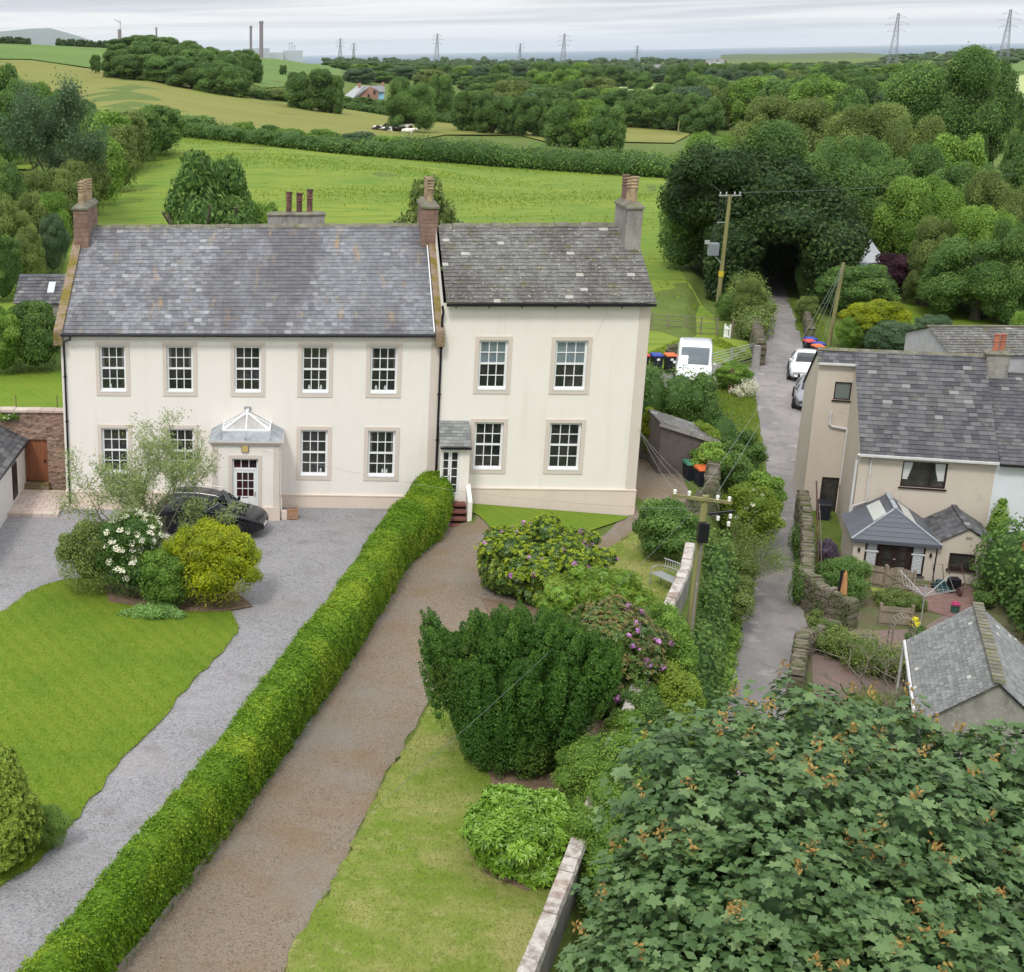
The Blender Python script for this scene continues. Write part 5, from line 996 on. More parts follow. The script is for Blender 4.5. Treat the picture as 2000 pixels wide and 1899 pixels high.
# boundary wall with coping
m_wall=material('rubble_wall',(.26,.22,.18),.95,[('cell',3.2,0,1,(.40,.35,.29),.8,(1,1,1.8)),('noise',2,.5,.65,(.13,.14,.06),.6),('noise',7,.45,.7,(.15,.12,.10),.6)],[('voronoi',3.2,.06,(1,1,1.8)),('noise',20,.02)])
m_cope=material('pale_weathered_coping',(.50,.46,.42),.95,[('noise',4,.42,.6,(.27,.23,.20),.9),('noise',11,.5,.7,(.70,.68,.65),.6),('noise',1,.55,.7,(.30,.20,.16),.7)],[('noise',12,.03)])
def wall_run(name,label,pts,th,zt,zb,cope,capw=.1,matw=m_wall,matc=m_cope,cat='wall',stones=.45,ch=.12,seed=1,sub=None):
    rnd=random.Random(seed); c=pts[len(pts)//2]; root=thing(name,label,cat,(c[0],c[1],zb(c) if callable(zb) else zb)); mb=MB(); m2=MB(); P=[Vector((p[0],p[1],0)) for p in pts]
    zt_=[zt]*len(P) if not hasattr(zt,'__len__') else zt
    for i in range(len(P)-1):
        a,b=P[i],P[i+1]; d=(b-a).normalized(); n=Vector((d.y,-d.x,0))*th/2; za,zb_=zt_[i],zt_[i+1]; lo=(zb(a),zb(b)) if callable(zb) else (zb,zb)
        mb.hexa([(*(a-n).xy,lo[0]),(*(a+n).xy,lo[0]),(*(b+n).xy,lo[1]),(*(b-n).xy,lo[1]),(*(a-n).xy,za),(*(a+n).xy,za),(*(b+n).xy,zb_),(*(b-n).xy,zb_)])
        if cope:
            L=(b-a).length; k=max(1,int(L/stones))
            for j in range(k):
                p=a+d*(L*j/k+.01); q=a+d*(L*(j+1)/k-.01); n2=n*(1+2*capw/th)*rnd.uniform(.94,1.06); z0=za+(zb_-za)*j/k+.002; z1=z0+ch*rnd.uniform(.8,1.25); m2.tone=rnd.random(); sl=Vector((rnd.gauss(0,.006),rnd.gauss(0,.006),0))
                m2.hexa([(*(p-n2).xy,z0),(*(p+n2).xy,z0),(*(q+n2).xy,z0),(*(q-n2).xy,z0),(*(p-n2*.8+sl).xy,z1),(*(p+n2*.8).xy,z1-.01),(*(q+n2*.8+sl).xy,z1),(*(q-n2*.8).xy,z1)])
    mb.build('wall',matw,root)
    if cope: m2.build('coping',matc,root)
    return root
wall_run('boundary_wall','long stone wall with pale coping between the side lawn and the lane bank',[(12.2,-34.5),(13.7,-30.6),(15.2,-26.6),(16.8,-22.2),(18.5,-17.6),(20.0,-13.4),(20.9,-11.2),(21.8,-8.9),(22.5,-6.6)],.25,1.0,lambda p:-3.2,True,.05,matw=material('grey_rendered_wall',(.27,.25,.23),.95,[('noise',1.5,.42,.65,(.16,.15,.14),.9,(1,1,.3)),('noise',6,.6,.7,(.10,.13,.04),.6)],[('noise',10,.03)]),stones=.5)
# ================================================================ LANE SIDE, COTTAGES
m_cott=material('buff_roughcast',(.58,.515,.44),.95,[('noise',.9,.4,.7,(.52,.455,.385),.7,(1,1,.3)),('noise',3,.6,.75,(.36,.31,.26),.4)],[('noise',55,.012)])
m_whitewash=material('pale_blue_white_render',(.66,.69,.74),.9,[('noise',1,.4,.7,(.60,.63,.68),.6)],[('noise',40,.008)])
m_brown_fr=material('dark_brown_frame',(.03,.018,.016),.4)
m_pipe=material('grey_white_pipe',(.60,.60,.60),.5,[('noise',4,.5,.7,(.40,.40,.39),.6)])
m_wood=material('weathered_fence_wood',(.26,.215,.165),.9,[('noise',5,.4,.7,(.17,.15,.11),.8,(1,1,.2)),('tone',0,0,1,(.33,.28,.21),.7)])
m_metalg=material('galvanised_metal',(.42,.44,.45),.45,metal=.4)
m_drywall=material('dry_stone',(.095,.082,.06),.95,[('tone',0,0,1,(.22,.19,.155),.9),('noise',1.6,.44,.6,(.075,.10,.03),.85),('noise',9,.5,.7,(.11,.09,.07),.6)],[('noise',14,.03)])
GZ=-3.2; CB_=np.array([32.16,5.14]); CA=rad(12)
MC=Matrix.Translation((CB_[0],CB_[1],0))@Matrix.Rotation(-CA,4,'Z')
def lc(x,y,z=0): return np.array(MC@Vector((x,y,z)))
C_=thing('end_cottage','buff roughcast end cottage with dark slate roof beside the lane','house',lc(2.5,3,GZ))
def cm(f,name,mat,par=C_,**k):
    m=MB(); m.M=MC; f(m); return m.build(name,mat,par,**k)
def w1(m):
    wall_face(m,0,4.97,GZ-.3,1.16,[(1.62,3.27,-.27,.82)],depth=.15)
    m.quad((0,0,GZ-.3),(0,8,GZ-.3),(0,8,2.2),(0,4.6,4.3),(0,0,1.16)); m.quad((4.97,8,GZ),(0,8,GZ),(0,8,2),(4.97,8,2))
cm(w1,'wall',m_cott)
def w2(m):
    wall_face(m,-1.42,0.0,GZ-.3,3.98,[(-.70,-.02,2.3,3.1),(-.74,-.04,-2.95,-1.22)],y=4.05,depth=.13)
    m.quad((-1.42,4.05,GZ-.3),(-1.42,8,GZ-.3),(-1.42,8,2.4),(-1.42,4.6,4.3),(-1.42,4.05,3.98))
cm(w2,'stair_wing',m_cott,label='tall narrow set-back wing beside the lane')
def rf_(m):
    sl=math.hypot(4.85,3.45); slates(m,(-.03,-.25,.98+.05),(1,0,0),(0,4.85,3.42),5.03,sl,sw=.33,sl=.235,rnd=random.Random(31),lift=.03,th=.02)
    slates(m,(-1.5,3.93,3.93),(1,0,0),(0,.67,.47),1.5,.82,sw=.3,sl=.2,rnd=random.Random(32)); m.quad((-1.5,4.6,4.43),(5,4.6,4.43),(5,8.2,2.1),(-1.5,8.2,2.1))
r_=cm(rf_,'roof',m_slate3)
def rdg(m):
    x=-1.5
    while x<4.95: e=min(x+.42,5.0); m.add([(x,4.46,4.38),(e-.015,4.46,4.38),(e-.015,4.6,4.49),(x,4.6,4.49),(x,4.74,4.38),(e-.015,4.74,4.38)],[(0,1,2,3),(3,2,5,4)]); x=e
cm(rdg,'ridge',m_ridge,r_)
cm(lambda m:m.box(-.05,5.0,-.33,-.23,.98,1.07),'gutter',m_pipe); cm(lambda m:m.box(-1.47,.06,3.82,3.92,3.86,3.95),'gutter',m_pipe)
def pp_(m):
    m.tube([(.45,-.27,1.0),(.43,-.07,.8),(.44,-.07,-1.0),(-.05,-.12,-1.2),(-.05,-.12,-1.6)],.035,6)
cm(pp_,'waste_pipe',m_pipe,label='thin white pipe down to the sunroom roof')
cm(lambda m:m.tube([(-.08,-.27,1.05),(-.12,-.12,.8),(-.12,-.12,-3.15)],.05,8),'downpipe',m_pipe,label='white downpipe at the wall corner')
cm(lambda m:m.tube([(-.72,3.97,1.75),(-.72,3.97,1.2),(-.6,3.97,1.12),(-.02,3.97,1.04),(-.0,3.9,.9),(-.0,3.9,-1.5)],.055,8),'soil_pipe',m_pipe,label='crooked soil pipe on the set-back wing')
cm(lambda m:m.tube([(.05,3.87,3.9),(.1,3.8,3.6),(.22,3.5,3.5)],.045,6),'outlet_pipe',m_pipe)
def brwin(par,M,x0,x1,z0,z1,bars=(),y=.06,gl=m_glass,label=None,sill=True,fr=m_brown_fr,name='window'):
    m=MB(); m.M=M; f=.055; m.box(x0,x0+f,y,y+.06,z0,z1); m.box(x1-f,x1,y,y+.06,z0,z1); m.box(x0+f,x1-f,y,y+.06,z1-f,z1); m.box(x0+f,x1-f,y,y+.06,z0,z0+f)
    for b in bars: m.box(b-.03,b+.03,y,y+.055,z0+f,z1-f)
    w=m.build(name,fr,par,label=label); m=MB(); m.M=M; m.quad((x0+.02,y+.035,z0+.02),(x1-.02,y+.035,z0+.02),(x1-.02,y+.035,z1-.02),(x0+.02,y+.035,z1-.02)); m.build('pane',gl,w)
    if sill: m=MB(); m.M=M; m.box(x0-.06,x1+.06,-.07,y,z0-.06,z0-.002); m.build('sill',fr,w)
    return w
wn_=brwin(C_,MC,1.62,3.27,-.27,.82,(2.7,))
m=MB(); m.M=MC
for s,(a,b) in ((1,(1.68,2.0)),(-1,(2.83,3.2))):
    n=6; m=MB(); m.M=MC
    for k in range(n):
        z0=.76-k*.12; wd=(b-a)*(1-.5*(k/n)**1.3) ; x0=a if s>0 else b-wd; m.quad((x0,.088,z0-.12),(x0+wd,.088,z0-.12),(x0+wd,.088,z0),(x0,.088,z0))
    m.build('curtain',material('net_curtain',(.55,.56,.56),.8),wn_)

MT=MC@Matrix.Translation((0,4.05,0))
brwin(C_,MT,-.70,-.02,2.3,3.1,gl=material('frosted_glass',(.16,.19,.18),.25),label='small square frosted window of the wing')
brwin(C_,MT,-.74,-.04,-2.95,-1.22,label='tall narrow window door of the wing')
chm=MB(); chimney(C_,5.0,5.85,4.15,4.95,2.6,4.55,m_concrete,[(5.3,4.4,.75),(5.6,4.65,.72)],m_red_pot,courses=False,M=MC,potr=.13,rings=1,cap_h=.07)
# sunroom
SR=thing('sunroom','small sunroom with dark grey hipped tile roof on the cottage','sunroom',lc(1.2,-1.5,GZ))
def cs(f,name,mat,par=SR,**k): return cm(f,name,mat,par,**k)
def sw_(m):
    wall_face(m,-.28,2.66,GZ-.2,-1.66,[(.14,2.3,-3.08,-1.76)],y=-3.0,depth=.1); m.quad((-.28,0,GZ),(-.28,-3,GZ),(-.28,-3,-1.66),(-.28,0,-1.66)); m.quad((2.66,-3,GZ),(2.66,0,GZ),(2.66,0,-1.66),(2.66,-3,-1.66))
cs(sw_,'wall',m_cott)
m_dk=material('dark_grey_tile',(.075,.085,.105),.5,[('tone',0,0,1,(.10,.11,.135),.8)],spec=.5)
E0,E1,EY,ZE,ZR,RX,RY=-.42,2.8,-3.18,-1.66,-.62,1.2,-2.05
def hip(m):
    A=(E0,EY,ZE);B=(E1,EY,ZE);R=(RX,RY,ZR);W0=(E0,0,ZE);W1=(E1,0,ZE);RW=(RX,0,ZR)
    for tri in ((A,B,R),):
        n=7
        for k in range(n):
            t0,t1=k/n,(k+1)/n; l=lambda p,q,t:[p[i]+(q[i]-p[i])*t for i in range(3)]
            a,b,c,d=l(A,R,t0),l(B,R,t0),l(B,R,t1),l(A,R,t1); m.tone=random.random(); up_=.022
            m.add([(a[0],a[1],a[2]+up_),(b[0],b[1],b[2]+up_),(c[0],c[1],c[2]+.004),(d[0],d[1],d[2]+.004),tuple(a),tuple(b)],[(0,1,2,3),(4,5,1,0)])
    for s,(P0,P1) in ((0,(A,W0)),(1,(B,W1))):
        n=6
        for k in range(n):
            t0,t1=k/n,(k+.985)/n; y0=P0[1]; 
            def pt(t,up): # along eave y, up slope fraction
                y=EY+(0-EY)*t; ylim=max(y,0) if 0 else y; 
                return y
            ya,yb=EY+(0-EY)*t0,EY+(0-EY)*t1; q=[]
            for y in (ya,yb):
                if y<RY: f=(y-EY)/(RY-EY)
                else: f=1
                q.append((P0[0]+(RX-P0[0])*f,y,ZE+(ZR-ZE)*f))
            m.tone=random.random(); vs=[(P0[0],ya,ZE+.01),(P0[0],yb,ZE+.01),(q[1][0],q[1][1],q[1][2]+.01),(q[0][0],q[0][1],q[0][2]+.01)]
            if ya<RY<yb: vs=[vs[0],vs[1],vs[2],(RX,RY,ZR+.01),vs[3]]
            m.add(vs if s==0 else vs[::-1],[tuple(range(len(vs)))])
    m.tone=.1; m.box(E0,E1,EY-.02,EY+.04,ZE-.12,ZE)
hp=cs(hip,'roof',m_dk)
cs(lambda m:(m.bar((E0,EY,ZE+.03),(RX,RY,ZR+.03),.07,.04),m.bar((E1,EY,ZE+.03),(RX,RY,ZR+.03),.07,.04),m.bar((RX,RY-.06,ZR+.04),(RX,0,ZR+.04),.16,.05)),'hip_cap',m_lead,hp)
def rl(m):
    for s in (-1,1):
        X=E0 if s<0 else E1; f0,f1=.52,.80; y0,y1=RY-.35,-.35
        P=[(X+(RX-X)*f0,y0,ZE+(ZR-ZE)*f0+.03),(X+(RX-X)*f0,y1,ZE+(ZR-ZE)*f0+.03),(X+(RX-X)*f1,y1,ZE+(ZR-ZE)*f1+.03),(X+(RX-X)*f1,y0+.25,ZE+(ZR-ZE)*f1+.03)]; m.quad(*(P if s<0 else P[::-1]))
cs(rl,'rooflight',material('rooflight_glass',(.50,.53,.50),.15,spec=.6),hp)
ms=MC@Matrix.Translation((0,-3.0,0))
def fd(m):
    for a,b in ((.72,1.22),(1.24,1.74)): m.box(a,a+.1,-2.96,-2.91,-3.08,-1.8); m.box(b-.1,b,-2.96,-2.91,-3.08,-1.8); m.box(a+.1,b-.1,-2.96,-2.91,-1.92,-1.8); m.box(a+.1,b-.1,-2.96,-2.91,-3.08,-2.85); m.box(a+.1,b-.1,-2.955,-2.915,-2.5,-2.45)
    m.box(.66,.72,-2.97,-2.9,-3.08,-1.76); m.box(1.74,1.8,-2.97,-2.9,-3.08,-1.76)
d_=cs(fd,'door',m_brown_fr); cs(lambda m:m.quad((.74,-2.93,-3.05),(1.72,-2.93,-3.05),(1.72,-2.93,-1.8),(.74,-2.93,-1.8)),'pane',m_glass,d_); cs(lambda m:(m.box(1.19,1.27,-3.0,-2.96,-2.45,-2.41)),'handle',m_lead,d_)
m_lat=material('white_lattice',(.62,.66,.68),.5)
for a,b in ((.16,.64),(1.82,2.3)):
    w=brwin(SR,ms,a,b,-3.02,-1.78,y=.03,sill=True); m=MB(); m.M=ms
    m.box(a,b,.025,.095,-2.2,-2.13)
    for z0,z1 in ((-2.94,-2.24),(-2.09,-1.85)):
        for k in range(8): x=a+.08+(b-a-.16)*k/7; m.box(x-.011,x+.011,.055,.068,z0,z1)
        n=int((z1-z0)/.055)
        for k in range(n+1): z=z0+(z1-z0)*k/n; m.box(a+.07,b-.07,.053,.066,z-.011,z+.011)
    m.build('lattice',m_lat,w)
for x in (-.08,2.48):
    cs(lambda m:(m.lathe([(.03,0),(.05,.03),(.045,.13),(.02,.17)],(x,-3.06,-2.2),8)),'wall_lamp',m_black)
# gabled extension
EX=thing('gabled_extension','low gabled slate outhouse beside the sunroom','outhouse',lc(3.7,-1.5,GZ))
def ew(m):
    wall_face(m,2.72,4.66,GZ-.2,-1.6,[(3.15,4.05,-2.62,-1.98)],y=-2.96,depth=.1); m.quad((2.72,-2.96,-1.6),(4.66,-2.96,-1.6),(3.69,-2.96,-.98)); m.quad((4.66,-2.96,GZ),(4.66,0,GZ),(4.66,0,-1.6),(4.66,-2.96,-1.6))
cm(ew,'wall',m_cott,EX)
def er(m):
    slates(m,(2.62,-3.06,-1.60),(0,1,0),(1.07,0,.68),3.06,math.hypot(1.07,.68),sw=.3,sl=.2,rnd=random.Random(8)); slates(m,(4.76,-3.06,-1.60),(0,1,0),(-1.07,0,.68),3.06,math.hypot(1.07,.68),sw=.3,sl=.2,rnd=random.Random(9))
    for k in range(8): y=-3.08+k*.385; m.tone=random.random(); m.bar((3.69,y,-.9),(3.69,y+.37,-.9),.2,.05)
cm(er,'roof',m_slate3,EX); brwin(EX,ms,3.15,4.05,-2.62,-1.98,y=.03)
cm(lambda m:m.box(3.62,3.85,-2.97,-2.955,-1.4,-1.28),'vent',m_concrete,EX)
# neighbours in the terrace
NB=thing('white_cottage','pale white cottage next in the terrace at the right edge','house',lc(8,3,GZ))
def nw(m):
    m.quad((4.97,.0,GZ),(11,.0,GZ),(11,.0,1.06),(4.97,.0,1.06)); m.quad((11,0,GZ),(11,8,GZ),(11,8,2),(11,4.5,3.6),(11,0,1.06))
cm(nw,'wall',m_whitewash,NB)
def nr_(m): slates(m,(5.05,-.25,1.0),(1,0,0),(0,4.75,2.72),6.0,math.hypot(4.75,2.72),sw=.3,sl=.22,rnd=random.Random(18),lift=.028); m.quad((5.05,4.5,3.7),(11,4.5,3.7),(11,8.2,1.8),(5.05,8.2,1.8)); m.tone=.3; m.box(5.05,11,4.4,4.6,3.68,3.76)
cm(nr_,'roof',m_slate3,NB); cm(lambda m:m.box(5.02,11,-.35,-.24,.93,1.02),'gutter',m_black,NB)
BC=thing('rear_cottage','grey slate-roofed cottage behind the end cottage ridge','house',(38.5,15,-1.5))
ga=ony(1500+1250/3.952,560+310/3.952,15.5); gf=ony(1500+1300/3.952,560+510/3.952,13.2)
m=MB(); gx=ga[0]; m.quad((gx,13.0,-2),(gx,18,-2),(gx,18,gf[2]),(gx,15.5,ga[2]-.05),(gx,13.0,gf[2])); m.quad((gx,13.0,-2),(gx+8,13.0,-2),(gx+8,13.0,gf[2]),(gx,13.0,gf[2])); m.build('wall',material('pale_grey_render',(.42,.43,.44),.9,[('noise',2,.4,.7,(.34,.34,.35))]),BC)
m=MB(); slates(m,(gx-.1,12.85,gf[2]-.05),(1,0,0),(0,2.65,ga[2]-gf[2]+.05),8,math.hypot(2.65,ga[2]-gf[2]),sw=.33,sl=.24,rnd=random.Random(41),lift=.03); m.quad((gx-.1,15.5,ga[2]),(gx+8,15.5,ga[2]),(gx+8,18.2,gf[2]),(gx-.1,18.2,gf[2])); m.build('roof',m_slate2,BC)
m=MB(); x=gx-.12
while x<gx+7.5: m.bar((x,15.5,ga[2]+.03),(x+.43,15.5,ga[2]+.03),.22,.07); x+=.45
m.build('ridge',m_ridge,BC)
chimney(BC,gx+5.6,gx+6.5,15,16.2,2.5,5.6,m_concrete,[(gx+5.9,15.4,.7),(gx+6.2,15.7,.7)],m_red_pot,courses=False,potr=.13,rings=1,cap_h=.07)
# slate outbuilding lower right
OB=thing('slate_outbuilding','stone outbuilding with pale green-grey slate roof at the lower right','outbuilding',(29.5,-13,GZ))
Fz=.5; F_=onz(1909,1180,Fz); N_=onz(1952,1337,Fz); dr_=(N_-F_); LR=np.linalg.norm(dr_); dr_/=LR; pw=np.array([dr_[1],-dr_[0],0]); hw=1.75; rise=1.5
if pw[0]>0: pw=-pw
m=MB(); sl=math.hypot(hw,rise)
slates(m,F_+pw*hw-[0,0,rise],dr_,-pw*hw+np.array([0,0,rise]),LR,sl,sw=.21,sl=.13,rnd=random.Random(51),lift=.025); slates(m,F_-pw*hw-[0,0,rise],dr_,pw*hw+np.array([0,0,rise]),LR,sl,sw=.21,sl=.13,rnd=random.Random(52),lift=.025); m.build('roof',m_slate4,OB)
m=MB(); k=0.
while k<LR: a=F_+dr_*k+[0,0,.04]; b=F_+dr_*min(k+.26,LR)+[0,0,.06]; m.tone=random.random(); m.bar(a,b,.3,.06); k+=.28
m.build('ridge',m_ridge,OB)
m=MB()
for e,o in ((N_-dr_*.12,1),(F_+dr_*.12,1)):
    a,b=e+pw*(hw-.1),e-pw*(hw-.1); m.quad((a[0],a[1],GZ-.3),(b[0],b[1],GZ-.3),(b[0],b[1],Fz-rise),(e[0],e[1],Fz-.06),(a[0],a[1],Fz-rise))
for s in (1,-1): a,b=F_+pw*s*(hw-.1)+dr_*.12,N_+pw*s*(hw-.1)-dr_*.12; m.quad((a[0],a[1],GZ-.3),(b[0],b[1],GZ-.3),(b[0],b[1],Fz-rise+.02),(a[0],a[1],Fz-rise+.02))
m.build('wall',m_concrete,OB); m=MB(); a=F_+pw*(hw+.07); b=N_+pw*(hw+.07); m.tube([(a[0],a[1],Fz-rise-.03),(b[0],b[1],Fz-rise-.03)],.05,6); m.build('gutter',m_pipe,OB); m=MB(); m.tube([(a[0],a[1],Fz-rise-.05),(a[0],a[1],GZ)],.04,6); m.build('downpipe',m_pipe,OB)
# yard surfaces
def flat(name,pts,mat,label,dz=.03,z=GZ):
    m=MB(); m.prism([tuple(onz(u,v,z)[:2]) for u,v in pts],z-.25,z+dz,True,False); return m.build(name,mat,kind='structure',label=label)
z8=lambda x,y:(1200+x/2.47,800+y/2.47)
zc=lambda x,y:(1560+x/3.752,900+y/3.752)
flat('yard_gravel',[z8(*p) for p in [(1060,1040),(1260,1070),(1480,1060),(1650,960),(1740,940),(1600,1450),(1250,1450),(960,1400),(950,1200)]],m_pink,'red chip yard behind the slate outbuilding')
flat('garden_ground',[tuple(np.array([PX+F_PX*((q-CAM)@RT)/((q-CAM)@FW),PY-F_PX*((q-CAM)@UP)/((q-CAM)@FW)])) for q in (lc(-2.1,-2.5,GZ),lc(5,-2.5,GZ),lc(5.5,-14.5,GZ),lc(-3.6,-14.5,GZ),lc(-3.4,-9.5,GZ),lc(-1.9,-7,GZ))],material('garden_earth',(.12,.105,.06),.97,[('noise',1.4,.45,.62,(.09,.13,.03),.9),('noise',5,.5,.7,(.17,.14,.10),.6)],[('noise',14,.03)]),'mixed earth and moss of the cottage garden',.012)
flat('patio',[z8(*p) for p in [(1060,700),(1150,700),(1440,860),(1720,860),(1760,960),(1640,1010),(1450,960),(1420,870),(1100,800)]],material('red_brick_paving',(.16,.095,.08),.9,[('cell',9,0,1,(.23,.15,.13),.7),('noise',2,.5,.7,(.15,.09,.08),.6)]),'red brick patio in front of the sunroom',.06)
flat('side_path',[z8(*p) for p in [(1000,505),(1110,515),(1125,690),(1040,690)]],material('mossy_path',(.18,.17,.09),.95,[('noise',3,.4,.7,(.10,.12,.04))]),'mossy path beside the set-back wing',.05)
flat('small_lawn',[z8(*p) for p in [(1230,860),(1420,900),(1440,970),(1290,990)]],m_lawn2,'small rough lawn by the garden gate',.07)
flat('verge',[z8(*p) for p in [(925,940),(1060,1030),(1060,1075),(930,1060)]],m_brown,'gravel verge by the parasol',.04)
# dry stone walls by the lane
def dry(name,label,pts,th,h0,seed,z=None,upright=False,cat='wall',sw=.2,group=None,RH=.115):
    rnd=random.Random(seed); P=[Vector((p[0],p[1],0)) for p in pts]; L=[0]
    for a,b in zip(P[:-1],P[1:]): L.append(L[-1]+(b-a).length)
    def at(t):
        i=min(len(P)-2,max(0,next((k for k in range(len(P)-1) if L[k+1]>=t),len(P)-2))); f=(t-L[i])/(L[i+1]-L[i]); return P[i].lerp(P[i+1],f),(P[i+1]-P[i]).normalized()
    g=(lambda p:float(T(p.x,p.y))) if z is None else (lambda p:z)
    m=MB(); hh=h0 if hasattr(h0,'__len__') else [h0]*len(P); t=0.
    hat=lambda t:float(np.interp(t,L,hh))
    rows=int(max(hh)/RH)
    for r in range(rows):
        t=rnd.uniform(-.2,0)
        while t<L[-1]:
            w_=sw*rnd.uniform(.6,1.4); tm=min(max(t+w_/2,0),L[-1]); 
            if r*RH<hat(tm):
                p,d=at(tm); n=Vector((d.y,-d.x,0)); zz=g(p)+r*RH-.05; m.tone=rnd.random()*.97+.01; j=rnd.uniform(-.03,.03); k=th/2+j; w2=min(w_,L[-1]-t)/2-.01
                if w2>.02: m.hexa([(*(p-d*w2-n*k).xy,zz),(*(p+d*w2-n*k).xy,zz+rnd.uniform(-.02,.02)),(*(p+d*w2+n*k).xy,zz),(*(p-d*w2+n*k).xy,zz),(*(p-d*w2*.9-n*(k-.02)).xy,zz+RH),(*(p+d*w2*.92-n*(k-.02)).xy,zz+RH+rnd.uniform(-.015,.01)),(*(p+d*w2*.9+n*(k-.02)).xy,zz+RH),(*(p-d*w2*.92+n*(k-.02)).xy,zz+RH-.005)])
            t+=w_
    t=.05
    while t<L[-1]-.05:   # capping stones
        p,d=at(t); n=Vector((d.y,-d.x,0)); zz=g(p)+math.ceil(hat(t)/RH)*RH-.07; k=th/2*rnd.uniform(.6,1.1); w2=.045 if upright else rnd.uniform(.05,.12); h=rnd.uniform(.12,.28) if upright else rnd.uniform(.05,.15); m.tone=rnd.uniform(.5,1); q=rnd.uniform(-.05,.05)
        m.hexa([(*(p-d*w2-n*k).xy,zz),(*(p+d*w2-n*k).xy,zz),(*(p+d*w2+n*k).xy,zz),(*(p-d*w2+n*k).xy,zz),(*(p+d*(q-w2)-n*k*.8).xy,zz+h),(*(p+d*(q+w2)-n*k*.8).xy,zz+h*.9),(*(p+d*(q+w2)+n*k*.8).xy,zz+h*.8),(*(p+d*(q-w2)+n*k*.9).xy,zz+h)]); t+=w2*2+.02
    return m.build(name,m_drywall,label=label,cat=cat,group=group)
dry('stone_wall','mossy stone wall curving between the lane and the cottage garden',[(31.2,8.3),(30.5,5.6),(29.7,2.9),(28.9,.4),(28.35,-1.2),(28.5,-2.4),(29.3,-3.6)],.5,[1.5,1.5,1.35,1.3,1.3,1.25,1.1],61,z=GZ)
q0=onz(*z8(905,1110),GZ+.7); q1=onz(*z8(1075,1035),GZ+.4); q2=onz(*z8(880,1290),GZ+.8)
dry('stone_wall','low wall of upright pale stones beside the bare branches',[q1[:2],((q0+q1)/2)[:2],q0[:2],((q0*.4+q2*.6))[:2],q2[:2]],.5,[.3,.5,.8,.9,.9],62,z=GZ,upright=True)
dry('stone_wall','tall rubble end wall by the wheelie bins near the leafy bank',[(25.2,.9),(25.6,2.4),(26.1,4.2),(26.7,6.2)],.55,[1.15,1.1,1.05,1.0],63,z=-.2)
dry('stone_wall','heap of stones at the end of the pale rubble wall',[(23.8,-.3),(24.6,.2),(25.3,.75)],.5,[.5,.9,1.1],64,z=-.3,upright=True)
dry('stone_wall','ruined stone wall behind the white van',[gp(1290,708)[:2],gp(1320,700)[:2],gp(1358,700)[:2]],.5,1.1,65)
dry('stone_wall','stone wall end beside the lane at the field gate',[gp(1465,705)[:2],gp(1458,670)[:2],gp(1452,640)[:2]],.6,1.3,66)
dry('stone_wall','low stone wall on the right verge of the lane',[gp(1563,660)[:2],gp(1558,640)[:2],gp(1552,615)[:2]],.5,.9,67)
dry('stone_wall','curved low wall around the sloping garden lawn',[gp(1770,590)[:2],gp(1850,598)[:2],gp(1900,612)[:2],gp(1960,632)[:2]],.4,.6,68)
drape('garden_lawn',[(u/S,v/S) for u,v in [(1755,572),(1850,598),(1950,634),(1840,634),(1760,630),(1740,600)]],m_lawn,.08,5,'sloping garden lawn above the terrace')
# garden shed with mono-pitch slate roof
sh=thing('stone_shed','lean-to shed with grey slate roof half covered by climber','shed',(25.1,6,-.3))
yA=5.2; pA=ony(1292.6,826,yA); pB=ony(1400.5,862,yA); pC=ony(1311.7,792,yA+2.1); pD=ony(1407.8,839,yA+1.9)
pC[2]=pA[2]; pC[0]=pA[0]+.35; 
m=MB(); x0,x1,z0_,z1_=pA[0],pB[0],pA[2],pB[2]; yb=yA+2.3
m.quad((x0,yA,-.4),(x1,yA,-.4),(x1,yA,z1_),(x0,yA,z0_)); m.quad((x0,yb,-.4),(x0,yA,-.4),(x0,yA,z0_),(x0,yb,z0_)); m.quad((x1,yA,-.4),(x1,yb,-.4),(x1,yb,z1_),(x1,yA,z1_)); m.build('wall',material('dark_roughcast',(.15,.125,.115),.95,[('noise',3,.4,.7,(.10,.085,.08),.7)],[('noise',50,.02)]),sh)
m=MB(); slates(m,(x1+.08,yA-.1,z1_),(0,1,0),(x0-x1-.16,0,z0_-z1_+.03),yb-yA+.2,math.hypot(x1-x0+.16,z0_-z1_),sw=.34,sl=.28,rnd=random.Random(71),lift=.03); m.build('roof',m_slate2,sh)
m=MB(); m.bar((x0-.1,yA-.12,z0_-.04),(x1+.1,yA-.12,z1_-.06),.05,.14); m.build('barge_board',m_concrete,sh)
m=MB(); m.box(x0,x1-.8,yA-.5,yA-.02,-.35,-.12); m.build('step',m_concrete,sh)
mb=MB(); mb.box(22.4,24.1,7.4,7.7,-.3,1.1); mb.build('low_dark_wall',material('dark_wall',(.10,.09,.08),.95,[('noise',3,.4,.7,(.16,.14,.12))]),label='low dark wall between the wing and the shed',cat='wall')
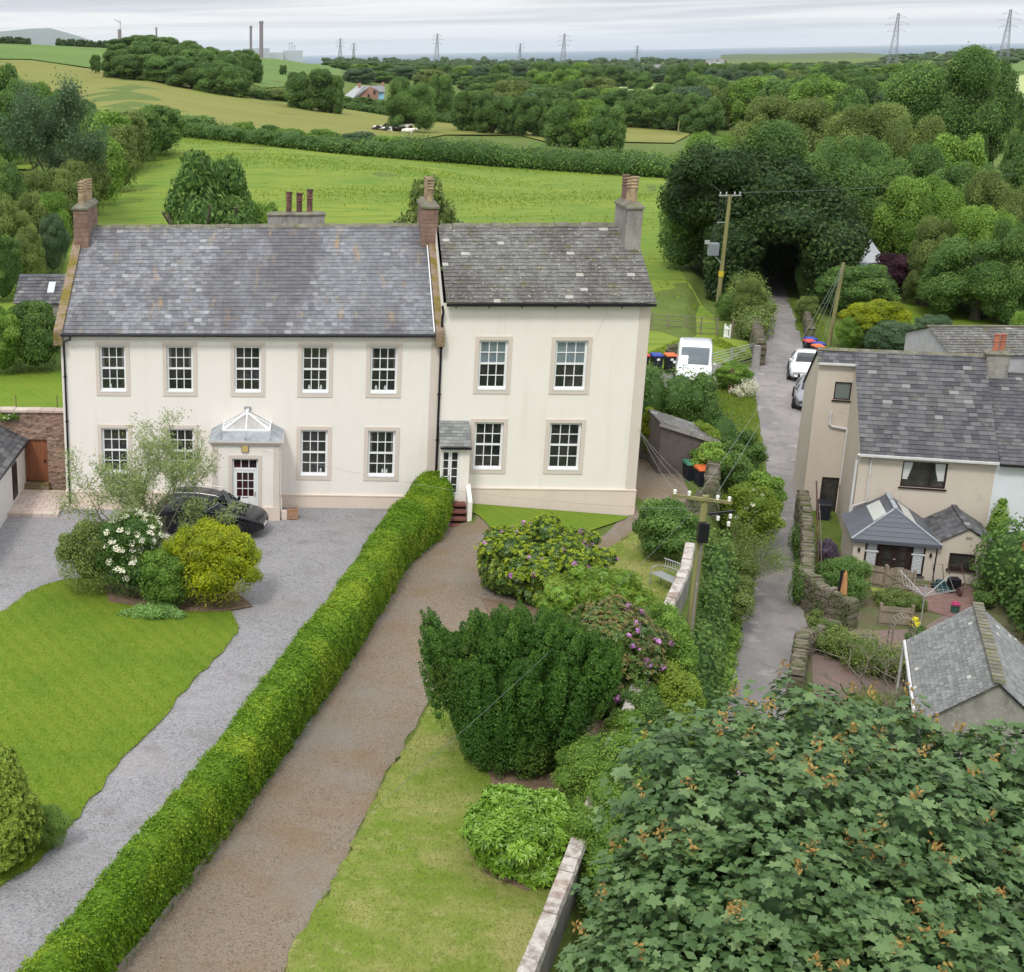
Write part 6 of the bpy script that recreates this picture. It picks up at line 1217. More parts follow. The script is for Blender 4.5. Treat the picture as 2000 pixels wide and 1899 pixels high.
# climbers, hedges and banks on the left of the lane
leafbush('climber','yellow green climber over the shed roof edge',(26.3,6.6,.2),(.55,1.9,1.7),9000,.085,m_f_pit,71,nb=30,br=.4,low=-.2)
leafbush('climber','golden green climber at the left end of the shed',(24.3,7.6,-.2),(.5,.5,2.6),4000,.08,m_f_yel,72,nb=14,br=.45)
leafbush('climber','bright green leaves hanging over the low end of the shed',(26.0,4.6,0),(.65,.7,1.7),4500,.09,m_f_light,73,nb=16,br=.4)
hedge_run('garden_hedge',[(22.8,12.2),(25,12.8),(27.6,13),(29.6,11.5)],2.0,[2.8,2.9,2.6,2.1],.11,110,m_f_mid,'thick green hedge in front of the white van',seed=74,step=.6,lump_=.3)
leafbush('garden_bush','dark round bush on the bank beyond the shed',(28.7,9.3,-1.2),(1.0,1.2,2.0),7000,.085,m_f_dark,75,nb=22,br=.3)
leafbush('garden_bush','green bush between the shed climber and the lane',(27.7,6.2,-1.2),(.85,1.3,1.9),7000,.085,m_f_mid,76,nb=22,br=.3)
leafbush('laurel_bush','light green large-leaved bush at the lane edge below the shed',(28.2,4.3,-2.2),(.95,1.0,2.6),7000,.11,m_f_light,77,nb=24,br=.3)
leafbush('elder_bush','yellow green elder with flat cream flowers by the rubble wall',(27.0,1.9,-2.2),(1.25,1.5,2.9),11000,.10,m_f_pit,78,nb=34,br=.28,fl=14,fmat=m_cream_fl,fs=.09)
branchy('hawthorn_bush','greyish brown half-bare bush overhanging the lane',(25.9,-1.4,-2.7),3.0,3.6,900,.06,.6,m_f_olive,m_twig,79,lv=4,trunks=5,per=12,leafr=.12,spread=.8,r0=.03,cat='bush')
leafbush('bank_bush','dull green bush under the half-bare hawthorn',(25.2,-1.6,-2.7),(1.2,1.5,2.0),9000,.07,m_f_olive,80,nb=26,br=.3)
leafbush('bank_bush','olive bush leaning over the lane right of the utility pole',(24.9,-3.8,-3.0),(.9,1.3,2.0),7000,.075,m_f_olive,81,nb=22,br=.3)
W2=lambda y:float(np.interp(y,WY,WX))
hedge_run('ivy_bank',[(W2(y)+.72,y) for y in (-3,-6,-9,-12,-15,-18,-21,-24)],1.6,[3.0,3.0,2.9,2.8,2.7,2.6,2.5,2.4],.13,75,m_f_dark,'ivy covered bank falling from the boundary wall to the lane',cat='hedge bank',seed=82,step=.7,lump_=.25,up=.6,z0=-3.2,asp=.8)
hedge_run('verge_ivy',[(W2(y)+1.45+.02*(y+8),y) for y in (-4,-7,-10,-13,-16)],.9,[.9,.8,.8,.7,.7],.10,110,m_f_light,'low lighter ivy at the foot of the bank along the lane',cat='ground ivy',seed=83,step=.5,lump_=.3,up=.6,z0=-3.2,asp=.8)
tree(1412,690,78,None,752,mat=LT,kind='bushhi',name='roadside_bush',label='green bush with white cow parsley at the mouth of the parking bay',cat='bush',i=1)
branchy('cow_parsley','white flowered cow parsley by the parking bay',gp(1440,768),1.0,1.3,200,.05,.9,m_cream_fl,m_f_light,84,lv=2,trunks=6,per=14,leafr=.07,spread=.5,r0=.012,cat='wild flowers')
# right-hand garden plants
hedge_run('wall_ivy',[(30.2,5.0),(29.5,2.5),(28.8,.2),(28.25,-1.3)],.75,[.9,1.0,1.0,1.0],.08,150,m_f_dark,'ivy and moss swallowing the curved lane wall',cat='ivy',seed=101,step=.4,lump_=.4,z0=GZ+.1)
hedge_run('yard_shrubs',[lc(-2.2,-9.6)[:2],lc(-2.0,-11.5)[:2],lc(-1.0,-13)[:2],lc(1.0,-13.8)[:2]],1.1,[.7,.9,1.1,1.1],.08,110,m_f_olive,'rough low shrubs between the red yard and the lane',cat='shrubs',seed=102,step=.5,lump_=.5,z0=GZ)
leafbush('garden_bush','small leafy bush beside the red yard and the outbuilding gutter',lc(1.0,-10.2,GZ),(.5,.5,.8),2500,.07,m_f_mid,103,nb=10,br=.45)
leafbush('garden_bush','mossy spreading plant in front of the garden gate',lc(.9,-6.3,GZ),(.9,.8,.45),2500,.07,m_f_olive,104,nb=12,br=.4)
leafbush('fuchsia_bush','rounded dark green shrub beside the folded parasol',lc(-.95,-6.2,GZ),(1.0,1.35,1.7),10000,.06,m_f_mid,91,nb=30,br=.28)
leafbush('purple_bush','purple-grey bush by the mossy path',lc(-.95,-1.7,GZ),(.38,.7,.9),3500,.06,fol('purple_grey_leaf',(0.098,0.07,0.105),(0.182,0.14,0.189),(0.28,0.224,0.28)),92,nb=12,br=.45)
leafbush('rose_bush','red-tinged low shrub at the gate end',lc(-.75,-3.2,GZ),(.45,.4,.6),1800,.06,m_f_purp,93,nb=9,br=.5)
hedge_run('ivy_hedge',[lc(4.95,-3.6)[:2],lc(5.4,-5.5)[:2],lc(5.5,-7.5)[:2],lc(5.4,-9.5)[:2]],2.2,[2.7,2.5,2.3,2.0],.15,170,m_f_mid,'broad ivy hedge at the right edge with a rusty dead patch',seed=94,step=.6,lump_=.3,up=.5,z0=GZ,asp=.8)
leafbush('ivy_clump','green ivy climbing between the outhouse roof and the white wall',lc(5.25,-.6,GZ),(.4,.6,3.0),4000,.09,m_f_light,95,nb=14,br=.4,cat='ivy')
leafbush('dead_fern','rusty orange dead plant on top of the ivy hedge',lc(5.25,-5.6,GZ+2.2),(.3,.4,.55),900,.10,material('dead_leaf',(.38,.16,.05),.9,trans=.2,coord='obj'),96,nb=6,br=.5,core=.2,cat='plant',asp=.25)
leafbush('patio_plant','leafy potted plant near the outbuilding roof',lc(3.9,-5.6,GZ),(.4,.4,.7),1500,.06,m_f_mid,97,nb=8,br=.5,cat='plant')
branchy('bare_tree','bare grey branched shrub behind the big sycamore leaves',(28.0,-10.2,GZ),2.6,5.0,10,.05,.5,m_f_olive,m_twig,98,lv=4,trunks=6,bare=True,spread=.9,r0=.035,cat='shrub',up=.45)
leafbush('scrub','pale brownish scrub behind the big sycamore leaves',(27.6,-12.2,GZ),(2.6,1.3,1.5),9000,.06,m_f_olive,99,nb=40,br=.3,core=.5)
branchy('ash_tree','large open-crowned ash tree standing over the belt beside the left slope',ASH[0],ASH[1],ASH[2],1500,.34,.4,m_f_blue,m_bark,140,lv=4,trunks=3,per=30,leafr=.5,spread=.8,r0=.22,up=.7)
branchy('dead_tree','bare dead tree standing among the valley woods',G(1840/S,520/S),9,7,10,.05,.5,m_f_olive,m_twig,100,lv=3,trunks=2,bare=True,spread=.6,r0=.16)
# fences, gate, arch, dryer, parasol, mower
def board_fence(name,label,a,b,h,cat='fence',z=GZ,w_=.1,arch=0,cross=False,group=None):
    a=Vector((*a[:2],z)); b=Vector((*b[:2],z)); L=(b-a).length; d=(b-a).normalized(); n=Vector((d.y,-d.x,0)); rt_=thing(name,label,cat,tuple((a+b)/2),group); m=MB(); k=int(L/(w_+.012)); rnd=random.Random(int(L*100))
    for i in range(k):
        p=a+d*(i*(w_+.012)); q=p+d*w_; m.tone=rnd.random(); t=(i+.5)/k; hh=h+arch*math.sin(math.pi*t)+rnd.uniform(-.01,.01)
        m.hexa([tuple(p),tuple(q),tuple(q+n*.02),tuple(p+n*.02),tuple(p+Vector((0,0,hh))),tuple(q+Vector((0,0,hh))),tuple(q+n*.02+Vector((0,0,hh))),tuple(p+n*.02+Vector((0,0,hh)))])
    m.build('boards',m_wood,rt_); m=MB()
    for f in (.2,.8): m.bar(a+n*.045+Vector((0,0,h*f)),b+n*.045+Vector((0,0,h*f)),.04,.08)
    if cross: m.bar(a+n*.05+Vector((0,0,h*.2)),b+n*.05+Vector((0,0,h*.8)),.03,.07); m.bar(a+n*.052+Vector((0,0,h*.8)),b+n*.052+Vector((0,0,h*.2)),.03,.07)
    m.build('rails',m_wood,rt_)
    for e in (a,b): m=MB(); m.bar(e,e+Vector((0,0,h+.12)),.09,.09,up=(0,1,0)); m.build('post',m_wood,rt_)
board_fence('board_fence','weathered board fence left of the garden gate',lc(-.6,-3.9),lc(.75,-4.3),.85)
board_fence('garden_gate','wooden garden gate with crossed braces and arched top',lc(.8,-4.32),lc(1.72,-4.55),.8,cat='gate',arch=.14,cross=True)
board_fence('board_fence','short board fence behind the wooden arch',lc(.0,-8.35),lc(1.05,-8.3),.75)
ar=thing('garden_arch','small ladder-topped wooden arch in the red yard','garden arch',onz(*z8(1360,1230),GZ)); p0=onz(*z8(1312,1225),GZ); p1=onz(*z8(1415,1230),GZ); c0=(p0+p1)/2; 
m=MB(); hw_=np.linalg.norm(p1-p0)/2; dd_=(p1-p0)/np.linalg.norm(p1-p0); nn_=np.array([-dd_[1],dd_[0],0]); hA=1.35
for s in (-.2,.2):
    pts=[c0+nn_*s+dd_*(-hw_),c0+nn_*s-dd_*hw_+[0,0,hA]]+[c0+nn_*s+dd_*hw_*math.cos(t)+[0,0,hA+.42*math.sin(t)] for t in np.linspace(math.pi*.9,math.pi*.1,7)]+[c0+nn_*s+dd_*hw_+[0,0,hA],c0+nn_*s+dd_*hw_]
    m.tube(pts,.025,5)
for t in np.linspace(math.pi,0,10): q=c0+dd_*hw_*math.cos(t)+[0,0,hA+.42*math.sin(t)]; m.bar(q-nn_*.22,q+nn_*.22,.035,.03)
for z in (.4,.8,1.15):
    for s in (-1,1): q=c0+dd_*hw_*s+[0,0,z]; m.bar(q-nn_*.2,q+nn_*.2,.03,.03)
m.build('frame',m_twig,ar)
dp=onz(*z8(1475,1040),GZ); dy=thing('rotary_dryer','grey rotary clothes dryer opened out above the red yard','clothes dryer',dp); m=MB(); m.tube([dp,dp+[0,0,1.55]],.022,6); m.build('pole',m_metalg,dy); m=MB(); ends=[]
for k in range(4): a=.5+k*math.pi/2; e=dp+[1.15*math.cos(a),1.15*math.sin(a),1.75]; ends.append(e); m.tube([dp+[0,0,1.1],e],.016,5)
m.build('arms',m_metalg,dy); m=MB()
for f in (.35,.5,.65,.8,.97):
    pt=[dp+[0,0,1.1]+(e-dp-[0,0,1.1])*f for e in ends]
    for k in range(4): m.tube([pt[k],pt[(k+1)%4]],.006,3)
m.build('lines',m_metalg,dy)
pb=onz(*z8(1078,1035),GZ); pr_=thing('folded_parasol','tall folded orange-brown parasol in a dark cover strip','parasol',pb); m=MB(); m.tube([pb,pb+[0,0,2.1]],.025,6); m.lathe([(.25,0),(.25,.06),(.06,.1)],tuple(pb),10); m.build('pole',m_black,pr_)
m=MB(); m.lathe([(.03,0),(.15,.1),(.16,.4),(.12,1.0),(.07,1.45),(.02,1.6)],tuple(pb+[.03,0,.5]),7); m.build('canopy',material('orange_canopy',(.48,.24,.10),.8,[('noise',5,.45,.6,(.30,.13,.06),.7,(1,1,.2))]),pr_); m=MB(); m.bar(pb+[-.13,0,.4],pb+[-.1,0,2.1],.07,.07); m.build('cover_strip',m_black,pr_)
lp=thing('leaning_pole','slanting rusty pole rising from the garden wall by the wing','pole',onz(*z8(985,780),GZ)); a=onz(*z8(985,780),GZ); b=ony(*z8(975,345),a[1]+1.0); m=MB(); m.tube([a,b],.03,6); m.build('shaft',m_potd,lp); m=MB(); m.tube([a+[.12,0,0],(a+b)/2+[.12,.0,0],b-(b-a)*.25+[.08,0,0]],.022,5)
for k in range(5): q=a+(b-a)*(.1+k*.14); m.bar(q,q+[.14,0,0],.02,.02)
m.build('rails',m_twig,lp)
mw=thing('lawn_mower','small dark garden mower with folded handle on the patio','mower',onz(*z8(1575,880),GZ)); q=onz(*z8(1575,880),GZ)+[0,0,.07]; m=MB(); m.box(q[0]-.22,q[0]+.22,q[1]-.3,q[1]+.3,q[2]+.06,q[2]+.2); m.box(q[0]-.14,q[0]+.14,q[1]-.05,q[1]+.25,q[2]+.2,q[2]+.36); m.build('deck',material('dark_teal_plastic',(.02,.06,.065),.4),mw); m=MB()
for x,y in ((-.24,-.22),(.24,-.22),(-.24,.22),(.24,.22)): m.tube([(q[0]+x-.03,q[1]+y,q[2]+.1),(q[0]+x+.03,q[1]+y,q[2]+.1)],.1,10)
m.build('wheels',m_black,mw); m=MB(); m.tube([q+[-.18,.28,.2],q+[-.18,.6,.85],q+[.18,.6,.85],q+[.18,.28,.2]],.015,5); m.build('handle',m_black,mw)
sw2=thing('garden_cart','small wheeled garden machine with a brown frame by the outhouse','garden machine',onz(*z8(1650,890),GZ)); q=onz(*z8(1650,890),GZ)+[0,0,.07]; m=MB(); m.tube([q+[-.1,-.35,.17],q+[-.02,-.35,.17]],.17,12); m.build('wheel',m_potd,sw2); m=MB(); m.box(q[0]-.3,q[0]+.05,q[1]-.15,q[1]+.25,q[2]+.2,q[2]+.55); m.build('engine',m_black,sw2); m=MB(); m.tube([q+[-.2,.2,.4],q+[-.25,.5,.95],q+[.25,.55,.95],q+[.3,.1,.35],q+[0,-.3,.2]],.02,5); m.tube([q+[.3,.1,.35],q+[.3,.4,.1]],.02,5); m.build('frame',m_potd,sw2)
pl_=thing('plant_tub','dark green tub with pink flowers on the red patio','plant tub',onz(*z8(1640,985),GZ)); q=onz(*z8(1640,985),GZ); m=MB(); m.lathe([(.12,0),(.16,.3),(.18,.32),(.14,.32)],tuple(q),12); m.build('tub',material('green_tub',(.04,.10,.08),.5),pl_); mobj('flowers',crown_mesh('flowers',[((0,0,.38),(.14,.14,.09))],300,.06,material('pink_flower',(.55,.08,.2),.7,[('tone',0,.4,.9,(.08,.16,.04))],coord='obj'),3),pl_)
q=onz(*z8(1445,1060),GZ); leafbush('yellow_flowers','pot of bright yellow flowers by the short board fence',q,(.18,.18,.5),300,.06,material('yellow_flower',(.75,.70,.05),.7,coord='obj'),77,nb=5,br=.5,cat='flowers')
# metal bench on the side lawn
bp=onz(*z8(235,880),.02); BM=Matrix.Translation(Vector(bp)+Vector((0.0,.1,0)))@Matrix.Rotation(rad(-62),4,'Z'); bt=thing('garden_bench','ornate grey metal bench facing the lawn beside the boundary wall','bench',bp)
m=MB(); m.M=BM
for k in range(6): m.box(-.6,.6,-.02+k*.075,.035+k*.075,.42,.44)
m.build('seat',m_metalg,bt); m=MB(); m.M=BM
for z in (.62,.86): m.tube([(-.6,.47+.1*(z-.4),z),(0,.47+.1*(z-.4),z+.05),(.6,.47+.1*(z-.4),z)],.02,5)
for k in range(11): x=-.55+k*.11; m.tube([(x,.47,.5),(x+.05,.5,.7),(x,.52,.88)],.011,4)
m.build('backrest',m_metalg,bt)
for s in (-.6,.6):
    m=MB(); m.M=BM; m.tube([(s,-.03,0),(s,0,.42),(s,0,.62),(s,.25,.66),(s,.46,.6)],.02,5); m.build('armrest',m_metalg,bt)
    for y0_ in (0,.45): m=MB(); m.M=BM; m.tube([(s,y0_-.02,0),(s,y0_,.42)],.022,5); m.build('leg',m_metalg,bt)
# field gate, rail fences, small white gate
def rails(name,label,a,b,n,h,mat,posts,cat='fence',rad_=.02,brace=True,post=.05,group=None):
    a=np.array(a);b=np.array(b); rt_=thing(name,label,cat,(a+b)/2,group); m=MB()
    for k in range(n): z=h*(.12+.88*k/(n-1)); m.tube([a+[0,0,z],b+[0,0,z]],rad_,5)
    if brace: m.tube([a+[0,0,h*.12],b+[0,0,h]],rad_,5)
    m.build('rails',mat,rt_)
    for k in range(posts): p=a+(b-a)*k/(posts-1); m=MB(); m.tube([p-[0,0,.1],p+[0,0,h+.05]],post,6); m.build('post',mat,rt_)
rails('field_gate','galvanised seven-bar field gate behind the van',gp(1362,722),gp(1455,698),7,1.15,m_metalg,3,cat='gate')
rails('rail_fence','long wooden rail fence across the paddock',gp(1256,640),gp(1382,648),4,1.1,m_wood,5,brace=False,rad_=.025)
rails('rail_fence','short wooden rail fence between white gate and lane',gp(1412,650),gp(1450,655),4,1.1,m_wood,2,brace=False,rad_=.025)
board_fence('white_gate','little white picket gate in the paddock fence',gp(1397,654),gp(1407,655),.85,cat='gate',z=float(gp(1400,655)[2]))
wg=scene.objects['white_gate']; 
for ch in wg.children: ch.data.materials[0]=m_white
mb=MB(); q=gp(1452,742); mb.tube([q,q+[0,0,1.35]],[.22,.18],7); mb.build('stone_post',m_concrete,label='rough stone gatepost at the end of the field gate',cat='gatepost') if 0 else None
q=gp(1457,712); mb=MB(); mb.hexa([tuple(q+[x,y,z]) for z,s in ((0,.2),(1.4,.15)) for x,y in ((-s,-s),(s,-s),(s,s),(-s,s))]); mb.build('stone_post',m_concrete,label='rough stone gatepost at the lane end of the field gate',cat='gatepost')
q=gp(1408,757); mb=MB(); mb.hexa([tuple(q+[x,y,z]) for z,s in ((0,.14),(1.3,.13)) for x,y in ((-s,-s),(s,-s),(s,s),(-s,s))]); mb.build('timber_post',m_potd,label='dark timber post beside the parking bay',cat='post')
# left side: garden wall with door, ramp, white outbuilding, slate shed behind
gw=thing('garden_wall','old rubble garden wall with a brown plank door left of the house','wall',(-3,2,0)); mb=MB(); wall_face(mb,-9,-.03,-.1,3.3,[(-2.04,-1.1,.33,2.14)],y=1.9,depth=.3); mb.build('wall',material('red_rubble_stone',(.24,.16,.125),.95,[('cell',4.2,0,1,(.36,.25,.19),.9,(1,1,1.9)),('noise',4,.5,.65,(.12,.085,.07),.8),('noise',1.2,.58,.7,(.45,.41,.36),.5)],[('voronoi',4.2,.05,(1,1,1.9)),('noise',20,.02)]),gw)
mb=MB(); x=-9.
while x<-.1: e=min(x+.55,-.05); mb.tone=random.random(); mb.box(x,e-.015,1.8,2.35,3.3,3.38+.03*random.random()); x=e
mb.build('coping',m_flag,gw); mb=MB()
for k in range(6): mb.tone=random.random(); mb.box(-2.03+k*.155,-2.03+k*.155+.15,2.0,2.05,.33,2.13)
d=mb.build('door',material('brown_door',(.25,.095,.045),.7,[('noise',6,.4,.7,(.19,.07,.035),.6,(1,1,.15))]),gw); mb=MB(); mb.box(-1.28,-1.2,1.96,2.0,1.15,1.25); mb.build('handle',m_black,d)
mb=MB(); mb.box(-2.1,-1.05,1.55,2.15,.0,.33); mb.box(-2.15,-1.0,1.35,1.6,0,.2); mb.build('step',m_moss,gw)
leafbush('wall_plant','small white-flowered plants growing on the rubble wall top',(-2.7,1.85,2.9),(.6,.15,.35),900,.05,m_f_light,111,nb=9,br=.9,fl=10,fmat=m_cream_fl,fs=.04,cat='plants')
for x,h in ((-2.45,.55),(-.72,.55)): mb=MB(); mb.tube([(x,2.5,3.3),(x,2.5,3.3+h)],.02,5); mb.build('iron_post',m_potd,label='thin rusty post on the wall top, %s'%('further from the house' if x<-2 else 'next to the house'),cat='post')
mb=MB(); rnd=random.Random(6)
xs=np.linspace(-2.1,-.05,6); ys=np.linspace(1.3,-1.85,9)
for j in range(8):
    for i in range(5):
        o=.18*(j%2); a=max(-2.1,min(-.05,xs[i]+o*(i>0))); b=max(-2.1,min(-.05,xs[i+1]+o)); z=.16-.00*j
        if b-a>.05: mb.tone=rnd.random(); mb.box(a+.008,b-.008,ys[j+1]+.008,ys[j]-.008,0,z+rnd.uniform(0,.006))
mb.build('paved_ramp',m_flag,kind='structure',label='pink flagstone platform below the brown door')
mb=MB()
for k in range(14): mb.tone=rnd.random(); mb.box(-.05+k*.44,-.05+k*.44+.43,-.75,-.08,0,.03+.01*rnd.random())
mb.build('flag_path',m_flag,kind='structure',label='row of pink flagstones along the house foot')
wb=thing('white_outbuilding','low white outbuilding with slate roof cut by the left edge','outbuilding',(-5,-3,0)); mb=MB(); mb.quad((-2.05,1.85,-.1),(-2.05,-9,-.1),(-2.05,-9,2.2),(-2.05,1.85,2.2)); mb.quad((-8,1.85,0),(-2.05,1.85,0),(-2.05,1.85,2.2),(-8,1.85,2.2)); mb.build('wall',material('white_paint',(.70,.69,.67),.85,[('noise',2,.4,.7,(.62,.60,.57),.6)]),wb)
mb=MB(); slates(mb,(-1.9,1.95,2.13),(0,-1,0),(-3.2,0,1.7),11,3.62,sw=.3,sl=.24,rnd=random.Random(81)); mb.build('roof',m_slate3,wb); mb=MB(); mb.tube([(-1.86,1.95,2.1),(-1.86,-9,2.1)],.05,6); mb.build('gutter',m_black,wb)
mb=MB(); mb.box(-2.06,-2.0,-.7,.05,.35,1.75); mb.build('window',m_black,wb)
lb=thing('slate_shed','low dark-tiled shed with a small skylight behind the wall','shed',(-5,22,0)); mb=MB(); y0=30.; a=ony(*( -20/2.196,300+600/2.196),y0); x0,x1=-10.,-5.15; ze_=ony(280/2.196,300+645/2.196,y0)[2]; zr2=ony(280/2.196,300+517/2.196,y0+2.3)[2]
slates(mb,(x0+1.6,y0,ze_),(1,0,0),(0,2.3,zr2-ze_),x1-x0-1.6,math.hypot(2.3,zr2-ze_),sw=.4,sl=.3,rnd=random.Random(82),lift=.04); mb.build('roof',m_slate3,lb)
mb=MB(); mb.box(x0+1.7,x1-.1,y0+.2,y0+4.4,0,ze_-.02); mb.build('wall',m_concrete,lb)
mb=MB(); sx=ony(200/2.196,300+600/2.196,y0+.6)[0]; f=(.75)/2.3; f2=(1.55)/2.3; mb.hexa([(sx,y0+.75,ze_+(zr2-ze_)*f+.04),(sx+.42,y0+.75,ze_+(zr2-ze_)*f+.04),(sx+.42,y0+1.55,ze_+(zr2-ze_)*f2+.04),(sx,y0+1.55,ze_+(zr2-ze_)*f2+.04),(sx,y0+.75,ze_+(zr2-ze_)*f+.12),(sx+.42,y0+.75,ze_+(zr2-ze_)*f+.12),(sx+.42,y0+1.55,ze_+(zr2-ze_)*f2+.12),(sx,y0+1.55,ze_+(zr2-ze_)*f2+.12)]); mb.build('skylight',material('skylight_glass',(.50,.55,.60),.1,spec=.6),lb)
# crate and planter by the porch
pt=thing('wooden_planter','slatted wooden planter box beside the porch','planter',(9.03,-1.45,0)); mb=MB()
for s in range(7): mb.box(8.86+s*.052,8.86+s*.052+.045,-1.63,-1.6,.05,.40)
for x in (8.84,9.2): mb.box(x,x+.04,-1.65,-1.6,0,.5); mb.box(x,x+.04,-1.3,-1.25,0,.5)
mb.box(8.88,9.2,-1.64,-1.6,.40,.44); mb.box(8.88,9.2,-1.64,-1.6,.04,.08); mb.box(8.86,8.88,-1.6,-1.3,.05,.42); mb.box(9.2,9.22,-1.6,-1.3,.05,.42); mb.build('box',material('orange_wood',(.42,.25,.15),.8,[('noise',8,.4,.7,(.30,.17,.10))]),pt); mb=MB(); mb.box(8.88,9.2,-1.6,-1.3,.3,.38); mb.build('soil',m_soil,pt)
mb=MB(); mb.box(8.62,8.82,-1.62,-1.45,0,.36); mb.build('meter_box',m_plinth,label='small pinkish box against the porch side',cat='box')
# ================================================================ FOREGROUND SYCAMORE
def sycamore():
    rng=np.random.default_rng(77); LB=[(1300,1478,22.3,.95),(1400,1450,23.5,1.0),(1560,1425,24,1.15),(1700,1450,24,1.05),(1830,1505,23.5,1.05),(1950,1500,23,1.05),(1310,1600,21.5,1.05),(1245,1750,21,.85),(1205,1880,20.5,.85),
     (1400,1580,21.5,1.25),(1550,1570,21.8,1.4),(1720,1600,21.5,1.4),(1880,1640,21.5,1.35),(1350,1750,20.3,1.1),(1500,1740,20.0,1.35),(1670,1790,20,1.5),(1850,1800,20,1.45),(1990,1700,21,1.35),
     (1300,1900,19.6,1.1),(1450,1910,19.2,1.3),(1640,1950,18.8,1.4),(1850,1960,19,1.5),(2050,1850,20,1.5),(1500,2080,18.6,1.7),(1750,2120,18.6,1.8),(2100,1600,23,1.6),(2150,2000,20,2),(1300,2050,19.2,1.2)]
    B=[]
    for u,v,t,r in LB: c=CAM+ray(u/S,v/S)*t; B.append((tuple(c),(r,r*1.05,r*.8)))
    cc=np.mean([b[0] for b in B],0); foot=np.array([cc[0]+.3,cc[1]+1.0,-3.4]); root=thing('sycamore_tree','big dusky green sycamore with orange seed bunches filling the lower right corner','tree',foot)
    B2=B+[(tuple(np.array(b[0])+(cc-b[0])*.3-[0,0,.9]),tuple(np.array(b[1])*1.05)) for b in B[:22]]
    P,N,k=on_blobs(B2,5200,rng,low=.8,inner=.72,fill=.12)
    # thin out some clumps so that dark gaps open between the shelves
    gap=np.sin(P[:,0]*2.9+1)*np.sin(P[:,1]*3.3)*np.sin(P[:,2]*4.1+2); keep=gap>-.22; P,N=P[keep],N[keep]
    n=len(P); m=6; out=np.array([(0,0),(-.1,.15),(.0,.44),(.19,.41),(.30,.33),(.60,.60),(.67,.41),(.60,.22),(.80,.17),(1.03,0)]); h=len(out)
    C=np.repeat(P,m,0)+rng.normal(0,.075,(n*m,3)); Nn=np.repeat(N,m,0); ax=Nn*.55+[0,0,.85]+rng.normal(0,.22,(n*m,3)); ax/=np.linalg.norm(ax,axis=1)[:,None]
    rad_=rng.normal(0,1,(n*m,3))+Nn*.9; d=rad_-ax*(rad_*ax).sum(1)[:,None]; d/=np.linalg.norm(d,axis=1)[:,None]; d=d-[0,0,.18]; d/=np.linalg.norm(d,axis=1)[:,None]; s=np.cross(ax,d); s/=np.linalg.norm(s,axis=1)[:,None]; ax=np.cross(d,s)
    L=(rng.uniform(.08,.21,n*m))[:,None]; C=C+d*L*.35; fold=rng.uniform(-.05,.32,(n*m,1)); curl=rng.uniform(0,.3,(n*m,1)); V=[]
    for sg in (1,-1):
        for x,y in out: V.append(C+d*L*(x-.1)+s*L*y*sg*1.02+ax*L*(y*fold*1.0-curl*max(0,x)**2*.9))
    V=np.stack(V,1).reshape(-1,3); base=np.arange(n*m)[:,None]*2*h; F1=base+np.arange(h); F2=base+h+np.arange(h)[::-1]
    kt=np.repeat(rng.random(n),m); tone=np.clip(kt*.55+rng.random(n*m)*.4,0,.97); young=rng.random(n*m)<.02; tone[young]=.99
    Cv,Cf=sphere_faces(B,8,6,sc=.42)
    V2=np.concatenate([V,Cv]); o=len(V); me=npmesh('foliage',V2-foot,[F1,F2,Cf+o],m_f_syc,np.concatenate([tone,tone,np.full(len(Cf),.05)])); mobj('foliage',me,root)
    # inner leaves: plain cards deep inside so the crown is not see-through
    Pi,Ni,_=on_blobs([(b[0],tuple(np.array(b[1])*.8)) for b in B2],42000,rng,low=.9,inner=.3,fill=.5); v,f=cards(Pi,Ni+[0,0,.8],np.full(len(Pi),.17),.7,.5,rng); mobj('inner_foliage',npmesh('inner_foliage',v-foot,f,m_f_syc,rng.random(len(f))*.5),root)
    idx=rng.choice(np.nonzero((N[:,1]<.5)&(N[:,2]>-.1))[0],160,replace=False); V=[];Fs=[];t_=[];o=0
    for i in idx:
        q=P[i]+N[i]*.17+[0,0,.09]+rng.normal(0,.05,(17,3))*[1,1,1.4]; v,f=cards(q,rng.normal(0,1,(17,3)),np.full(17,.085),.5,.3,rng,droop=1.5); V.append(v);Fs.append(f+o);o+=len(v);t_.append(rng.random(17))
    mobj('seed_bunches',npmesh('seed_bunches',np.concatenate(V)-foot,[np.concatenate(Fs)],m_seed,np.concatenate(t_)),root)
    mb=MB(); mb.tube([foot-[0,0,.3],foot+[.1,0,3],foot+[-.2,-.3,5.2]],[.45,.36,.25],10)
    for b in B[::2]: e=np.array(b[0]); mb.tube([foot+[0,0,3.2],(foot+[0,0,4.2]+e)/2-[0,0,.2],e],[.17,.1,.04],6)
    mb.build('trunk',m_bark,root)
sycamore()
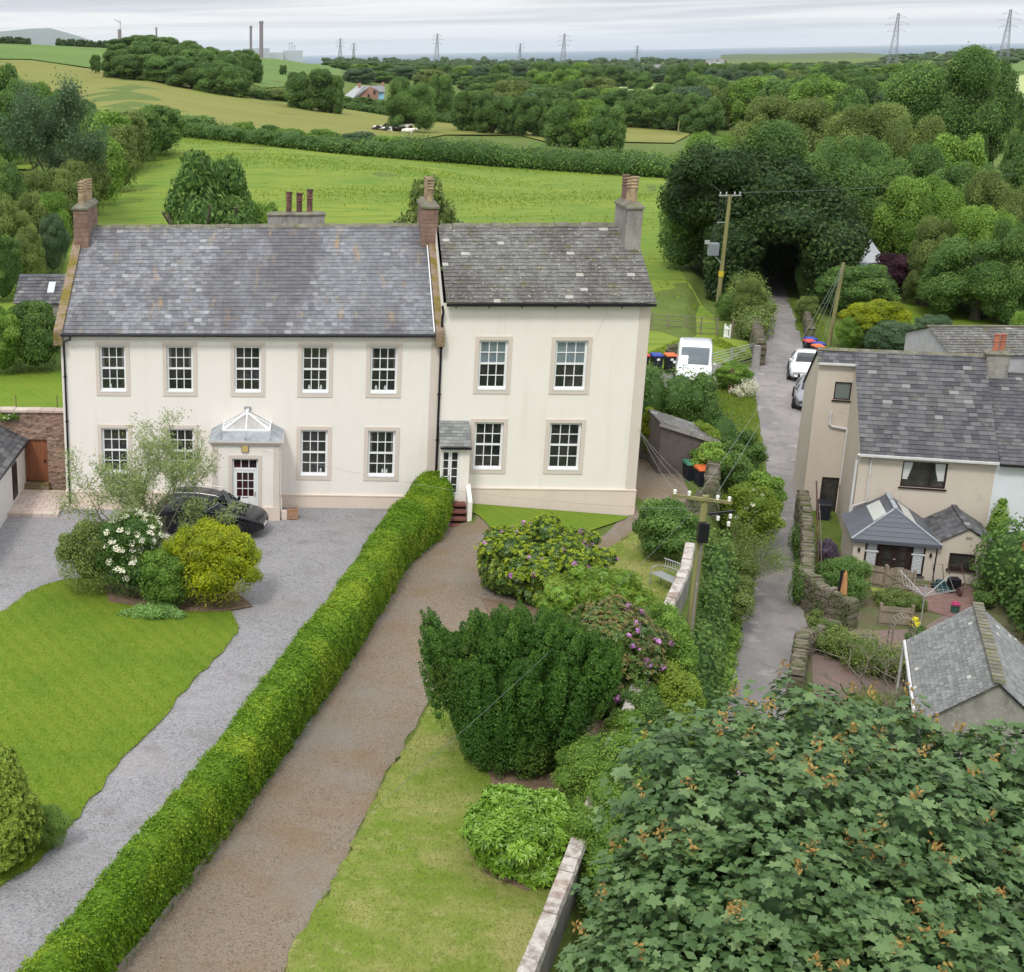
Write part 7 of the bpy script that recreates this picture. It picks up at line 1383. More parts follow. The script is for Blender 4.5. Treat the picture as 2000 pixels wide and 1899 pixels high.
# ================================================================ VEHICLES AND BINS
m_paint_b=material('black_car_paint',(.008,.009,.014),.18,coat=.35,spec=.3); m_paint_w=material('white_car_paint',(.72,.74,.77),.25,coat=.6,spec=.5)
m_cglass=material('car_glass',(.012,.016,.018),.05,spec=.8); m_vglass=material('van_windscreen',(.10,.13,.15),.06,spec=.8)
m_tyre=material('tyre_rubber',(.02,.02,.02),.85); m_rim=material('alloy_rim',(.40,.41,.43),.3,metal=.7); m_chrome=material('bright_trim',(.60,.61,.63),.2,metal=.8); m_lamp_=material('headlight_glass',(.55,.58,.62),.08,spec=.9)
def car(name,label,cat,pos,heading,st,paint,glass,wheels,wr,side_glass,wscr,trim=True,rails_=False,track=None,group=None,rear=None):
    """st: stations (x,zbottom,zbelt,halfbelt,ztop,halftop) from rear to front"""
    root=thing(name,label,cat,pos,group,rz=heading,local=True)
    def ring(q):
        x,zb,zs,w,zr,wr_=q; zm=(zb+zs)/2
        h=[(0,zb),(w*.86,zb),(w*.985,zb+.1),(w,zm),(w*.985,zs-.08),(w*.955,zs),(wr_+.02,max(zs+.002,zr-.07)),(wr_*.9,max(zs+.004,zr-.012)),(wr_*.5,max(zs+.006,zr)),(0,max(zs+.008,zr+.006))]
        return [(x,y,z) for y,z in h]+[(x,-y,z) for y,z in h[-2:0:-1]]
    m=MB(); R=[ring(q) for q in st]; n=len(R[0]); vs=[p for r in R for p in r]
    fs=[(i*n+k,i*n+(k+1)%n,(i+1)*n+(k+1)%n,(i+1)*n+k) for i in range(len(R)-1) for k in range(n)]+[tuple(range(n)),tuple(range((len(R)-1)*n+n-1,(len(R)-1)*n-1,-1))]
    m.add(vs,[f[::-1] for f in fs]); body=m.build('body',paint,root,smooth=True,local=True); md=body.modifiers.new('s','SUBSURF'); md.levels=md.render_levels=1
    X=[q[0] for q in st]
    def at(x,s,f,o=.012):
        q=[np.interp(x,X,[r[i] for r in st]) for i in range(6)]; zs,w,zr,wr_=q[2],q[3],q[4],q[5]
        y0,z0=w*.955,zs+.015; y1,z1=wr_+.01,zr-.07; return (x,s*(y0+(y1-y0)*f+o),z0+(z1-z0)*f)
    for s in (1,-1):
        m=MB()
        for poly in side_glass:
            P=[at(x,s,f,.0) for x,f in poly]; P=[(p[0],p[1]+s*.004,p[2]) for p in P]; m.quad(*(P if s<0 else P[::-1]))
        m.build('side_window',glass,root,local=True)
        if trim:
            m=MB(); pts=[at(x,s,f,.02) for x,f in ([side_glass[0][-1]]+[p for g in side_glass for p in g if p[1]>.5]+[side_glass[-1][-2] if 0 else side_glass[-1][0]])]; pts=sorted(pts,key=lambda p:p[0]); m.tube(pts,.012,4); m.build('window_trim',m_chrome,root,local=True)
        m=MB(); x=wscr[0][0]-.12; y=s*(wscr[0][1]+.29); z=wscr[0][2]+.05; m.box(x-.07,x+.05,min(y,y-s*.16),max(y,y-s*.16),z,z+.15); m.build('mirror',paint,root,bevel=.03,local=True)
    (x0,w0,z0),(x1,w1,z1)=wscr; m=MB(); xs_=np.linspace(x0-.02,x1+.03,6); zr_=[r[4] for r in st]; wr2=[r[5] for r in st]; Z=[float(np.interp(x,X,zr_))+.065*math.sin(math.pi*min(1,max(0,(i_+.8)/6.6)))+.012 for i_,x in enumerate(xs_)]; Wd=[float(np.interp(x,X,wr2))*.87 for x in xs_]
    m.add([p for x,z,w_ in zip(xs_,Z,Wd) for p in ((x+.02,-w_,z-.008),(x+.02,-w_*.5,z+.01),(x+.02,w_*.5,z+.01),(x+.02,w_,z-.008))],[(i*4+k,i*4+k+1,i*4+k+5,i*4+k+4) for i in range(5) for k in range(3)]); m.build('windscreen',glass,root,local=True)
    fx,fw,fz=st[-2][0],st[-2][3],st[-2][2]
    for s in (1,-1):
        m=MB(); m.hexa([(fx-.34,s*(fw*.99),fz-.17),(fx+.06,s*(fw*.82),fz-.19),(fx+.07,s*(fw*.55),fz-.17),(fx-.2,s*(fw*.8),fz-.17),(fx-.36,s*(fw*.995),fz-.06),(fx+.03,s*(fw*.83),fz-.1),(fx+.04,s*(fw*.55),fz-.09),(fx-.2,s*(fw*.8),fz-.07)]); m.build('headlight',m_lamp_,root,local=True)
    m=MB(); m.box(st[-1][0]-.03,st[-1][0]+.015,-fw*.5,fw*.5,.32,.52); m.build('grille',m_black,root,local=True)
    m=MB(); m.box(st[-1][0],st[-1][0]+.03,-.26,.26,.42,.53) ; m.build('number_plate',material('plain_plate',(.7,.7,.66),.6),root,local=True)
    tw=track or st[len(st)//2][3]+.025
    for x in wheels:
        for s in (1,-1):
            m=MB(); m.lathe([(wr*.66,-.11),(wr*.94,-.11),(wr,-.07),(wr,.07),(wr*.94,.11),(wr*.66,.11)],(x,s*(tw-.09),wr),20,'y'); wh=m.build('wheel',m_tyre,root,local=True)
            m=MB(); yy=s*(tw+.005); m.lathe([(wr*.68,-.06),(wr*.68,.0)],(x,yy,wr),16,'y'); 
            m.build('rim_well',m_black,wh,local=True); m=MB()
            for k in range(5):
                a=k*1.2566+.3; 
                for d in (-.13,.13): m.bar((x+.04*math.cos(a),yy+s*.012,wr+.04*math.sin(a)),(x+wr*.64*math.cos(a+d),yy+s*.012,wr+wr*.64*math.sin(a+d)),.035,.02,up=(0,1,0))
            m.lathe([(wr*.66,0),(wr*.70,.02*s)],(x,yy,wr),18,'y') if 0 else None
            m.tube([(x+wr*.66*math.cos(t),yy+s*.01,wr+wr*.66*math.sin(t)) for t in np.linspace(0,6.283,19)],.014,4); m.build('rim',m_rim,wh,local=True)
            m=MB(); 
            arc=[(x+(wr+.055)*math.cos(t),s*(tw+.012),wr+(wr+.055)*math.sin(t)) for t in np.linspace(-.15,math.pi+.15,13)]; m.tube(arc,.035,5); m.build('wheel_arch',m_tyre,root,local=True)
    if rails_:
        for s in (1,-1):
            m=MB(); m.tube([(-1.55,s*.56,1.60),(-1.4,s*.58,1.67),(-.4,s*.60,1.72),(.35,s*.58,1.66),(.5,s*.57,1.60)],.02,6); m.build('roof_rail',m_chrome,root,local=True)
    return root
suv=[(-2.28,.45,.80,.70,.85,.55),(-2.2,.32,1.0,.84,1.08,.62),(-1.95,.25,1.04,.91,1.45,.60),(-1.5,.22,1.02,.925,1.62,.62),(-.6,.22,1.00,.93,1.665,.64),(.2,.22,.99,.93,1.62,.63),(.75,.22,.99,.925,1.32,.66),(1.12,.22,1.0,.92,1.03,.72),(1.7,.22,.95,.90,.97,.66),(2.05,.24,.86,.85,.88,.6),(2.25,.3,.72,.72,.74,.5),(2.32,.38,.6,.6,.62,.45)]
car('parked_suv','black car parked by the porch behind the pale willow','car',(6.0,-3.0,.02),rad(-11),suv,m_paint_b,m_cglass,(-1.38,1.4),.365,[[(-1.75,.1),(-.95,.08),(-.95,.95),(-1.6,.85)],[(-.9,.08),(-.1,.08),(-.1,.95),(-.9,.95)],[(-.05,.08),(.98,.06),(.5,.9),(-.05,.95)]],((1.12,.66,1.03),(.30,.56,1.575)),rails_=True).scale=(.9,.92,.93)
van=[(-2.5,.35,1.3,.95,2.25,.84),(-2.4,.3,1.3,.99,2.36,.88),(-1,.28,1.28,1.0,2.4,.90),(.9,.28,1.26,1.0,2.38,.88),(1.35,.28,1.25,.99,2.1,.84),(1.75,.28,1.22,.98,1.6,.84),(2.05,.28,1.18,.96,1.22,.82),(2.4,.3,1.0,.93,1.03,.72),(2.55,.36,.75,.86,.78,.6),(2.6,.42,.6,.75,.62,.5)]
vp_=G(1338/S,738/S); _v=car('white_van','white van seen from the front in the parking bay behind the hedge','van',vp_+[.1,.6,.05],rad(-90-14),van,m_paint_w,m_vglass,(-1.6,1.75),.34,[[(1.0,.12),(1.75,.1),(1.5,.7),(1.0,.85)]],((2.02,.84,1.24),(1.12,.76,2.17)),trim=False); _v.scale=(.72,.95,.84)
hat=[(-1.95,.4,.8,.68,.84,.5),(-1.85,.3,.95,.82,1.1,.56),(-1.5,.22,.96,.87,1.38,.56),(-.6,.2,.94,.88,1.48,.58),(.1,.2,.93,.88,1.44,.57),(.6,.2,.93,.87,1.2,.6),(.95,.2,.93,.86,.96,.66),(1.5,.2,.87,.83,.89,.6),(1.85,.26,.75,.75,.77,.5),(1.97,.34,.6,.62,.62,.42)]
sg=[[(-1.3,.1),(-.45,.08),(-.45,.93),(-1.15,.85)],[(-.4,.08),(.8,.06),(.42,.88),(-.4,.93)]]
cp=G(1568/S,742/S)
car('parked_car','white hatchback parked at the lane side behind the cottage','car',cp+[.15,1.9,.05],rad(-90-18),hat,m_paint_w,m_cglass,(-1.2,1.25),.3,sg,((.93,.6,.96),(.18,.5,1.40)),trim=False,group='cars parked along the lane')
cp=G(1575/S,800/S)
car('parked_car','dark silver car mostly hidden by the cottage wing','car',cp+[.35,2.0,.05],rad(-90-18),hat,material('silver_paint',(.25,.26,.28),.3,coat=.5,metal=.4),m_cglass,(-1.2,1.25),.3,sg,((.93,.6,.96),(.18,.5,1.40)),trim=False,group='cars parked along the lane')
def bin_(label,pos,lid,body,rz=0,group=None,cat='wheelie bin'):
    r=thing('wheelie_bin',label,cat,pos,group,rz=rz,local=True); m=MB(); m.hexa([(-.22,-.24,.04),(.22,-.24,.04),(.22,.24,.04),(-.22,.24,.04),(-.28,-.3,.95),(.28,-.3,.95),(.28,.34,.95),(-.28,.34,.95)]); m.build('body',body,r,bevel=.02,local=True)
    m=MB(); m.hexa([(-.3,-.33,.95),(.3,-.33,.95),(.3,.36,.95),(-.3,.36,.95),(-.27,-.29,1.02),(.27,-.29,1.02),(.27,.32,1.06),(-.27,.32,1.06)]); m.build('lid',lid,r,bevel=.015,local=True)
    for s in (-.2,.2): m=MB(); m.tube([(s-.03,.27,.1),(s+.03,.27,.1)],.1,10); m.build('wheel',m_tyre,r,local=True)
    m=MB(); m.tube([(-.2,.4,.93),(.2,.4,.93)],.018,5); m.build('handle',m_black,r,local=True)
    if lid in (BL_,OR_): m=MB(); m.box(-.08,.08,-.297,-.287,.72,.84); m.build('label',m_white,r,local=True)
    return r
BL_=material('blue_plastic',(.02,.05,.30),.5); OR_=material('orange_plastic',(.62,.14,.04),.5); GR_=material('green_plastic',(.06,.20,.13),.5); DK_=material('dark_plastic',(.018,.02,.03),.5); RD_=material('red_plastic',(.5,.05,.05),.5)
for (x,y,l,b,t) in [(25.35,4.55,GR_,GR_ if 0 else DK_,'wheelie bin with dark green lid against the shed front'),(25.62,3.75,OR_,DK_,'black wheelie bin with orange lid beside the rubble wall'),(25.78,4.5,BL_,DK_,'wheelie bin with blue lid behind the orange one by the rubble wall')]: bin_(t,(x,y,-.27),l,b,.1)
q=gp(1265,720); 
for k,(l,t) in enumerate([(RD_,'wheelie bin with red lid nearest the wing corner by the van'),(BL_,'wheelie bin with blue lid between red and orange ones by the van'),(OR_,'wheelie bin with orange lid nearest the white van')]): bin_(t,q+[(k-1)*.72,0,.03],l,DK_,.1)
q=gp(1570,700)
for k,(l,t) in enumerate([(OR_,'orange-lidded bin, nearest of the cluster at the lane corner'),(BL_,'blue-lidded bin, second in the cluster at the lane corner'),(RD_,'red-lidded bin at the back of the cluster at the lane corner'),(BL_,'blue-lidded bin, furthest in the cluster at the lane corner')]): bin_(t,q+[.15+.1*(k%2)*3,k*.75,.03],l,DK_,.2)
bin_('black wheelie bin by the tall narrow door of the wing',lc(-.65,3.2,GZ+.05),DK_,DK_,-.2)
# ================================================================ POLES, WIRES, PYLONS, SKYLINE
m_pole=material('green_stained_pole',(.21,.19,.09),.9,[('noise',5,.4,.7,(.27,.27,.10),.8,(1,1,.15)),('noise',3,.5,.7,(.15,.12,.08),.6,(1,1,.2))]); m_porc=material('white_porcelain',(.75,.74,.70),.3); m_wire=material('grey_cable',(.20,.22,.21),.6)
pb=onz(1329,1385,-2.7); ptp=ony(1378,968,pb[1]+.15)
P1=thing('utility_pole','tall green-stained utility pole beside the boundary wall with two rows of insulators','utility pole',pb)
m=MB(); m.tube([pb-[0,0,.2],ptp],[.14,.105],12); m.build('shaft',m_pole,P1)
def along(f): return pb+(ptp-pb)*f
tp=ptp; m=MB(); A_=tp+[-1.0,-.1,.02]; B_=tp+[.75,-.1,-.18]; m.bar(A_,B_,.09,.09); m.build('crossarm',m_pole,P1)
m=MB(); c2=tp+[.5,-.1,-.62]; m.bar(tp+[.1,-.1,-.55],tp+[.85,-.1,-.45],.06,.06); m.build('crossarm',m_black,P1)
for q in (A_+[.08,0,.04],A_+[.5,0,.0],B_-[.42,0,-.08],B_-[.08,0,-.04],tp+[.4,-.1,-.75],tp+[.75,-.1,-.68],tp+[.72,-.1,-.92]):
    m=MB(); m.lathe([(.03,0),(.05,.02),(.03,.05),(.055,.07),(.05,.13),(.02,.15)],tuple(q),8); m.build('insulator',m_porc,P1)
m=MB(); q=tp+(pb-tp)*.155; m.box(q[0]-.17,q[0]+.13,q[1]-.34,q[1]-.12,q[2]-.3,q[2]+.3); m.build('fuse_box',m_black,P1)
m=MB(); m.tube([q+[-.02,-.2,-.3],along(.6)+[0,-.17,0],along(.02)+[0,-.19,0]],.03,6); m.build('cable_guard',m_concrete,P1)
m=MB(); q=along(.31); m.tube([q-[0,0,.12],q+[0,0,.12]],.21,10); m.build('collar',m_black,P1)
leafbush('pole_ivy','dark ivy tuft growing around the utility pole',along(.24)-[0,0,.3],(.28,.28,.7),900,.08,m_f_dark,121,nb=8,br=.5,cat='ivy',core=.3)
def wire(label,pts,sag=.3,r=.011,n=14,name='wire'):
    m=MB(); a,b=[np.array(p,float) for p in pts]; m.tube([a+(b-a)*t-[0,0,sag*4*t*(1-t)] for t in np.linspace(0,1,n)],r*.62,3,cap=False); return m.build(name,m_wire,label=label,cat='wire')
wire('thin wire from the porch bracket to the utility pole',[(7.88,-1.72,2.8),tp+[-.1,-.1,-.4]],.5,.009)
wire('service wire crossing in front of the yew',[tp+[-.2,-.1,-.3],onz(560/S,1700/S,3.6)],.25,.008)
ch=ony(1228/S,825/S,-.02)
for k,l in enumerate(('left','middle','right')): wire('%s of three wires rising from the utility pole to the wing corner'%l,[(22.0+.06*k,-.03,ch[2]-.1*k),tp+[-.9+.4*k,-.1,.1]],.15,.008)
# lane pole beyond the ridge, stays
pc=G(1597/S,668/S); pct=ony(1628/S,507/S,pc[1]+.1); P3=thing('utility_pole','slender utility pole with stay wires above the cottage ridge','utility pole',pc); m=MB(); m.tube([pc-[0,0,1],pct],[.13,.1],10); m.build('shaft',m_pole,P3)
m=MB()
for dx in (-1.6,-1.1): e=np.array([pct[0]+dx*1.4,pct[1]-2.2,float(T(pct[0]+dx*1.4,pct[1]-2.2))]); m.tube([pct-[0,0,.3],e],.012,3)
m.build('stay_wire',m_wire,P3)
for k in (0,1): wire('%s wire of the pair from the utility pole up the lane'%('left','right')[k],[tp+[-.2+.5*k,-.1,.1],pct+[0,0,-.05-.2*k]],.5,.01)
# transformer pole
q0=G(1383/S,605/S); q1=ony(1409/S,376/S,q0[1]+.1); P2=thing('transformer_pole','utility pole with a grey transformer at the edge of the meadow','utility pole',q0)
m=MB(); m.tube([q0-[0,0,.3],q1],[.16,.12],10); m.build('shaft',m_pole,P2); m=MB(); m.bar(q1+[-.75,0,-.05],q1+[.75,0,-.05],.08,.08); m.bar(q1+[-.7,0,-1.9],q1+[.1,0,-1.85],.05,.05); m.build('crossarm',m_metalg,P2)
for x in (-.65,-.25,.3,.65): m=MB(); m.lathe([(.03,0),(.06,.05),(.04,.1),(.06,.14),(.02,.2)],tuple(q1+[x,0,0]),7); m.build('insulator',m_metalg,P2)
t_=q1+(q0-q1)*.45+[-.75,-.1,0]; m=MB(); m.box(t_[0]-.32,t_[0]+.32,t_[1]-.28,t_[1]+.28,t_[2]-.42,t_[2]+.42); 
for k in range(5): m.box(t_[0]-.3+.13*k,t_[0]-.27+.13*k,t_[1]-.34,t_[1]+.34,t_[2]-.35,t_[2]+.35)
m.build('transformer',material('grey_transformer',(.24,.27,.30),.5),P2); m=MB(); m.bar(t_+[.1,0,-.42],q1+(q0-q1)*.58,.06,.06); m.box(t_[0]-.6,t_[0]-.3,t_[1]-.1,t_[1]+.1,t_[2]+.35,t_[2]+.6); m.build('bracket',m_metalg,P2)
m=MB(); y_=q1+(q0-q1)*.66; m.tube([y_-[0,0,.18],y_+[0,0,.18]],.18,10); m.build('warning_band',material('yellow_band',(.55,.42,.03),.7),P2)
for k in range(3): wire('%s green wire hanging from the transformer pole'%('left','middle','right')[k],[q1+[-.6+.2*k,0,-.1],t_+[-.3+.15*k,0,.45]],.3,.009,8)
wire('overhead wire running right from the transformer pole',[q1+[.6,0,.15],az_at(2100,150)+[0,0,8.6]],.6,.015); wire('overhead wire running left from the transformer pole',[q1+[-.6,0,.15],az_at(1265/S,170)+[0,0,9.2]],.5,.015)
for i,(u,v0,v1,l,mt) in enumerate([(1201,236,264,'small pole at the left end of the olive field',m_pole),(1308,234,262,'small pole standing in the olive field',m_pole),(1833,245,268,'short white pole among the valley trees',m_white),(1913,180,236,'leaning dark pole at the edge of the tall trees',m_bark)]):
    a=G(u/S,v1/S); r=math.hypot(a[0]-CAM[0],a[1]-CAM[1]); r=min(r,330) if i>1 else r; a=az_at(u/S,r); d=ray((u+2)/S,v0/S); z=CAM[2]+d[2]/math.hypot(d[0],d[1])*r; m=MB(); m.tube([a-[0,0,.5],(a[0],a[1],z)],[.2,.15],6); m.build('field_pole',mt,label=l,cat='pole')
# pylons
m_pyl=material('pylon_steel',(.26,.28,.33),.6)
def pylon(u,vt,r,label):
    u=u/S; b=az_at(u,r); d=ray(u,vt/S); zt=CAM[2]+d[2]/math.hypot(d[0],d[1])*r; H=zt-b[2]; yaw=math.atan2(b[1]-CAM[1],b[0]-CAM[0])-math.pi/2+.25
    root=thing('pylon',label,'pylon',b,'pylons across the plain',rz=yaw,local=True); W_=lambda f:H*(.075*(1-f)**1.3+.016); t=max(.16,r*.00011); m=MB(); fs=[0,.16,.31,.44,.55,.65,.73,.80,.87,.94,1.]
    C4=[(-1,-1),(1,-1),(1,1),(-1,1)]
    for a,c in zip(fs[:-1],fs[1:]):
        for k in range(4):
            (x,y),(x2,y2)=C4[k],C4[(k+1)%4]; p=lambda X,Y,f:(X*W_(f),Y*W_(f),H*f)
            m.bar(p(x,y,a),p(x,y,c),t*1.3,t*1.3); m.bar(p(x,y,a),p(x2,y2,c),t,t); m.bar(p(x2,y2,a),p(x,y,c),t,t); m.bar(p(x,y,c),p(x2,y2,c),t,t)
    m.build('tower',m_pyl,root,local=True)
    for f,w_ in ((.68,.155),(.80,.20),(.92,.14)):
        for s in (-1,1):
            m=MB(); e=(s*H*w_,0,H*(f+.005)); m.bar((0,-W_(f),H*f),e,t,t); m.bar((0,W_(f),H*f),e,t,t); m.bar((s*W_(f),0,H*(f+.05)),e,t,t); m.bar(e,(e[0],0,e[2]-H*.035),t*1.2,t*1.2); m.build('arm',m_pyl,root,local=True)
    return root
for u,v,r,l in [(1720,26,1400,'tall pylon, left of the two big ones on the right skyline'),(1935,19,1276,'tall pylon at the right edge of the skyline'),(1085,65,1650,'pylon in the middle of the skyline above the river wood'),(1227,88,2050,'short pylon right of the middle skyline one'),(1002,84,2600,'faint pylon left of the middle skyline one'),(842,65,2500,'pylon above the far treeline, left of the sea'),(656,74,3100,'faint pylon, left of the close pair near the power station'),(682,83,3250,'faint pylon, right of the close pair near the power station')]: pylon(u,v,r,l)
# power station
m_st=material('stack_concrete',(.22,.18,.22),.8); m_hall=material('pale_hall',(.42,.46,.52),.8)
def zat(u,v,r): d=ray(u/S,v/S); return CAM[2]+d[2]/math.hypot(d[0],d[1])*r
for u,vt,r,rad_,l in [(484,50,3000,2.6,'slim chimney stack, left of the pair on the skyline'),(504,41,3000,4.0,'thick tall chimney stack, right of the pair on the skyline'),(303,53,2600,1.6,'short chimney stack poking above the round wood')]:
    b=az_at(u/S,r); z=zat(u,vt,r); m=MB(); h=z-b[2]+20; m.lathe([(rad_*1.25,-20),(rad_,h*.5-20),(rad_*.95,h-20-5),(rad_*1.1,h-20-5),(rad_*1.1,h-20)],tuple(b),12); m.build('chimney_stack',m_st,label=l,cat='chimney stack')
def blk(name,label,u0,u1,vt,r,dep,mat,cat='building',roofm=None):
    a=az_at(u0/S,r); b=az_at(u1/S,r); z=zat((u0+u1)/2,vt,r); d=(b-a)[:2]/np.linalg.norm((b-a)[:2]); n=np.array([-d[1],d[0]]); m=MB(); g=min(a[2],b[2])-15
    P=[a[:2],b[:2],b[:2]+n*dep,a[:2]+n*dep]; m.hexa([(*p,g) for p in P]+[(*p,z) for p in P]); m.hexa([(*(p+(0,0)),z) for p in P]+[(*(np.array(p)*.98+np.mean(P,0)*.02),z+1.2) for p in P]); return m.build(name,mat,label=label,cat=cat)
blk('station_hall','pale long hall below the two chimney stacks',468,520,94,3050,60,m_hall); blk('station_hall','low pale building right of the chimney stacks',520,547,102,3050,50,m_hall); blk('station_hall','pale block with lattice masts behind it',546,584,98,3080,50,m_hall)
for u,v,l in [(558,82,'thin lattice mast, left one behind the pale block'),(563,81,'thin lattice mast, middle one behind the pale block'),(568,87,'thin lattice mast, right one behind the pale block')]:
    b=az_at(u/S,3140); z=zat(u,v,3140); m=MB(); 
    for s in (-2,2): m.bar((b[0]+s,b[1],b[2]-10),(b[0]+s*.3,b[1],z),.5,.5)
    for k in range(8): f=k/8; m.bar((b[0]-2+1.4*f,b[1],b[2]-10+(z-b[2]+10)*f),(b[0]+2-1.4*f,b[1],b[2]-10+(z-b[2]+10)*(f+.12)),.4,.4)
    m.bar((b[0]-3,b[1],z-3),(b[0]+3,b[1],z-3),.5,.5); m.build('lattice_mast',m_pyl,label=l,cat='mast')
blk('lift_tower','small dark tower under the crane on the skyline',229,236,58,2700,8,m_st,cat='tower')
b=az_at(234/S,2700); z0=zat(234,58,2700); z1=zat(234,40,2700); m=MB(); m.bar((b[0],b[1],z0),(b[0],b[1],z1),1.2,1.2); m.bar((b[0]+2,b[1],z1-6),(b[0]-11,b[1],z1+3),.9,.9); m.bar((b[0],b[1],z1),(b[0]-6,b[1],z1),.4,.4); m.build('crane','' or m_pyl,label='small crane standing on the skyline left of the round wood',cat='crane')
# farms
FM=thing('brick_farm','red stone farmhouse with slate roof and a light blue end, below the wood','farmhouse',G(700/S,196/S)); fr_=math.hypot(*(G(700/S,196/S)[:2]-CAM[:2]))
def fp(u,v,dr=0): p=az_at(u/S,fr_+dr); return np.array([p[0],p[1],zat(u,v,fr_+dr)])
m=MB(); g=float(FM.location[2])-1
def wallq(a,b,mat,name,c=None,lab=None):
    m=MB(); pts=[(a[0],a[1],g),(b[0],b[1],g),tuple(b)]+([tuple(c)] if c is not None else [])+[tuple(a)]; m.quad(*pts); return m.build(name,mat,FM,label=lab)
m_brk=material('red_farm_stone',(.30,.155,.125),.9,[('noise',.5,.4,.6,(.38,.23,.19),.7)])
wallq(fp(686,188),fp(729,176),m_brk,'gable_wall',fp(714,166.5),'red stone gable end'); wallq(fp(729,177,.5),fp(741,178,.5),material('light_blue_paint',(.28,.50,.72),.8),'end_wall',lab='light blue end wall')
wallq(fp(664,190,-.5),fp(686,188,-.5),m_brk,'wall')
for u,v in ((720,175),(709,182)): a=fp(u,v+3,-.6); b=fp(u+4,v+3,-.6); m=MB(); m.quad((a[0],a[1],a[2]-.6),(b[0],b[1],b[2]-.6),(b[0],b[1],b[2]+.5),(a[0],a[1],a[2]+.5)); m.build('window',m_glass,FM)
def rq(pts,mat,name): m=MB(); m.quad(*[tuple(p) for p in pts]); return m.build(name,mat,FM)
m_fsl=material('farm_slate',(.17,.17,.185),.8,[('noise',.8,.4,.6,(.24,.24,.25))]); rq([fp(657,191,-2),fp(682,189,-2),fp(714,166,6),fp(688,166,8)],material('pale_farm_roof',(.33,.35,.36),.7),'roof'); rq([fp(680,190,-1.5),fp(688,189,-1),fp(715,166,0.1),fp(700,167,2)],m_fsl,'roof')
rq([fp(712,166.2,.2),fp(731,177,-.6),fp(742,178,0),fp(741,165,7)],m_fsl,'roof')
for u,v in ((693,160),(738,159),(753,158)): a=fp(u,v,6); m=MB(); m.box(a[0]-.5,a[0]+.5,a[1]-.4,a[1]+.4,a[2]-3,a[2]); m.build('chimney',m_brk,FM)
def cott(u0,u1,vt,r,label): b=az_at((u0+u1)/2/S,r); z=zat(u0,vt,r); a=az_at(u0/S,r); c=az_at(u1/S,r); root=thing('white_farmhouse',label,'farmhouse',b); m=MB(); m.hexa([(a[0],a[1],b[2]-3),(c[0],c[1],b[2]-3),(c[0],c[1]+8,b[2]-3),(a[0],a[1]+8,b[2]-3),(a[0],a[1],z-2),(c[0],c[1],z-2),(c[0],c[1]+8,z-2),(a[0],a[1]+8,z-2)]); m.build('wall',m_white,root); m=MB(); m.hexa([(a[0],a[1]-.4,z-2),(c[0],c[1]-.4,z-2),(c[0],c[1]+8,z-2),(a[0],a[1]+8,z-2),(a[0],a[1]+3.8,z+1),(c[0],c[1]+3.8,z+1),(c[0],c[1]+4.2,z+1),(a[0],a[1]+4.2,z+1)]); m.build('roof',m_fsl,root)
cott(1385,1396,116,1500,'tiny white farmhouse below the headland'); cott(1262,1276,127,1500,'long low white shed roof in the far plain'); cott(1362,1382,118,1520,'grey-roofed farm range beside the tiny white farmhouse')
wr_=G(1650/S,500/S); m=MB(); a=az_at(1650/S,118); z=zat(1650,470,118); m.hexa([(a[0]-1.8,a[1],a[2]),(a[0]+2,a[1],a[2]),(a[0]+2,a[1]+4,a[2]),(a[0]-1.8,a[1]+4,a[2]),(a[0]-1.8,a[1]-.2,z-1.4),(a[0]+2,a[1]-.2,z-1.4),(a[0]+1.6,a[1]+2.5,z),(a[0]-1.4,a[1]+2.5,z)]); m.build('pale_roofed_building',material('pale_sheet_roof',(.42,.45,.48),.6),label='pale roofed building glimpsed between the copper trees',cat='building')
# animals in the fields
m_cow=material('piebald_hide',(.03,.028,.028),.8,[('noise',1.1,.5,.53,(.72,.70,.66))],coord='obj'); m_cowb=material('dark_hide',(.035,.025,.022),.8,coord='obj'); m_cowl=material('pale_hide',(.70,.68,.62),.8,[('noise',1.1,.6,.63,(.05,.04,.04))],coord='obj'); m_wool=material('white_wool',(.75,.73,.68),.95)
def beast(name,label,cat,p,rz,sc,mat,group,lying=False):
    m=MB(); sk=[]
    h=.55 if lying else 1.05
    def ell(c,r,n=8):
        v,f=sphere_faces([(c,r)],n,6,1.0); m.add([tuple(q) for q in v],[tuple(q) for q in f])
    prof=[(-1.05,.12,h+.12),(-1.0,.30,h+.05),(-.6,.40,h),(0,.43,h-.04),(.5,.42,h),(.8,.33,h+.08),(1.05,.2,h+.2),(1.3,.15,h+.32),(1.42,.16,h+.3),(1.7,.11,h+.16),(1.78,.07,h+.12)]
    m.tube([(x,0,z) for x,r,z in prof],[r for x,r,z in prof],10)
    for x,y in ((.62,.24),(.62,-.24),(-.75,.24),(-.75,-.24)):
        if lying: m.tube([(x,y,.35),(x+.3,y*1.5,.14),(x-.1,y*1.6,.08)],[.15,.09,.05],6)
        else: m.tube([(x,y,h-.05),(x+(.06 if x<0 else -.02),y,.55),(x-(.05 if x<0 else 0),y,.28),(x,y,0)],[.17,.09,.065,.06],6)
    for s in (-1,1): m.tube([(1.38,s*.1,h+.42),(1.33,s*.28,h+.4)],[.05,.02],5)
    m.tube([(-1.05,0,h+.2),(-1.18,0,h-.1),(-1.15,0,h-.6 if not lying else .1)],[.04,.025,.03],5)
    m.v=[tuple(np.array(q)*sc) for q in m.v]; o=m.build(name,mat,smooth=True,local=True,label=label,cat=cat,group=group); o.location=tuple(float(a) for a in p); o.rotation_euler=(0,0,rz)
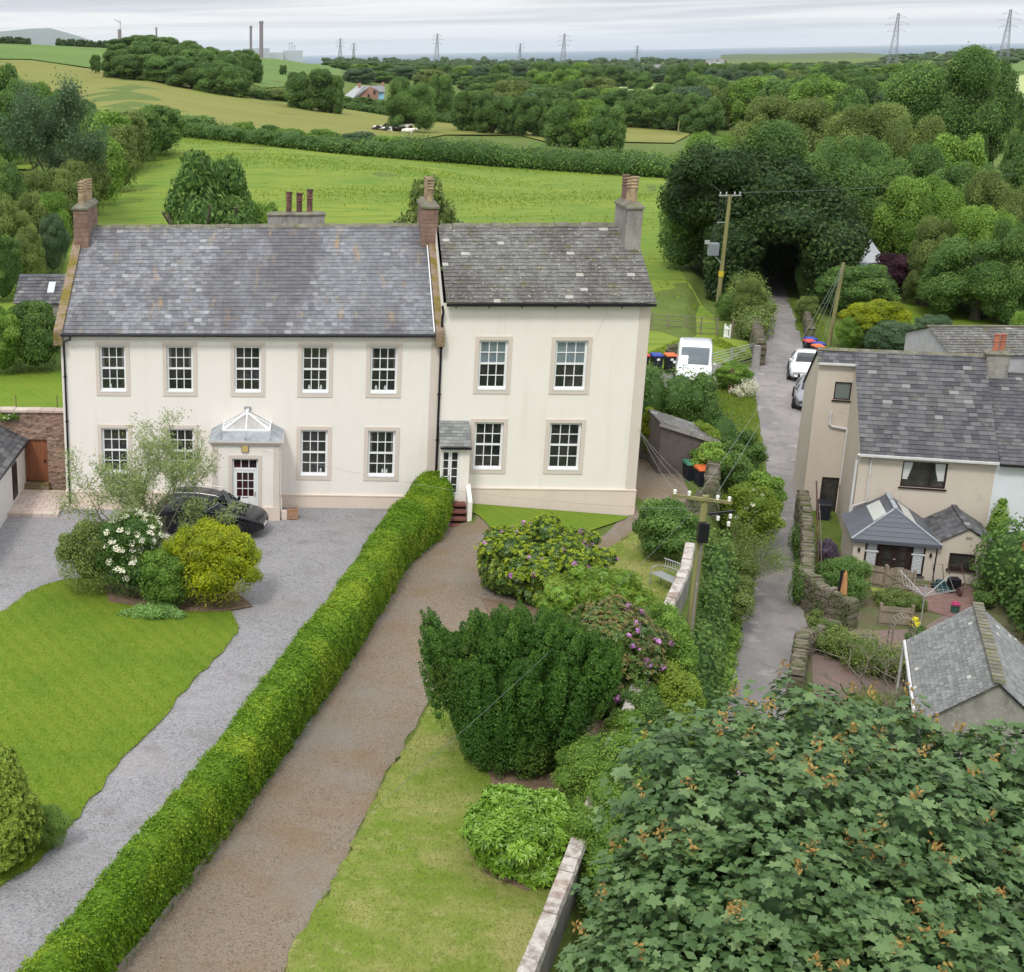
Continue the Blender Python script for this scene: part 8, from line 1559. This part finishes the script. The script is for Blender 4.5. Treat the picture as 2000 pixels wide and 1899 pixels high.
cows=[(729,254,.3,m_cow,1,'small piebald cow lying apart at the left of the herd'),(747,257,.1,m_cow,1,'piebald cow lying second from the left in the herd'),(758,250,2.9,m_cowb,1,'dark cow lying at the top of the herd'),(764,257,.2,m_cowb,1,'dark cow lying low in the middle of the herd'),(778,252,-.4,m_cowb,0,'dark cow standing at the upper right of the herd'),(780,257,-.5,m_cowl,0,'mostly white cow standing in front of the dark standing one'),(787,260,-.3,m_cowl,1,'pale cow lying at the right end of the herd')]
for u,v,rz,mt,ly,l in cows: beast('cow',l,'cow',G(u/S,v/S)+[0,0,.2],rz,1.25,mt,'cows in the olive pasture',ly)
for i,(u,v) in enumerate([(8,216),(14,219),(19,217),(24,218),(60,229),(66,230),(72,232)]): beast('sheep','white sheep, %s on the left slope'%(['far left of upper four','second from the left of upper four','third from the left of upper four','furthest right of upper four','furthest left of lower three','middle of lower three','furthest right of lower three'][i]),'sheep',G(u/S,v/S)+[0,0,.25],i*1.1,.75,m_wool,'white sheep on the left slope')
bd=CAM+ray(687/S,43.5/S)*300; m=MB(); m.add([tuple(bd+q) for q in ((-.5,0,.15),(0,.1,0),(.5,0,.2),(0,-.35,-.05),(0,.25,0))],[(0,3,1),(1,3,2),(0,1,4),(4,1,2)]); m.build('bird',m_black,label='tiny dark bird flying in the sky',cat='bird')
# ================================================================ GRASS GRAIN AND TUFTS (ground cover)
def inpoly(P,poly):
    x,y=P[:,0],P[:,1]; c=np.zeros(len(P),bool); n=len(poly)
    for i in range(n):
        (x1,y1),(x2,y2)=poly[i],poly[(i+1)%n]; t=((y1>y)!=(y2>y))&(x<(x2-x1)*(y-y1)/(y2-y1+1e-12)+x1); c^=t
    return c
def grass(name,poly,n,size,mat,label,seed,pix=True,up=.03,clump=None,asp=.3,edge=0,lean=.5):
    rng=np.random.default_rng(seed); poly=[tuple(G(*p)[:2]) if pix else tuple(p[:2]) for p in poly]; A=np.array(poly); P=rng.uniform(A.min(0),A.max(0),(n,2)); P=P[inpoly(P,poly)]
    if clump: k=(np.sin(P[:,0]*clump[0]+2*np.sin(P[:,1]*clump[1]*.7))*np.sin(P[:,1]*clump[1]+1.5*np.sin(P[:,0]*clump[0]*.6))+rng.normal(0,.35,len(P)))>clump[2]; P=P[k]
    if edge:
        E=[]; 
        for i in range(len(poly)): a,b=np.array(poly[i]),np.array(poly[(i+1)%len(poly)]); L=np.linalg.norm(b-a); k=int(L*edge); t=rng.random((k,1)); E.append(a+(b-a)*t+rng.normal(0,.045,(k,2)))
        P=np.concatenate([P]+E)
    z=T(P[:,0],P[:,1]); Q=np.stack([P[:,0],P[:,1],z+up+size*.3],1); N=rng.normal(0,1,(len(Q),3))*[1,1,.25]+[0,-.4,lean]; v,f=cards(Q,N,np.full(len(Q),size),asp,.2,rng,droop=-1.2)
    return mobj(name,npmesh(name,v,f,mat,rng.random(len(f))),kind='stuff',label=label)
m_g1=material('lawn_blades',(.12,.215,.009),.9,[('tone',0,0,1,(.24,.30,.032)),('wave',.62,.25,.75,(.24,.30,.03),.7,(1,1,1,rad(-32))),('noise',.35,.42,.68,(.08,.17,.006),.5)],trans=.25); m_g2=material('dry_lawn_blades',(.15,.21,.02),.9,[('tone',0,0,1,(.33,.31,.12)),('noise',.6,.42,.62,(.35,.32,.14),.6),('noise',1.1,.5,.68,(.12,.21,.01),.6)],trans=.2); m_g3=material('meadow_tufts',(.13,.215,.014),.9,[('tone',0,0,1,(.22,.29,.03))],trans=.25)
grass('grass',lawn,150000,.045,m_g1,'short grass blades of the striped lawn',1,up=.05,edge=70)
side=[(1240,1040),(1170,1092),(1095,1155),(1000,1235),(854,1350)]+curvy([(814,1424),(783,1475),(757,1509),(702,1624),(642,1739),(587,1833),(557,1899),(520,1960)])+[(960,1960),(1040,1899),(1120,1700),(1290,1260),(1330,1110),(1300,1040)]
grass('grass',side,160000,.05,m_g2,'patchy blades of the dry side lawn',2,up=.045,edge=60)
grass('meadow_grass',[(186,335),(250,290),(334,264),(470,278),(640,298),(800,312),(960,324),(1130,336),(1300,346),(1305,420),(1290,480),(1350,560),(1395,620),(1400,660),(1250,690),(800,560),(100,560),(60,440)],70000,.26,m_g3,'rough darker grass tufts across the meadow',3,up=.08,clump=(.045,.11,.42),asp=.5)
grass('rough_grass',[(1250,700),(1402,662),(1470,700),(1440,712),(1340,708)],9000,.2,m_g3,'rough grass of the small paddock',4,up=.08)
grass('verge_grass',[(1385,760),(1470,735),(1480,800),(1488,900),(1496,960),(1440,1000),(1400,870)],26000,.13,m_g3,'rough grass on the lane verge',5,up=.05)
grass('verge_grass',[(1545,590),(1560,640),(1580,690),(1620,690),(1600,600)],8000,.16,m_g3,'rough grass on the far right verge of the lane',6,up=.05)
# ================================================================ labels that single out members of small look-alike groups
def _px(o):
    q=np.array(o.matrix_world.translation if o.parent else o.location)-CAM; return PX+F_PX*(q@RT)/(q@FW)
_by={}
for o in scene.objects:
    if o.parent is None and o.get('group') and o.get('label'): _by.setdefault((o['group'],o['label']),[]).append(o)
_ord=['first','second','third','fourth','fifth','sixth','seventh','eighth','ninth','tenth','eleventh','twelfth']
for (g,l),m in _by.items():
    if 2<=len(m)<=12:
        l=l.replace('near edge of the river wood','near edge of river wood')
        base=l.replace('leafy ','').replace(' on the plain','').replace(', among others of its kind','').replace(', in its left part',' left part').replace(', in its right part',' right part').replace(', in its middle',' middle')
        m.sort(key=_px)
        for k,o in enumerate(m): o['label']=base+', '+('leftmost' if k==0 else 'rightmost' if k==len(m)-1 else '%s from the left'%_ord[k])

for o in scene.objects:
    l=o.get('label')
    if l and o.parent is None and len(l.split())>16: o['label']=' '.join(w for w in l.split() if w not in ('the','rounded','full'))
HAZE_D=2.6e-5
# ================================================================ HAZE
mh=bpy.data.materials.new('haze_air'); mh.use_nodes=True; t=mh.node_tree; t.nodes.clear()
o=t.nodes.new('ShaderNodeOutputMaterial'); pv=t.nodes.new('ShaderNodeVolumePrincipled'); pv.inputs['Density'].default_value=HAZE_D; pv.inputs['Color'].default_value=(.82,.86,.91,1); pv.inputs['Anisotropy'].default_value=.2
t.links.new(pv.outputs[0],o.inputs['Volume'])
mb=MB(); mb.box(-75000,75000,-75000,75000,-60,420); h=mb.build('haze',mh,kind='stuff',local=True,label='thin blue haze in the far air'); h.location=(0,0,0)
